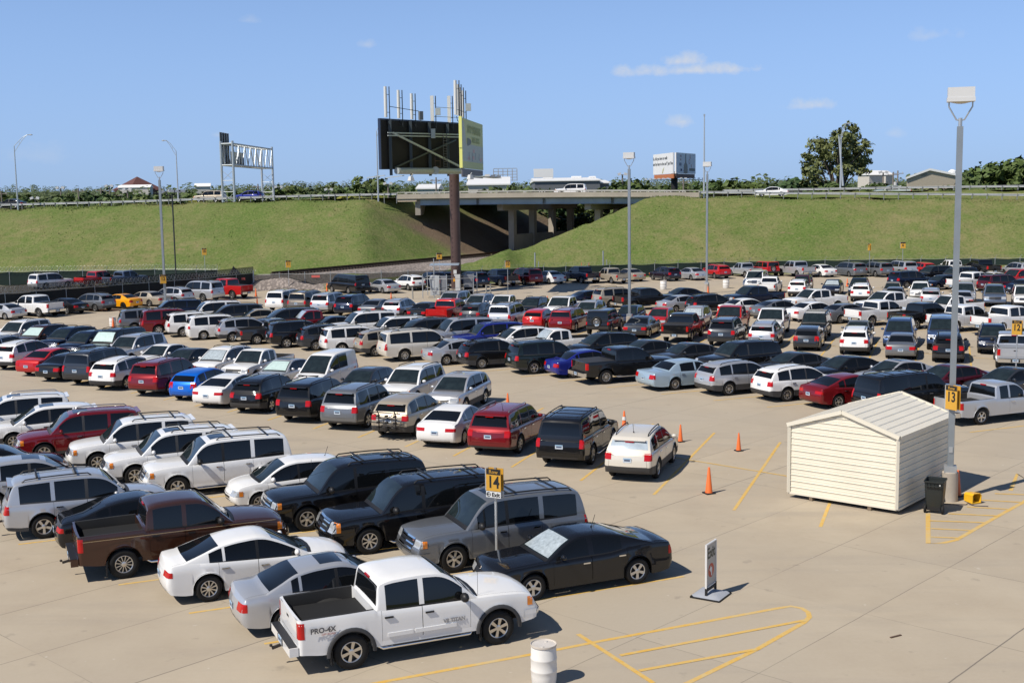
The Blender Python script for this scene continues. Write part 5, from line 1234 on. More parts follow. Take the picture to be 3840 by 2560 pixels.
# guard rails: a W beam on posts
def guardrail(label, off, xa, xb, sp=1.905, dz=0.0, zf=None):
    road_z = zf or globals()['road_z']
    r = empty('guardrail', (xa, hy(xa) + off, road_z(xa)), 0, label, 'guardrail', 'highway guardrails')
    n_ = int((xb - xa) / sp); xs2 = [xa + i * (xb - xa) / n_ for i in range(n_ + 1)]
    g = MB()
    prof = [(-.155, .0), (-.10, -.075), (-.04, .0), (.04, .0), (.10, -.075), (.155, .0)]
    for a, b in zip(xs2, xs2[1:]):
        q_ = [bp(a, off + dy, road_z(a) + .55 + z + dz) for z, dy in prof] + [bp(b, off + dy, road_z(b) + .55 + z + dz) for z, dy in prof]
        g.add(q_, [(i, i + 6, i + 7, i + 1) for i in range(5)], 0)
    part(g, 'rail_beam', [BEAM], r, 0)
    pb = MB(); pb.box((0, 0, -.1), (.09, .14, 1.5)); pb.box((0, -.10, .55), (.10, .12, .3))
    pm = pb.mesh('post', [mat('guard_post', (.24, .25, .25), .6)])
    zs_ = []
    for a in xs2[:100]:
        o = link('post', pm, r, (a - xa, hy(a) - hy(xa), road_z(a) - road_z(xa) + dz))
guardrail('steel guardrail on posts along the highway left of the bridge', -.1, -112, bx0 - .1)
guardrail('steel guardrail on posts along the highway right of the bridge', -.1, bx1 + .1, 96)
guardrail('farther steel guardrail beyond the near lane, right of the bridge', 12.0, 33, 120, 2.2, .0, road_z2)
# ---------------------------------------------------------------- roadside billboard with antennas
DK = mat('board_back', (.010, .009, .008), .8)
BST = mat('board_steel', (.05, .065, .07), .5, .3)
PALE = mat('pale_steel', (.42, .46, .45), .5, .2, var=.12)
def frame2(a, b):
    """local frame on a vertical panel from ground point a to b: f(s, t, o) -> world"""
    a, b = Vector(a), Vector(b); d = (b - a); L = d.length; d.normalize(); n_ = Vector((-d.y, d.x))
    return (lambda s, z, o=0.0: (a.x + d.x * s + n_.x * o, a.y + d.y * s + n_.y * o, z)), L, d, n_
bb = empty('billboard', (-5.9, 130, 0), 0, 'tall two-sided billboard on a brown pole carrying cell antennas', 'billboard')
pole = MB().tube([(-5.9, 130, 0), (-5.9, 130, 12.7)], .535, 28)
for k in range(22): pole.box((-5.9 - .30, 130 - .47, 1.5 + k * .5), (.22, .06, .03), 0)
part(pole, 'pole', [mat('brown_pole', (.085, .050, .042), .55, .1, var=.25, vscale=.6)], bb, 45)
PB = MB().tube([(-5.9, 130, 0), (-5.9, 130, .5)], .75, 24); part(PB, 'footing', [CNC], bb)
pl = MB().box((-5.98, 129.44, 2.35), (.34, .03, .42)); pl.box((-5.98, 129.44, 1.98), (.2, .03, .2)); pl.box((-5.95, 129.43, 1.5), (.5, .03, .38), 1)
part(pl, 'notice', [mat('notice_white', (.75, .75, .72), .5), mat('notice_orange', (.85, .38, .02), .5)], bb)
A1, A2, B1, B2 = (-12.86, 125.0), (-5.38, 138.0), (-4.74, 123.0), (-2.92, 136.5)
fa, LA, da, na = frame2(A1, A2)
g = MB(); g.prism([(0, 13.2), (LA, 13.4), (LA, 18.42), (0, 18.22)], .25, .45, 0, lambda x, y, z: fa(x, y, z))
g.prism([(-.1, 18.2), (LA, 18.40), (LA, 18.56), (-.1, 18.36)], .2, .5, 1, lambda x, y, z: fa(x, y, z)); g.prism([(-.12, 13.2), (0, 13.2), (0, 18.3), (-.12, 18.3)], .2, .5, 1, lambda x, y, z: fa(x, y, z))
part(g, 'panel', [DK, mat('board_edge', (.015, .03, .07), .5)], bb)
for s in (1.3, 5.0, 8.6, 12.2):
    part(MB().bar(fa(s, 12.6, .0), fa(s, 18.3, .0), .22, .3), 'upright', [BST], bb)
g = MB()
for z in (16.9, 16.62): g.bar(fa(.4, z, -.35), fa(LA - .6, z + .3, -.35), .10, .12)
part(g, 'catwalk_rail', [PALE], bb)
part(MB().bar(fa(1.4, 16.9, -.3), fa(LA - .2, 13.5, -.3), .16, .2), 'brace', [PALE], bb)
part(MB().bar(fa(1.7, 13.4, -.16), fa(LA - 1.4, 16.6, -.16), .14, .16), 'brace', [BST], bb)
g = MB().tube([fa(1.6, 13.05, -.5), fa(LA * .55, 13.1, -.5)], .34, 14); g.tube([fa(LA * .56, 13.1, -.5), fa(LA - .3, 13.15, -.5)], .32, 14); g.lathe([(.0, -.05), (.42, -.05), (.42, .05), (0, .05)], fa(LA * .55, 13.15, -.9), 20, 0, 'Y')
part(g, 'torsion_tube', [PALE], bb, 40)
g = MB()
for s in (10.6, 11.3): g.bar(fa(s, 13.5, -.45), fa(s, 17.2, -.45), .05)
for k in range(13): g.bar(fa(10.6, 13.6 + k * .28, -.45), fa(11.3, 13.6 + k * .28, -.45), .04)
part(g, 'ladder', [mat('ladder_grey', (.12, .12, .12), .5)], bb)
g = MB()
for s in (8.8, 9.8): g.bar(fa(s, 13.4, -.5), fa(s, 14.6, -.5), .04)
for z in (13.6, 14.2): g.bar(fa(8.8, z, -.5), fa(9.8, z, -.5), .035)
part(g, 'ladder', [mat('ladder_rust', (.14, .08, .06), .6)], bb)
g = MB(); g.box(fa(8.4, 17.1, -.6), (.45, .35, 1.0)); part(g, 'cabinet', [PALE], bb)
# right face: sun-bleached poster, edge on to the sun
fb, LB, db, nb = frame2(B1, B2); nb2 = -1
fbo = lambda x, y, z: fb(x, y, -z)
g = MB(); g.prism([(0, 13.2), (LB, 13.2), (LB, 18.2), (0, 18.2)], -.2, .0, 0, fbo); part(g, 'panel', [mat('poster_lime', (.55, .60, .28), .6, var=.08)], bb)
g = MB(); g.prism([(.1, 13.9), (LB - .1, 13.9), (LB - .1, 15.7), (.1, 15.7)], .0, .02, 0, fbo); g.prism([(.1, 15.7), (2.6, 15.7), (1.4, 17.8), (.1, 18.0)], .0, .02, 0, fbo)
part(g, 'poster_field', [mat('poster_grey', (.47, .52, .47), .6, var=.1)], bb)
g = MB()
for s in (4, 6, 8, 10.5): g.prism([(s, 14.0 + .1 * (s % 3)), (s + .35, 14.0 + .1 * (s % 3)), (s + .35, 14.9), (s, 14.9)], .02, .035, 0, fbo)
g.lathe([(0, -.03), (.4, -.03)], fbo(3.2, 15.9, .03), 16, 0, 'Y')
part(g, 'poster_figure', [mat('poster_dark', (.30, .34, .36), .6)], bb)
g = MB()
for s, z in ((3.4, 14.1), (6.2, 14.2), (6.6, 14.9), (11.2, 14.1)): g.prism([(s, z), (s + 1.2, z), (s + 1.2, z + .35), (s, z + .35)], .02, .035, 0, fbo)
part(g, 'poster_caption', [mat('poster_red', (.58, .40, .38), .6)], bb)
INKL = mat('poster_ink', (.42, .48, .20), .6)
rotB = Matrix((Vector((db.x, db.y, 0)), Vector((0, 0, 1)), Vector((db.y, -db.x, 0)))).transposed().to_euler()
def wtext(par, name, body, size, m, p, rot, **k):
    o = text(name, body, size, m, par, p, rot, **k); o.matrix_parent_inverse = Matrix.LocRotScale(par.location, par.rotation_euler, par.scale).inverted(); return o
wtext(bb, 'lettering', 'STOP DRINKING', 1.15, INKL, fbo(7.6, 17.2, .03), rotB, bold=.02)
wtext(bb, 'lettering', 'START LIVING', .8, INKL, fbo(8.6, 16.2, .03), rotB, bold=.02)
g = MB(); g.prism([(.2, 12.3), (LB, 12.3), (LB, 13.15), (.2, 13.15)], -.15, -.05, 0, fbo); part(g, 'apron', [mat('apron_grey', (.17, .16, .17), .6)], bb)
g = MB(); g.prism([(-.22, 15.2), (0, 15.2), (0, 18.3), (-.22, 18.3)], -.25, .05, 0, fbo); g.prism([(-.16, 13.2), (0, 13.2), (0, 15.3), (-.16, 15.3)], -.25, .05, 0, fbo); part(g, 'edge_trim', [mat('edge_yellow', (.78, .78, .22), .5)], bb)
g = MB()
for s0 in (1.5, 5.5, 9.5):
    g.bar(fbo(s0, 12.45, 0), fbo(s0, 12.35, 2.2), .08); g.box(fbo(s0, 12.42, 2.3), (.5, .9, .22), 1)
g.bar(fbo(0, 12.3, 1.6), fbo(LB, 12.3, 1.6), .9, .05)
for s0 in (-.6, 2.8): g.bar(fa(s0 + .8, 12.6, 0), fa(s0 + .8, 12.4, 2.3), .08)
part(g, 'light_arm', [PALE, mat('lamp_cap', (.65, .65, .62), .4)], bb)
for p in ((-9.9, 122.6, 12.2), (-3.9, 121.2, 12.25)):
    g = MB().lathe([(.22, .22), (.36, -.2), (.33, -.24), (0, -.20)], p, 4, 0, 'Z', False); g.lathe([(0, .22), (.22, .22)], p, 4, 0, 'Z', False); g.bar((p[0], p[1], p[2] + .2), (p[0] + .1, p[1] + 1.5, 12.7), .05); part(g, 'floodlight', [mat('lamp_cap', (.65, .65, .62), .4)], bb)
ANT = mat('antenna_white', (.70, .70, .66), .45); MAST = mat('mast_dark', (.045, .05, .05), .5, .3)
def antenna(s, off, h, par_f, fat=0, box=0, z0=17.6):
    p = Vector(par_f(s, z0, off)); r = empty('cell_antenna', p, 0, None, 'antenna', 'cell antennas on the billboard')
    g = MB().tube([p, p + Vector((0, 0, h + .5))], .05, 8); g.bar(p + Vector((0, 0, h - .3)), p + Vector((-.35, -.1, h - .3)), .05); g.bar(p + Vector((0, 0, 1.4)), p + Vector((-.35, -.1, 1.4)), .05)
    part(g, 'mast', [MAST], r)
    c = p + Vector((-.38, -.12, 0)); g = MB()
    g.box(c + Vector((0, 0, h * .5 + .7)), (.26 + .1 * fat, .18 + .25 * fat, h - .9 + .5)); g.lathe([(.15, -(h - .4) / 2), (.17, 0), (.15, (h - .4) / 2)], c + Vector((0, -.05, h * .5 + .7)), 12)
    part(g, 'radome', [ANT], r, 30)
    if box: part(MB().box(p + Vector((.25, -.2, 1.9)), (.55, .4, .75)), 'radio_unit', [PALE], r)
    g = MB().tube([p + Vector((-.3, -.1, .75)), p + Vector((-.2, -.15, .3)), p + Vector((.02, -.1, .1))], .035, 6); part(g, 'cable', [TRIM], r)
    return r
for i, (s, h, fat, box, lab) in enumerate([(1.3, 3.5, 0, 0, 'leftmost white antenna panel on top of the billboard'), (3.6, 3.3, 0, 0, 'second antenna from left on the billboard, slim white panel'), (6.0, 3.1, 0, 0, 'third antenna from left on the billboard, beside a grey box'),
                                   (9.9, 3.1, 1, 1, 'wide antenna panel with radio unit above the middle of the billboard'), (13.3, 3.3, 1, 0, 'wide antenna panel above the billboard ladder')]):
    antenna(s, .0, h, fa, fat, box)['label'] = lab
for i, (s, h, fat, lab) in enumerate([(.3, 3.8, 0, 'tallest white antenna over the lime poster edge'), (1.5, 3.5, 0, 'second antenna in the tight cluster over the lime poster'), (2.8, 3.3, 0, 'third antenna in the cluster over the lime poster'), (4.2, 3.1, 1, 'rightmost antenna with radio box over the lime poster')]):
    antenna(s + .4, .15, h, lambda x, y, z: fb(x, y, .3), fat, fat)['label'] = lab
tag(MB().tube([fa(1.3, 19.6, 0), fa(6.6, 19.4, 0)], .035, 6).build('antenna_brace', [MAST]), 'thin dark tube joining the three left antennas on the billboard', 'brace')
tag(MB().tube([fa(9.9, 20.0, 0), fa(LA - .3, 20.1, 0)], .03, 6).build('antenna_brace', [PALE]), 'upper pale tube between the two wide antennas on the billboard', 'brace')
tag(MB().tube([fa(9.9, 19.0, 0), fa(LA - .3, 19.1, 0)], .03, 6).build('antenna_brace', [PALE]), 'lower pale tube between the two wide antennas on the billboard', 'brace')
tag(MB().box(fa(7.0, 18.95, 0), (.5, .45, .9)).bar(fa(7.0, 18.3, 0), fa(7.0, 18.6, 0), .08).build('equipment_box', [mat('box_grey', (.20, .21, .21), .5)]), 'grey equipment box on top of the black billboard', 'box')

# far billboard beyond the highway
b2 = empty('billboard', (50.5 * .78, 270, 0), 0, 'white advertising billboard in V shape beyond the highway on a black post', 'billboard')
P0_, P1_, P2_ = dep(2452, 600, 278), dep(2526, 600, 264), dep(2533, 600, 264); P3_ = dep(2606, 600, 276)
f1, L1, d1, n1_ = frame2(P0_.to_2d(), P1_.to_2d()); f2, L2, d2, n2_ = frame2(P2_.to_2d(), P3_.to_2d())
zt, zb_ = dep(2526, 572, 264).z, dep(2526, 651, 264).z
WHT = mat('poster_white', (.80, .80, .79), .5); WHS = mat('poster_pale', (.62, .70, .78), .5)
part(MB().prism([(0, zb_), (L1, zb_), (L1, zt), (0, zt)], -.15, .15, 0, lambda x, y, z: f1(x, y, z)), 'panel', [WHT], b2)
part(MB().prism([(0, zb_), (L2, zb_), (L2, zt), (0, zt)], -.15, .15, 0, lambda x, y, z: f2(x, y, z)), 'panel', [WHT], b2)
part(MB().prism([(.25, zb_ + .2), (L2 - .15, zb_ + .2), (L2 - .15, zt - .2), (.25, zt - .2)], -.19, -.15, 0, lambda x, y, z: f2(x, y, z)), 'poster_field', [WHS], b2)
def rotp(d): return Matrix((Vector((d.x, d.y, 0)), Vector((0, 0, 1)), Vector((d.y, -d.x, 0)))).transposed().to_euler()
INK = mat('print_grey', (.16, .17, .18), .6); INKR = mat('print_red', (.40, .12, .12), .6); INKB = mat('print_navy', (.05, .07, .16), .6)
H_ = zt - zb_
wtext(b2, 'lettering', 'So, did you have to walk', H_ * .21, INK, f1(L1 * .36, zt - H_ * .23, -.18), rotp(d1), bold=.02, sx=.36 * L1 / 4.6)
wtext(b2, 'lettering', 'and lug bags to the car?" Just Fine', H_ * .21, INK, f1(L1 * .50, zt - H_ * .50, -.18), rotp(d1), bold=.02, sx=.36 * L1 / 4.6)
g = MB().prism([(L1 * .46, zb_ + .15), (L1 * .50, zb_ + .15), (L1 * .57, zb_ + H_ * .33), (L1 * .50, zb_ + H_ * .22)], -.19, -.16, 0, lambda x, y, z: f1(x, y, z)); part(g, 'poster_figure', [mat('print_olive', (.50, .48, .22), .6)], b2)
wtext(b2, 'lettering', "Tulsa's", H_ * .15, INKR, f2(L2 * .22, zt - H_ * .15, -.2), rotp(d2), sx=.55)
wtext(b2, 'lettering', 'Best!', H_ * .15, INKR, f2(L2 * .22, zt - H_ * .32, -.2), rotp(d2), sx=.6)
wtext(b2, 'lettering', '743-2300', H_ * .20, INKB, f2(L2 * .20, zt - H_ * .56, -.2), rotp(d2), bold=.02, sx=.42)
for ch, s_, z_ in (('A', .70, .18), ('O', .66, .42), ('S', .78, .68)): wtext(b2, 'lettering', ch, H_ * .34, INKR, f2(L2 * s_, zt - H_ * z_, -.2), rotp(d2), sx=.8)
g = MB(); bt = [(-.10, .02), (.10, .02), (.115, .2), (.10, .42), (.03, .55), (.02, .96), (-.02, .96), (-.03, .55), (-.10, .42), (-.115, .2)]
g.prism([(L2 * .47 + x * L2 * .9, zb_ + H_ * y) for x, y in bt], -.215, -.19, 0, lambda x, y, z: f2(x, y, z)); part(g, 'poster_figure', [mat('print_bottle', (.05, .06, .05), .4)], b2)
g = MB().prism([(L2 * .66, zb_ + H_ * .14), (L2 * .95, zb_ + H_ * .14), (L2 * .95, zb_ + H_ * .27), (L2 * .66, zb_ + H_ * .27)], -.215, -.19, 0, lambda x, y, z: f2(x, y, z)); part(g, 'poster_caption', [mat('print_green', (.06, .09, .08), .5)], b2)
part(MB().lathe([(0, 0), (.32, 0)], f2(L2 * .22, zb_ + H_ * .18, -.2), 16, 0, 'Y'), 'badge', [INKB], b2)
part(MB().prism([(.5, zb_ - 1.0), (L1 + .2, zb_ - 1.0), (L1 + .2, zb_ - .06), (.5, zb_ - .06)], -.1, .1, 0, lambda x, y, z: f1(x, y, z)), 'apron', [mat('apron_orange', (.50, .17, .06), .6)], b2)
part(MB().prism([(.2, zb_ - 1.0), (L2 - .4, zb_ - 1.0), (L2 - .4, zb_ - .06), (.2, zb_ - .06)], -.1, .1, 0, lambda x, y, z: f2(x, y, z)), 'apron', [mat('apron_brown', (.11, .05, .035), .6)], b2)
pb_ = dep(2529, 690, 268); part(MB().tube([(pb_.x, pb_.y, 0), (pb_.x, pb_.y, zb_ + .5)], .75, 16), 'pole', [mat('black_post', (.012, .011, .011), .6)], b2)
for f_, L_2 in ((f1, L1), (f2, L2)):
    g = MB().bar(f_(-1.5, zb_ - 1.3, -1.4), f_(L_2 + 1.5, zb_ - 1.3, -1.4), .5, .12)
    for k in range(6): p = f_(-1 + k * (L_2 + 2) / 5, zb_ - 1.0, -1.6); g.box(p, (.5, .3, .22), 1)
    part(g, 'light_arm', [BST, mat('lamp_cap', (.65, .65, .62), .4)], b2)

# ---------------------------------------------------------------- overhead sign gantry (seen from behind)
GP = mat('gantry_paint', (.46, .50, .52), .45, .4, var=.1)
ga = empty('sign_gantry', dep(858, 772, 191), 0, 'galvanised truss sign gantry spanning the highway, seen from behind', 'gantry')
Lp = [dep(837, 772, 191.5), dep(881, 770, 190.5)]; Rp = [dep(985, 735, 216), dep(1026, 735, 215)]
ztop = 19.0; zbt = dep(837, 620, 191.5).z
for p, z0 in ((Lp[0], 8.6), (Lp[1], 8.6), (Rp[0], 8.8), (Rp[1], 8.8)): part(MB().tube([(p.x, p.y, z0), (p.x, p.y, ztop + .4)], .19, 12), 'leg', [GP], ga)
g = MB()
for a, b in ((Lp[0], Lp[1]), (Rp[0], Rp[1])):
    zz = 9.8
    while zz < zbt - 1.2:
        g.tube([(a.x, a.y, zz), (b.x, b.y, zz + 1.6)], .035, 5); g.tube([(b.x, b.y, zz), (a.x, a.y, zz + 1.6)], .035, 5); g.tube([(a.x, a.y, zz), (b.x, b.y, zz)], .05, 5); zz += 1.75
    for z in (zbt, ztop): g.tube([(a.x, a.y, z), (b.x, b.y, z)], .11, 8)
part(g, 'leg_bracing', [GP], ga)
g = MB()
for k in (0, 1):
    for z in (zbt, ztop): g.tube([(Lp[k].x, Lp[k].y, z), (Rp[k].x, Rp[k].y, z)], .12, 8)
    for i in range(14):
        a = Lp[k].lerp(Rp[k], i / 14); b = Lp[k].lerp(Rp[k], (i + 1) / 14)
        g.tube([(a.x, a.y, zbt if i % 2 else ztop), (b.x, b.y, ztop if i % 2 else zbt)], .055, 6); g.tube([(a.x, a.y, zbt), (a.x, a.y, ztop)], .045, 6)
for i in range(15):
    a = Lp[0].lerp(Rp[0], i / 14); b = Lp[1].lerp(Rp[1], i / 14)
    for z in (zbt, ztop): g.tube([(a.x, a.y, z), (b.x, b.y, z)], .045, 5)
part(g, 'truss', [GP], ga)
for t0, t1, z0, z1 in ((.06, .26, zbt + .2, ztop + 1.9), (.30, .62, zbt + .1, zbt + 2.4)):
    a = Lp[0].lerp(Rp[0], t0); b = Lp[0].lerp(Rp[0], t1); o = Vector((-.5, .05, 0)); a = a + o; b = b + o
    g = MB(); g.add([(a.x, a.y, z0), (b.x, b.y, z0), (b.x, b.y, z1), (a.x, a.y, z1), (a.x - .06, a.y, z0), (b.x - .06, b.y, z0), (b.x - .06, b.y, z1), (a.x - .06, a.y, z1)], [(0, 1, 2, 3), (4, 7, 6, 5), (0, 4, 5, 1), (1, 5, 6, 2), (2, 6, 7, 3), (3, 7, 4, 0)], 0)
    for k in range(4):
        c = a.lerp(b, .1 + .27 * k); g.bar((c.x + .08, c.y, z0), (c.x + .08, c.y, z1), .14, .12, 1)
    part(g, 'sign_panel', [mat('sign_back', (.26, .28, .28), .5, .3), mat('sign_rib', (.06, .06, .06), .6)], ga)

# ---------------------------------------------------------------- street lamps along the highway
LAMPG = mat('lamp_pole', (.52, .55, .57), .4, .5)
def street_lamp(base, ztop, arm, label, rise=1.7, tw=True, r0=.13):
    r = empty('street_lamp', base, 0, label, 'street lamp', 'street lamps along the highway'); b = Vector(base)
    t_ = Vector((b.x, b.y, ztop))
    part(MB().tube([b, t_], [r0, r0 * .55], 10), 'pole', [LAMPG], r)
    if arm:
        e = t_ + Vector((arm, 0, rise)); g = MB()
        for dz in (0, .9): g.tube([t_ - Vector((0, 0, dz)), t_.lerp(e, .55) + Vector((0, 0, .35 - dz * .45)), e - Vector((arm * .12, 0, 0)), e], .04, 6)
        g.tube([t_.lerp(e, .35) + Vector((0, 0, .1)), t_.lerp(e, .35) + Vector((0, 0, -.4))], .03, 5)
        part(g, 'arm', [LAMPG], r)
        s_ = 1 if arm > 0 else -1
        part(MB().lathe([(.0, .14), (.12, .12), (.2, .0), (.16, -.06), (0, -.08)], e + Vector((s_ * .35, 0, 0)), 10).box(e + Vector((s_ * .2, 0, .02)), (.8, .2, .12)), 'lamp_head', [mat('lamp_head', (.40, .41, .42), .4)], r)
    else:
        part(MB().box(t_ + Vector((0, 0, .1)), (.22, .22, .3)), 'lamp_head', [LAMPG], r)
b_ = dep(68, 787, 195); street_lamp(b_, dep(57, 548, 195).z, 2.4, 'tall street lamp at the left edge with its arm to the right')
b_ = dep(669, 757, 205); street_lamp(b_, dep(665, 566, 205).z, -1.7, 'street lamp left of the sign gantry with its arm to the left')
b_ = dep(1419, 756, 185); street_lamp(b_, dep(1416, 493, 185).z, 1.1, 'street lamp just left of the black billboard')
b_ = dep(2640, 744, 178); street_lamp(b_, dep(2632, 435, 178).z, 0, 'tall bare pole at the right end of the bridge parapet', r0=.15)
b_ = dep(3151, 705, 196); street_lamp(b_, dep(3140, 505, 196).z, .8, 'street lamp in front of the big tree, arm to the right')
b_ = dep(3161, 697, 205); r = empty('utility_pole', b_, 0, 'leaning pale utility pole in front of the big tree', 'utility pole'); part(MB().tube([b_, dep(3146, 512, 205)], [.2, .13], 10), 'pole', [LAMPG], r)

# ---------------------------------------------------------------- car park lighting columns
LITE = mat('luminaire_white', (.62, .62, .61), .45); LENS = mat('luminaire_lens', (.55, .52, .42), .3)
def light_pole(x, y, h, label, rz=.12, base=True, bh=1.0, cap=True):
    r = empty('light_pole', (x, y, 0), rz, label, 'light pole', 'light poles in the car park')
    if base:
        MB().lathe([(.0, bh), (.24, bh), (.265, bh - .03), (.275, 0)], n=24).build('concrete_base', [mat('base_concrete', (.42, .37, .31), .85, var=.15, vscale=1.5)], r)
        MB().box((0, 0, bh + .09), (.40, .40, .2)).build('base_plate', [GALV], r)
    else: bh = 0
    MB().box((0, 0, (h + bh) / 2 + .1), (.19, .19, h - bh - .1)).build('shaft', [mat('pole_grey', (.30, .33, .35), .45, .55, var=.12, vscale=1.2)], r)
    MB().tube([(0, 0, h), (0, 0, h + .32)], .06, 8).build('tenon', [GALV], r)
    g = MB()
    for s in (-1, 1): g.tube([(0, 0, h + .24), (s * .12, 0, h + .26), (s * .36, 0, h + .68), (s * .36, 0, h + .86)], .025, 6)
    g.build('yoke', [GALV], r)
    l = MB().box((0, 0, h + 1.12), (.82, .46, .34)); l.box((0, 0, h + .90), (.86, .50, .13)); l.box((0, 0, h + .972), (.80, .44, .012), 1)
    lo = l.build('luminaire', [LITE, TRIM], r)
    vs = []; fs = []
    for i in range(7):
        for j in range(5): vs.append((-.38 + .76 * i / 6, -.2 + .4 * j / 4, h + .84 - .075 * sin(pi * i / 6) * sin(pi * j / 4)))
    for i in range(6):
        for j in range(4): fs.append((i * 5 + j, i * 5 + j + 1, (i + 1) * 5 + j + 1, (i + 1) * 5 + j))
    MB().add(vs, fs, 0, True).build('lens', [LENS], lo)
    return r
lp = light_pole(14.64, 39.8, 12.35, 'nearest light pole, with the row 13 sign, beside the shed', -.30)
MB().box((0, -.11, 1.75), (.12, .03, .2)).build('hatch_cover', [GALV], lp)
light_pole(9.1, 93.0, 12.2, 'middle light pole behind the parked cars, left of the far billboard', -.32)
light_pole(20.26, 125.2, 12.2, 'farther light pole on concrete base near the white barrels', -.38)
light_pole(-32.1, 112.0, 12.2, 'left light pole carrying the row 12 sign', .0)
fl = dep(659, 1015, 148); r = empty('flood_mast', (fl.x, fl.y, 0), 0, 'thin dark mast with a cluster of floodlights beyond the left fence', 'light mast')
part(MB().tube([(fl.x, fl.y, .2), (fl.x, fl.y, 11.0)], .09, 8), 'pole', [MAST], r)
g = MB().tube([(fl.x - .6, fl.y, 11.0), (fl.x + .6, fl.y, 11.0)], .05, 6)
for dx, dy in ((-.6, 0), (.6, 0), (0, .3)): g.tube([(fl.x, fl.y, 10.6), (fl.x + dx, fl.y + dy, 11.1)], .04, 6)
part(g, 'bracket', [MAST], r)
for dx, dz, ry in ((-1.15, 11.35, -.5), (.1, 11.5, .15), (.75, 11.45, .1), (1.3, 11.5, .2)):
    part(MB().box((fl.x + dx, fl.y - .1, dz), (.75, .5, .28), rm=Matrix.Rotation(ry, 3, 'Y')), 'floodlight', [mat('flood_grey', (.30, .32, .34), .4, .4)], r)

# ---------------------------------------------------------------- row signs
AMB = mat('sign_amber', (.62, .33, .035), .5); SBK = mat('sign_black', (.012, .012, .013), .5); SWH = mat('sign_white', (.70, .70, .68), .5); SAL = mat('sign_frame', (.55, .58, .60), .35, .6)
def row_sign(x, y, num, label, h=3.2, head=0.0, exit=None, post=True, w=.46, hh=.62, par=None, two=True, row=True):
    """head: direction the printed face looks towards"""
    r = empty('row_sign', (x, y, 0), head + pi / 2, label, 'sign', 'numbered row signs')
    if post: MB().box((0, .03, h / 2), (.055, .05, h)).build('post', [GALV], r)
    z0 = h - .02
    for s in ((-1, 1) if two else (-1,)):
        p = MB().box((0, s * .075, z0 - hh / 2), (w, .02, hh)); p.box((0, s * .087, z0 - .08), (w - .02, .004, .16), 1); po = p.build('sign_panel', [AMB, SBK], r)
        ro = (pi / 2, 0, 0 if s < 0 else pi)
        if row: text('lettering', 'Row', .15, AMB, po, (0, s * .09, z0 - .085), ro, ext=.001)
        text('number', num, .46, SBK, po, (0, s * .088, z0 - .385), ro, ext=.002, bold=.012, sx=.82 if len(num) > 1 else 1)
        if exit:
            e = MB().box((0, s * .085, z0 - hh - .10), (w, .02, .17)); eo = e.build('exit_panel', [SWH], r)
            text('lettering', exit, .16, SBK, eo, (.075, s * .097, z0 - hh - .105), ro, ext=.001, bold=.006)
            c = MB(); c.lathe([(.05, 0), (.068, 0), (.068, .004), (.05, .004)], (-.15, s * .097, z0 - hh - .10), 18, 0, 'Y'); c.bar((-.19, s * .099, z0 - hh - .10), (-.11, s * .099, z0 - hh - .10), .005, .016)
            c.bar((-.195, s * .099, z0 - hh - .10), (-.155, s * .099, z0 - hh - .06), .005, .016); c.bar((-.195, s * .099, z0 - hh - .10), (-.155, s * .099, z0 - hh - .14), .005, .016)
            c.build('arrow', [SBK], eo)
    MB().box((-w / 2 - .015, 0, z0 - hh / 2), (.03, .17, hh)).build('frame_edge', [SAL], r)
    return r
row_sign(-.53, 32.75, '14', 'amber row 14 sign with an Exit strip in the second row of cars', 2.95, RD(-118), 'Exit')
row_sign(14.60, 39.62, '13', 'amber row 13 sign fixed to the nearest light pole', 3.95, RD(-152), post=False, w=.48, hh=.80)
row_sign(-32.15, 111.8, '12', 'amber row 12 sign on the left light pole', 3.6, RD(-75), post=False, w=.55, hh=.8)
sp_ = at(3790, 1430); row_sign(26.6, 63.3, '12', 'amber row 12 sign among the cars at the right edge', 3.5, RD(-128), w=.5, hh=.75)
row_sign(-25.4, 138.2, '11', 'amber row 11 sign before the mesh fence', 3.4, RD(-80), w=.55, hh=.8)
row_sign(-.35, 127.9, '10', 'amber row 10 sign in the shadow of the billboard', 3.6, RD(-80), w=.5, hh=.75)
row_sign(-8.3, 140.6, '6', 'amber row 6 sign left of the billboard pole', 3.9, RD(-85), w=.62, hh=.72, row=False)
row_sign(48.2, 149.0, '6', 'amber row 6 sign over the far row on the right', 4.0, RD(-100), w=.62, hh=.75, row=False)
row_sign(43.2, 146.0, '9', 'row sign seen edge-on above the far row of cars', 4.0, RD(-172), w=.5, hh=.8)
row_sign(-37.0, 146.5, '18', 'amber row 18 sign beyond the left fence', 4.6, RD(-85), w=.55, hh=.8)

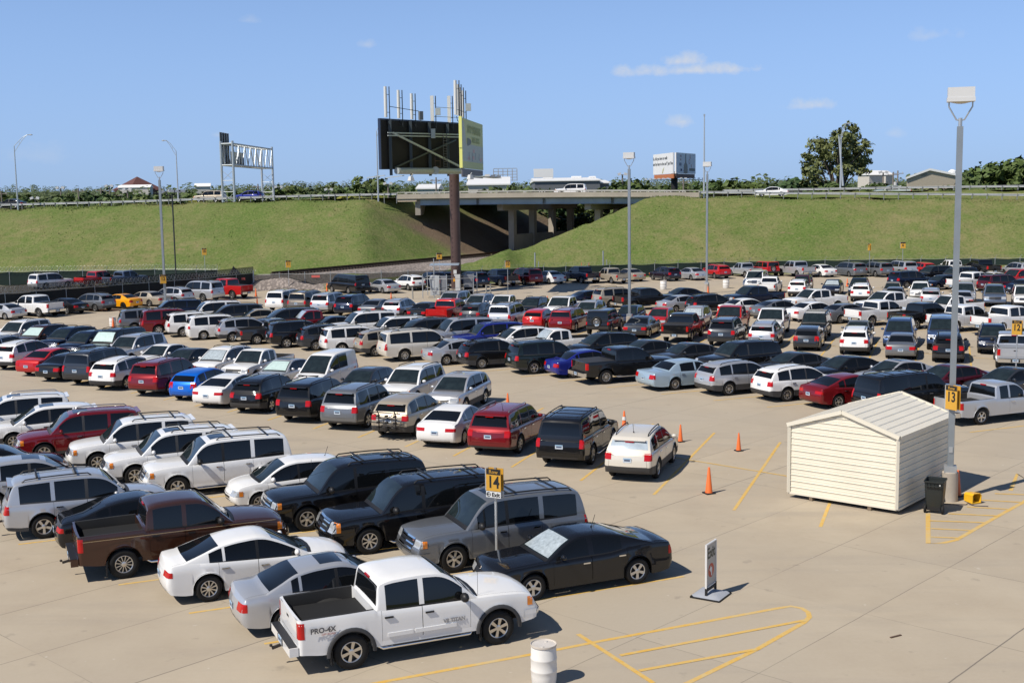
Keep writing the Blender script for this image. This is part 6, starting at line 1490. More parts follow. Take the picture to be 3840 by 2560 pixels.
# ---------------------------------------------------------------- storage shed
sh = empty('storage_shed', (9.38, 40.54, 0), 0, 'cream corrugated metal shed with a gable roof on skids', 'shed')
c0, c1 = Vector((9.38, 40.54)), Vector((12.34, 38.04)); ex = (c1 - c0).normalized(); ey = Vector((-ex.y, ex.x)); WS, DS, EH, PK = (c1 - c0).length, 4.75, 2.53, 3.13
def sf(x, y, z): p = c0 + ex * x + ey * y; return (p.x, p.y, z)
SID = mat('shed_siding', (.76, .71, .58), .5, 0, .0, .4, .05, 1.2)
ROOFM = mat('shed_roof', (.74, .70, .60), .45, 0, 0, .5, .05, 1.0)
Z0 = .21
def siding(mb, f, L, zfun, n=11):
    """overlapping horizontal ribs; zfun(s) top height"""
    dz = (EH - Z0) / n; z = Z0
    while z < PK - .02:
        for a, b, o0, o1 in ((0, .40, .0, -.006), (.40, .46, -.006, .0), (.46, .84, .0, -.006), (.84, .88, -.006, -.028), (.88, .95, -.028, -.028), (.95, 1.0, -.028, .0)):
            za, zb2 = z + dz * a, z + dz * b
            if za <= EH: s0a, s1a = 0, L
            else: k = (za - EH) / (PK - EH); s0a, s1a = L / 2 * k, L - L / 2 * k
            if zb2 <= EH: s0b, s1b = 0, L
            else:
                k = min(1, (zb2 - EH) / (PK - EH)); s0b, s1b = L / 2 * k, L - L / 2 * k
            if not zfun and za >= EH - .01: return
            mb.add([f(s0a, za, o0), f(s1a, za, o0), f(s1b, zb2, o1), f(s0b, zb2, o1)], [(0, 1, 2, 3)], 0)
        z += dz
g = MB(); siding(g, lambda s, z, o: sf(s, o, z), WS, 1); part(g, 'gable_wall', [SID], sh, 0)
g = MB(); siding(g, lambda s, z, o: sf(WS - s, DS - o, z), WS, 1); part(g, 'gable_wall', [SID], sh, 0)
g = MB(); siding(g, lambda s, z, o: sf(WS - o, s, z), DS, 0); part(g, 'side_wall', [SID], sh, 0)
g = MB(); siding(g, lambda s, z, o: sf(o, DS - s, z), DS, 0); part(g, 'side_wall', [SID], sh, 0)
for side in (0, 1):
    g = MB(); n = 7; sl = sqrt((WS / 2)**2 + (PK - EH)**2)
    prof = []
    for k in range(n):
        prof += [(k / n, .0), (k / n + .02, .0), ((k + .08) / n + .02, .028), ((k + .22) / n + .02, .028), ((k + .30) / n + .02, .0)]
    prof = [(min(1.03, a), b) for a, b in prof] + [(1.03, 0)]
    vs = []
    for a, b in prof:
        x = (WS / 2) * (1 - a) if side else WS / 2 + (WS / 2) * a
        z = PK + .05 - (PK - EH) * a + b
        vs += [sf(x, -.10, z), sf(x, DS + .10, z)]
    m_ = len(prof); g.add(vs, [(2 * i, 2 * i + 2, 2 * i + 3, 2 * i + 1) if side == 0 else (2 * i, 2 * i + 1, 2 * i + 3, 2 * i + 2) for i in range(m_ - 1)], 0)
    part(g, 'roof_panel', [ROOFM], sh, 20)
TR = mat('shed_trim', (.74, .69, .57), .5)
g = MB()
for y_ in (-.035, DS + .035):
    for x_ in (.03, WS - .03): g.bar(sf(x_, y_, Z0 - .02), sf(x_, y_, EH + .02), .10, .09)
    g.bar(sf(-.03, y_ - .02, EH + .0), sf(WS / 2, y_ - .02, PK + .03), .10, .13); g.bar(sf(WS + .03, y_ - .02, EH + .0), sf(WS / 2, y_ - .02, PK + .03), .10, .13)
for x_ in (-.03, WS + .03): g.bar(sf(x_, 0, EH - .02), sf(x_, DS, EH - .02), .08, .12)
g.bar(sf(0, .0, Z0 - .03), sf(WS, .0, Z0 - .03), .09, .07); g.bar(sf(WS, 0, Z0 - .03), sf(WS, DS, Z0 - .03), .09, .07)
part(g, 'corner_trim', [TR], sh)
for x_ in (.85, WS - .95): part(MB().bar(sf(x_, -.02, .07), sf(x_, DS, .07), .12, .135), 'skid', [mat('skid_timber', (.20, .15, .10), .8)], sh)
g = MB(); part(g.box(sf(1.95, -.045, .78), (.34, .34, .16), 0, math.atan2(ex.y, ex.x)), 'stain_patch', [mat('rust_smear', (.47, .43, .34), .8, var=.25, vscale=14)], sh) if False else None
part(MB().box(sf(WS + .05, DS - .35, 1.15), (.05, .05, .18)), 'door_latch', [GALV], sh)

# ---------------------------------------------------------------- small things on the lot
def cone(x, y, h, label, tilt=0.0, mi='cone_orange'):
    r = empty('traffic_cone', (x, y, 0), .4, label, 'traffic cone', 'orange traffic cones'); r.rotation_euler.x = tilt
    w = h * .30
    g = MB().box((0, 0, .022), (w * 1.25, w * 1.25, .04)); g.build('base', [TRIM], r)
    MB().lathe([(w * .50, .04), (w * .44, .075), (.028 * h / .7, h - .01), (.022 * h / .7, h), (0, h)], n=20).build('cone_body', [mat(mi, (.80, .16, .03), .5)], r)
    return r
cone(6.78, 41.22, .93, 'tall orange cone nearest the camera beside the empty stalls')
cone(7.03, 50.08, .74, 'orange cone just right of the pearl white crossover')
cone(9.11, 48.11, .74, 'orange cone alone between the empty stalls and the shed')
c_ = cone(4.9, 52.6, .9, 'orange and white cone half hidden beside the black full-size SUV')
MB().lathe([(.098, .5), (.075, .65)], n=20).build('white_band', [SWH], c_)
p_ = at(1891, 1530); cone(-.25, 58.5, .8, 'orange cone tip showing behind the dark red SUV')
c_ = cone(15.12, 40.35, .9, 'orange cone leaning in shade behind the light pole base', .0, 'cone_red')
for px, py, h, lab in ((960, 1112, .9, 'orange and white cone by the red raised pickup'), (965, 1150, .9, 'orange cone tip behind the dark van left of the lot'), (2053, 1145, .9, 'white-banded cone behind the white pickup near the billboard shadow'), (3177, 1075, .9, 'orange cone between dark sedan and white crossover far right'), (1467, 1128, .8, 'orange cone tip behind the silver hatch row'), (1226, 1092, .9, 'orange and white cone behind the silver SUV near the van'), (2655, 1102, .8, 'small white cone beside the farther light pole')):
    p_ = at(px, py); cone(p_.x, p_.y, h, lab)
def barrel(x, y, label, m='barrel_white', h=.89, r0=.285, rust=True):
    r = empty('barrel', (x, y, 0), .5, label, 'barrel', 'white barrels on the lot')
    MB().lathe([(0, .0), (r0 * .86, .0), (r0 * .92, .03), (r0 * .965, .2), (r0 * .975, h * .33), (r0 * 1.0, h * .345), (r0 * 1.0, h * .375), (r0 * .98, h * .39), (r0 * .98, h * .62), (r0 * 1.0, h * .635), (r0 * 1.0, h * .665), (r0 * .975, h * .68), (r0 * .95, h * .9), (r0 * .90, h * .955)], n=36).build('body', [mat(m, (.74, .72, .68), .5, var=.07, vscale=2.2)], r)
    MB().lathe([(r0 * .88, h * .945), (r0 * .985, h * .95), (r0 * 1.0, h * .965), (r0 * .985, h), (r0 * .95, h), (r0 * .93, h * .975)], n=36).build('rim', [mat('barrel_rim', (.58, .52, .45), .5, var=.1)], r)
    l = MB().lathe([(r0 * .93, h * .975), (0, h * .972)], n=36); l.lathe([(.035, h * .972), (.032, h * .992), (0, h * .992)], (.12, .10, 0), 12); l.lathe([(.035, h * .972), (.032, h * .992), (0, h * .992)], (-.10, -.13, 0), 12)
    l.build('lid', [mat('barrel_lid', (.60, .56, .51), .5, var=.12, vscale=4)], r)
    return r
barrel(.58, 24.93, 'white plastic barrel in the foreground beside the white pickup')
barrel(-33.0, 99.7, 'white barrel with an orange cone in front, left side of the lot')
cone(-32.75, 99.0, .9, 'orange cone leaning against the white barrel on the left')
barrel(16.5, 131.0, 'white barrel left of the farther light pole', h=1.0, r0=.36)
barrel(23.4, 131.6, 'white barrel right of the farther light pole', h=1.0, r0=.36)
# wheelie bin
wb = empty('wheelie_bin', (13.66, 38.38, 0), RD(-28), 'open black wheelie bin beside the shed', 'bin')
BINM = mat('bin_black', (.018, .022, .021), .45, bump=.1, bscale=60)
def ring(w, d, z, r=.06):
    o = []
    for cx, cy, a0 in ((w / 2 - r, d / 2 - r, 0), (-w / 2 + r, d / 2 - r, pi / 2), (-w / 2 + r, -d / 2 + r, pi), (w / 2 - r, -d / 2 + r, 1.5 * pi)):
        for k in range(4): o.append((cx + r * cos(a0 + k * pi / 6), cy + r * sin(a0 + k * pi / 6), z))
    return o
rs = [ring(.48, .50, .16), ring(.50, .54, .22), ring(.585, .66, .86), ring(.59, .67, 1.02), ring(.64, .74, 1.03), ring(.64, .74, 1.075), ring(.60, .69, 1.075), ring(.55, .62, .80), ring(.46, .5, .25)]
vs = [p for q in rs for p in q]; fs = [(i * 16 + k, i * 16 + (k + 1) % 16, (i + 1) * 16 + (k + 1) % 16, (i + 1) * 16 + k) for i in range(8) for k in range(16)] + [tuple(range(16))[::-1], tuple(range(128, 144))]
MB().add(vs, fs, 0).build('tub', [BINM], wb, sharp=30)
g = MB()
for k in range(-2, 3): g.box((k * .11, -.365, .93), (.015, .07, .12))
g.box((0, -.40, .93), (.50, .03, .03)); g.box((.19, -.345, .95), (.05, .02, .05), 1); g.build('handle', [BINM, SWH], wb)
for s in (-1, 1): MB().tube([(s * .24, -.22, .14), (s * .30, -.22, .14)], .14, 20).build('wheel', [RUB], wb)
MB().tube([(-.28, -.22, .14), (.28, -.22, .14)], .02, 8).box((0, -.2, .17), (.42, .14, .14)).build('axle', [TRIM], wb)
# yellow mop bucket lying on its side
bk = empty('mop_bucket', (15.30, 39.45, 0), RD(20), 'yellow mop bucket lying on its side by the light pole base', 'bucket')
YB = mat('bucket_yellow', (.80, .45, .02), .4)
ro_ = lambda p, y: (p[0], y, p[1])
A_ = [ro_(p, -.20) for p in [(-.19, .02), (.17, .02), (.19, .28), (.12, .36), (-.13, .36), (-.19, .30)]]; B_ = [ro_((p[0] * .85, .04 + (p[2] - .02) * .82), .24) for p in A_]
A2_ = [ro_((p[0] * .86, .05 + (p[2] - .02) * .86), -.20) for p in A_]; B2_ = [ro_((p[0] * .72, .08 + (p[2] - .02) * .66), .20) for p in A_]
vs = A_ + B_ + A2_ + B2_; fs = [(i, (i + 1) % 6, (i + 1) % 6 + 6, i + 6) for i in range(6)] + [(i, i + 12, (i + 1) % 6 + 12, (i + 1) % 6) for i in range(6)] + [(i + 12, i + 18, (i + 1) % 6 + 18, (i + 1) % 6 + 12) for i in range(6)] + [tuple(range(6, 12)), tuple(range(18, 24))[::-1]]
MB().add(vs, fs, 0).build('bucket_body', [YB], bk, sharp=25)
for sx_ in (-.1, .1): MB().lathe([(0, -.02), (.04, -.02), (.04, .02), (0, .02)], (sx_, .29, .10 if sx_ < 0 else .24), 12, 0, 'Y').build('caster', [TRIM], bk)
tag(MB().tube([(14.2, 39.35, .012), (14.5, 39.25, .012), (14.95, 39.15, .012), (15.05, 39.2, .05), (15.2, 39.0, .012), (15.6, 38.9, .012)], .018, 6).build('cord', [mat('cord_dark', (.03, .025, .04), .5)]), 'dark cord lying on the ground by the light pole base', 'cord')
# swing exit sign on a domed base
ex_ = empty('exit_sign', (5.07, 30.45, 0), RD(58), 'portable Exit sign with a red turn arrow on a grey base', 'sign')
vs = []; fs = []
for i in range(9):
    for j in range(9):
        x, y = -.42 + .84 * i / 8, -.40 + .80 * j / 8; k = max(abs(x) / .42, abs(y) / .40)
        vs.append((x, y, .05 + .085 * (1 - k**2.2)))
for i in range(8):
    for j in range(8): fs.append((i * 9 + j, (i + 1) * 9 + j, (i + 1) * 9 + j + 1, i * 9 + j + 1))
g = MB().add(vs, fs, 0, True); g.box((0, 0, .025), (.845, .805, .05), 1); g.build('base', [mat('base_grey', (.36, .38, .42), .5), TRIM], ex_, sharp=60)
MB().box((-.30, 0, .20), (.05, .06, .22)).box((.30, 0, .20), (.05, .06, .22)).box((0, 0, .22), (.62, .05, .06)).build('bracket', [TRIM], ex_)
g = MB(); g.box((0, 0, .86), (.60, .012, 1.10), 0)
for s in (-1, 1): g.box((s * .315, 0, .86), (.03, .05, 1.16), 1)
for z in (.30, 1.42): g.box((0, 0, z), (.60, .05, .03), 1)
po = g.build('sign_panel', [mat('exit_face', (.46, .44, .40), .5), mat('exit_frame', (.72, .72, .71), .4, .2)], ex_)
for s in (-1, 1):
    ro2 = (pi / 2, 0, 0 if s < 0 else pi)
    text('lettering', 'Exit', .40, mat('exit_ink', (.03, .045, .03), .5), po, (0, s * .010, 1.16), ro2, ext=.001, bold=.008, sx=.80)
    d_ = MB().lathe([(0, 0), (.185, 0), (.185, .004)], (0, s * .008, .69), 28, 0, 'Y'); do = d_.build('arrow_disc', [mat('arrow_red', (.50, .07, .03), .5)], po)
    k = -s; a_ = MB(); fr = lambda x, y, z: (x * k, s * .014 + z * s, y)
    a_.prism([(-.02, .69 - .14), (.045, .69 - .14), (.045, .69 + .085), (-.03, .69 + .085), (-.03, .69 + .145), (-.135, .69 + .045), (-.03, .69 - .055), (-.03, .69 + .01), (-.02, .69 + .01)], 0, .003, 0, fr); a_.build('arrow', [SWH], do)
# debris
tag(MB().box((8.9, 27.35, .012), (.34, .05, .02), 0, .5).build('lath', [mat('dark_wood', (.10, .06, .04), .8)]), 'short strip of dark wood on the paving at lower right', 'debris')

# ---------------------------------------------------------------- equipment pen at the billboard foot
pn = empty('equipment_pen', (-7.0, 124.5, 0), 0, 'galvanised pipe pen with grey cabinets round the billboard pole', 'equipment pen')
GX = [(-9.1, 124.2), (-6.6, 123.6), (-3.9, 124.6), (-3.6, 127.2), (-8.9, 128.6)]
for i, (x, y) in enumerate(GX + [(-7.9, 124.0)]): part(MB().tube([(x, y, 0), (x, y, 2.45 if i != 5 else 4.1)], .045, 8), 'post', [GALV], pn)
g = MB()
for a, b in zip(GX, GX[1:] + GX[:1]):
    for z in (.75, 2.0): g.tube([(*a, z), (*b, z)], .028, 6)
part(g, 'rail', [GALV], pn)
part(MB().box((-6.9, 126.2, 3.35), (3.0, 2.6, .10)), 'canopy', [mat('canopy_blue', (.40, .47, .55), .4, .3)], pn)
for x, y, w, h, m in ((-7.9, 125.4, .95, 2.0, (.52, .54, .55)), (-7.0, 125.6, .7, 1.95, (.24, .25, .27)), (-5.5, 124.9, .5, 2.1, (.62, .62, .60)), (-4.5, 126.3, .9, 2.0, (.22, .23, .25)), (-4.4, 126.3, .95, .7, (.12, .12, .13))):
    g = MB().box((x, y, .25 + h / 2), (w, .8, h)); g.box((x, y - .41, .25 + h * .55), (w * .7, .03, h * .35)); part(g, 'cabinet', [mat('cab%d' % int(m[0] * 100), m, .45, .2)], pn)
part(MB().box((-6.3, 125.3, .12), (4.4, 2.6, .25)), 'plinth', [CNC], pn)
part(MB().tube([(-8.1, 124.9, 2.3), (-8.4, 124.9, 2.0), (-8.3, 124.9, 1.0), (-8.0, 124.9, .7), (-7.7, 124.9, 1.1)], .05, 8), 'conduit', [GALV], pn)
for x, y, lab in ((-10.1, 123.6, 'left steel bollard guarding the equipment pen'), (-2.6, 125.4, 'right steel bollard guarding the equipment pen'), (-2.2, 128.0, 'rear right steel bollard by the equipment pen')):
    tag(MB().tube([(x, y, 0), (x, y, 1.2)], .075, 12).build('bollard', [mat('bollard_grey', (.33, .32, .29), .6)]), lab, 'bollard', 'bollards round the equipment pen')
# ---------------------------------------------------------------- fences
GSCR = mat('screen_green', (.010, .026, .020), .85, var=.2, vscale=1.5); BSCR = mat('screen_black', (.012, .014, .014), .85, var=.2, vscale=1.5)
MESHM = mat('mesh_cloth', (.030, .032, .028), .9, alpha=.72, var=.15)
FPOST = mat('fence_post', (.42, .45, .46), .5, .5)
def zt_(x, y): return 0.0 if True else terr(x, y)
def resample(pts, sp):
    out_ = [Vector(pts[0])]; acc = 0
    for a, b in zip(pts, pts[1:]):
        a, b = Vector(a), Vector(b); L = (b - a).length; n_ = max(1, round(L / sp))
        for i in range(1, n_ + 1): out_.append(a.lerp(b, i / n_))
    return out_
def fence(pts, label, h, m, sp=3.0, z0=.05, razor=False, arms=True, post_h=None, zf=None, veil=0):
    zf = zf or (lambda x, y: 0.0)
    P = resample(pts, sp); r = empty('fence', (*P[0], 0), 0, label, 'fence', 'fences round the lot')
    g = MB(); top = lambda p, k: zf(*p) + h - .04 - .05 * sin(k * 2.1)
    for k, (a, b) in enumerate(zip(P, P[1:])):
        # cloth sags a little between posts
        n_ = 4; vs = []
        for i in range(n_ + 1):
            q = a.lerp(b, i / n_); sag = .06 * sin(pi * i / n_) * (1 + .6 * sin(k * 1.7))
            bulge = .05 * sin(pi * i / n_) * sin(k * 2.9); d = (b - a).normalized()
            for zz in (z0, (h + z0) / 2, h - sag): vs.append((q.x - d.y * bulge, q.y + d.x * bulge, zf(*q) + zz))
        g.add(vs, [(i * 3 + j, (i + 1) * 3 + j, (i + 1) * 3 + j + 1, i * 3 + j + 1) for i in range(n_) for j in range(2)], 0, True)
    part(g, 'screen', [m], r, 0)
    if veil:
        g = MB()
        for a, b in zip(P, P[1:]): g.add([(a.x, a.y, zf(*a) + h - .1), (b.x, b.y, zf(*b) + h - .1), (b.x, b.y, zf(*b) + h + veil), (a.x, a.y, zf(*a) + h + veil)], [(0, 1, 2, 3)], 0)
        part(g, 'mesh_veil', [MESHM], r, 0)
    pm = MB().tube([(0, 0, 0), (0, 0, post_h or h + .12)], .035, 6)
    if arms: pm.tube([(0, 0, post_h or h + .12), (.14, -.16, (post_h or h + .12) + .36)], .02, 5)
    pmesh = pm.mesh('post', [FPOST])
    for p in P[:100]:
        link('post', pmesh, r, (p.x - P[0].x, p.y - P[0].y, zf(*p)))
    g = MB()
    for a, b in zip(P, P[1:]):
        g.tube([(a.x, a.y, zf(*a) + h + .02), (b.x, b.y, zf(*b) + h + .02)], .018, 5)
        if arms:
            for t in (.12, .24, .36): g.tube([(a.x + .38 * t, a.y - .44 * t, zf(*a) + h + .1 + t), (b.x + .38 * t, b.y - .44 * t, zf(*b) + h + .1 + t)], .006, 3)
    part(g, 'wire', [FPOST], r)
    if razor:
        g = MB(); cum = 0
        for a, b in zip(P, P[1:]):
            d = (b - a); L = d.length; d.normalize(); nn = Vector((-d.y, d.x)); k = int(L / .42)
            for i in range(k):
                c = a + d * (i + .5) * L / k; pts_ = []
                for j in range(13):
                    t = 2 * pi * j / 12; pts_.append((c.x + d.x * (.26 * cos(t) + .42 * j / 12) + nn.x * .06 * sin(t), c.y + d.y * (.26 * cos(t) + .42 * j / 12) + nn.y * .06 * sin(t) - .12, zf(*c) + h + .34 + .30 * sin(t)))
                g.tube(pts_, .011, 3, cap=False)
        part(g, 'razor_wire', [mat('razor_steel', (.55, .57, .57), .4, .7)], r, 0)
    return r
F_ = FENCE
fence(F_[1:5], 'black screened fence topped with coiled razor wire behind the left row', 1.95, BSCR, 3.0, razor=True, veil=.75)
fence(F_[4:7], 'see-through mesh-covered chain link fence before the gravel bank', 1.75, MESHM, 3.0, arms=False, post_h=2.0)
fence(F_[6:], 'green screened fence with barbed wire arms behind the far row', 1.62, GSCR, 3.05)
fence([(-78, 150), (-60, 152.5), (-45, 153.0), (-36.5, 150.5)], 'far green screened fence below the embankment at left', 1.75, GSCR, 3.0, razor=True)
fence([(-36.5, 150.5), (-31.5, 143.5), (-29.6, 139.4)], 'low dark screen fence joining the two left fences', 1.3, BSCR, 2.4, arms=False)
s_ = MB().box((-29.6, 139.1, 1.0), (.14, .14, 2.4)); tag(s_.build('gate_post', [GALV]), 'thick steel gate post at the corner of the mesh fence', 'post')
for x, y, lab in ((-29.0 + 6.5, 139.35, 'small red notice on the mesh fence near the row 11 sign'), (-30.6, 137.1, 'small red notice on the dark fence by the raised red pickup')):
    tag(MB().box((x, y, 1.45), (.95, .02, .26)).build('notice_board', [mat('notice_red', (.60, .12, .10), .5)]), lab, 'sign')
# heap of dark tarpaulin at the fence corner
tb = MB(); rnd = random.Random(5); vs = []
for i in range(7):
    for j in range(10):
        t = i / 6; a = 2 * pi * j / 10; rr = (1 - t)**.7 * (1.6 + .35 * rnd.uniform(-1, 1)); vs.append((-32.6 + rr * cos(a), 142.4 + rr * .6 * sin(a), .1 + 2.3 * t * (1 + .12 * rnd.uniform(-1, 1))))
tb.add(vs, [(i * 10 + j, i * 10 + (j + 1) % 10, (i + 1) * 10 + (j + 1) % 10, (i + 1) * 10 + j) for i in range(6) for j in range(10)], 0)
tag(tb.build('tarpaulin', [BSCR]), 'peaked heap of black tarpaulin at the fence corner by the gravel', 'tarpaulin')
for i, (x, y, lab) in enumerate(((9.2, 158.0, 'left of two thin red marker stakes by the railway'), (10.2, 158.4, 'right of two thin red marker stakes by the railway'))):
    tag(MB().box((x, y, terr(x, y) + .6), (.06, .06, 1.3)).build('marker_stake', [mat('stake_red', (.75, .16, .08), .6)]), lab, 'stake')
for x, y, lab in ((3.0, 150.6, 'steel fence post standing on the grass beside the far row, left one'), (11.6, 152.2, 'steel fence post standing on the grass beside the far row, right one')):
    tag(MB().tube([(x, y, 0), (x, y, 3.3)], .09, 8).tube([(x + .45, y, 0), (x + .45, y, 2.2)], .05, 6).build('gate_post', [FPOST]), lab, 'post')

# ---------------------------------------------------------------- buildings beyond the highway
ROOFW = mat('white_roof', (.82, .82, .80), .5); WGREY = mat('warehouse_grey', (.13, .14, .155), .6, var=.05); WCREAM = mat('wall_cream', (.55, .52, .46), .6, var=.06); WTAN = mat('wall_tan', (.42, .37, .29), .7, var=.1)
def shed_b(name, label, x0, x1, y, d, h, wall, ridge=0, tops=(), hips=None):
    r = empty(name, ((x0 + x1) / 2, y, 0), 0, label, 'building')
    L = x1 - x0
    MB().box((0, d / 2, h / 2), (L, d, h)).build('wall', [wall], r)
    g = MB()
    if ridge: 
        g.prism([(-.5, h), (d / 2, h + ridge), (d + .5, h), (d + .5, h - .3), (-.5, h - .3)], -L / 2 - .4, L / 2 + .4, 0, lambda a, b, z: (z, a, b))
    else: g.box((0, d / 2, h + .25), (L + 1, d + 1, .8))
    ro = g.build('roof', [ROOFW], r)
    for tx, tw, th in tops: MB().box((tx, d * .4, h + ridge * .8 + th / 2), (tw, 3, th)).build('roof_vent', [ROOFW], ro)
    for k in range(max(2, int(L / 12))):
        MB().box((-L / 2 + (k + .5) * L / max(2, int(L / 12)), -.05, 1.8), (3.2, .12, 3.6)).build('loading_door', [mat('door_grey', (.30, .31, .32), .5)], r)
    return r
def X_(px, Y): return dep(px, 700, Y).x
shed_b('warehouse', 'long dark grey warehouse with white roof behind the bridge', X_(2005, 360), X_(2250, 360), 360, 60, dep(2100, 676, 360).z, WGREY, 1.1, ((-5, 3, .6), (4, 3, .6), (9, 2, .5)))
shed_b('warehouse', 'low end of the grey warehouse with white roof edge', X_(2250, 362), X_(2284, 362), 362, 40, dep(2260, 684, 362).z, WGREY, .9)
shed_b('warehouse', 'cream white industrial building right of the billboard pole', X_(1755, 300), X_(1908, 300), 300, 40, dep(1830, 690, 300).z, WCREAM, 2.0, ((14, 5, 2.2),))
shed_b('warehouse', 'small pale building left of the billboard pole beyond the highway', X_(1565, 285), X_(1640, 285), 285, 20, dep(1600, 705, 285).z, mat('wall_green', (.35, .42, .40), .6), 1.0)
# tan gabled shop on the right
Yb = 290; r = empty('workshop_building', (X_(3500, Yb), Yb, 0), 0, 'tan gabled building with a long white roof at right beyond the highway', 'building')
xa, xm2, xb2 = X_(3405, Yb), X_(3470, Yb), X_(3650, Yb + 20)
gz = lambda y, Y=Yb: dep(3450, y, Y).z
part(MB().prism([(xa, 0), (xm2 + 9, 0), (xm2 + 9, gz(668)), (xm2 + 1, gz(640)), (xa, gz(672))], Yb, Yb + 1.0, 0, lambda a, b, z: (a, z, b)), 'gable_wall', [WTAN], r)
part(MB().prism([(xm2 + 1, gz(640)), (xm2 + 9.2, gz(668)), (xm2 + 9.2, gz(668) + .5), (xm2 + 1, gz(640) + .5), (xa - .6, gz(672) + .5), (xa - .6, gz(672))], Yb - .5, Yb + 46, 0, lambda a, b, z: (a + (z - Yb) * .36, z, b)), 'roof', [ROOFW], r)
part(MB().box(((xm2 + xb2) / 2 + 9, Yb + 24, gz(672) / 2), (xb2 - xm2 - 2, 20, gz(672))), 'wall', [WTAN], r)
part(MB().box(((xm2 + xb2) / 2 + 9, Yb + 24, gz(660)), (xb2 - xm2, 21, 1.6)), 'roof', [ROOFW], r)
for k in range(5): part(MB().lathe([(.9, 0), (1.0, .9), (.4, 1.3), (0, 1.35)], (xm2 + 6 + k * 5.4, Yb + 14, gz(655)), 10), 'roof_vent', [ROOFW], r)
part(MB().box((xm2 - .4, Yb - .06, gz(652)), (1.2, .1, 1.0)), 'window', [mat('vent_dark', (.25, .23, .19), .6)], r)
for px, py, Y, w, h, d, m, lab in ((1895, 655, 420, 8, 4, 6, mat('roof_grille', (.30, .30, .30), .6), 'grey rooftop sign frame left of the grey warehouse'), (515, 688, 900, 40, 14, 20, mat('brick_far', (.12, .05, .045), .8), 'distant brown pyramid-roofed building above the left trees'), (383, 678, 1200, 0, 0, 0, None, '')):
    if not w: continue
    p = dep(px, py, Y); r = empty('distant_building', (p.x, Y, 0), 0, lab, 'building')
    if 'pyramid' in lab:
        MB().box((0, 0, p.z / 2 - 2), (w * .7, d, p.z - 4)).build('wall', [m], r); MB().lathe([(w * .5, -5), (0, 5)], (0, 0, p.z), 4, 0, 'Z', False).build('roof', [m], r)
    else:
        MB().box((0, 0, 4), (w, d, 8)).build('wall', [WCREAM], r)
        g = MB()
        for k in range(6): g.box((-w / 2 + k * w / 5, -d / 2, p.z - .2), (.25, .25, h))
        for k in range(5): g.box((0, -d / 2, p.z - h / 2 + k * h / 4), (w, .2, .2))
        g.box((0, 0, (8 + p.z - h / 2) / 2), (.5, .5, p.z - h / 2 - 8)); g.build('frame', [m], r)
for i, (px, py, Y, w, lab) in enumerate(((508, 697, 700, 18, 'cream distant house on the hill above the left lamp'), (760, 692, 600, 7, 'white speck of a house on the hill left of the gantry'), (3265, 646, 420, 6, 'white distant house right of the big tree'), (3310, 646, 430, 4, 'tiny white house right of the big tree, farther one'))):
    p = dep(px, py, Y); r = empty('house', (p.x, Y, 0), .2 * i, lab, 'house')
    MB().box((0, 0, (p.z - 1) / 2), (w, 6, p.z - 1)).build('wall', [WCREAM], r); MB().prism([(-3.5, 0), (0, 1.6), (3.5, 0)], -w / 2 - .4, w / 2 + .4, 0, lambda a, b, z: (z, a, p.z - 1 + b)).build('roof', [ROOFW], r)

# ---------------------------------------------------------------- utility poles and yard lights beyond the highway
WOOD = mat('pole_wood', (.24, .205, .17), .85)
def util(px, ytop, Y, kind, lab):
    p = dep(px, ytop, Y); r = empty('utility_pole', (p.x, Y, 0), 0, lab, 'utility pole', 'poles beyond the highway')
    MB().tube([(0, 0, 0), (0, 0, p.z)], [.2, .14], 8).build('pole', [WOOD], r)
    if kind == 'lamp':
        for s in (-1, 1):
            MB().box((s * .6, -.2, p.z + .1), (.62, .4, .45), rm=Matrix.Rotation(s * .35, 3, 'Y')).build('floodlight', [LITE], r)
        MB().tube([(-.6, 0, p.z), (.6, 0, p.z)], .05, 6).build('crossarm', [GALV], r)
    else:
        MB().box((0, 0, p.z - .6), (2.4, .14, .14)).build('crossarm', [WOOD], r)
        for s in (-1, 0, 1): MB().box((s, 0, p.z - .4), (.1, .1, .25)).build('insulator', [LITE], r)
        if kind == 'tr': MB().lathe([(0, 0), (.45, 0), (.45, 1.2), (0, 1.3)], (-.5, 0, p.z - 3.6), 12).build('transformer', [LITE], r); MB().lathe([(0, 0), (.45, 0), (.45, 1.2), (0, 1.3)], (.6, 0, p.z - 4.4), 12).build('transformer', [LITE], r)
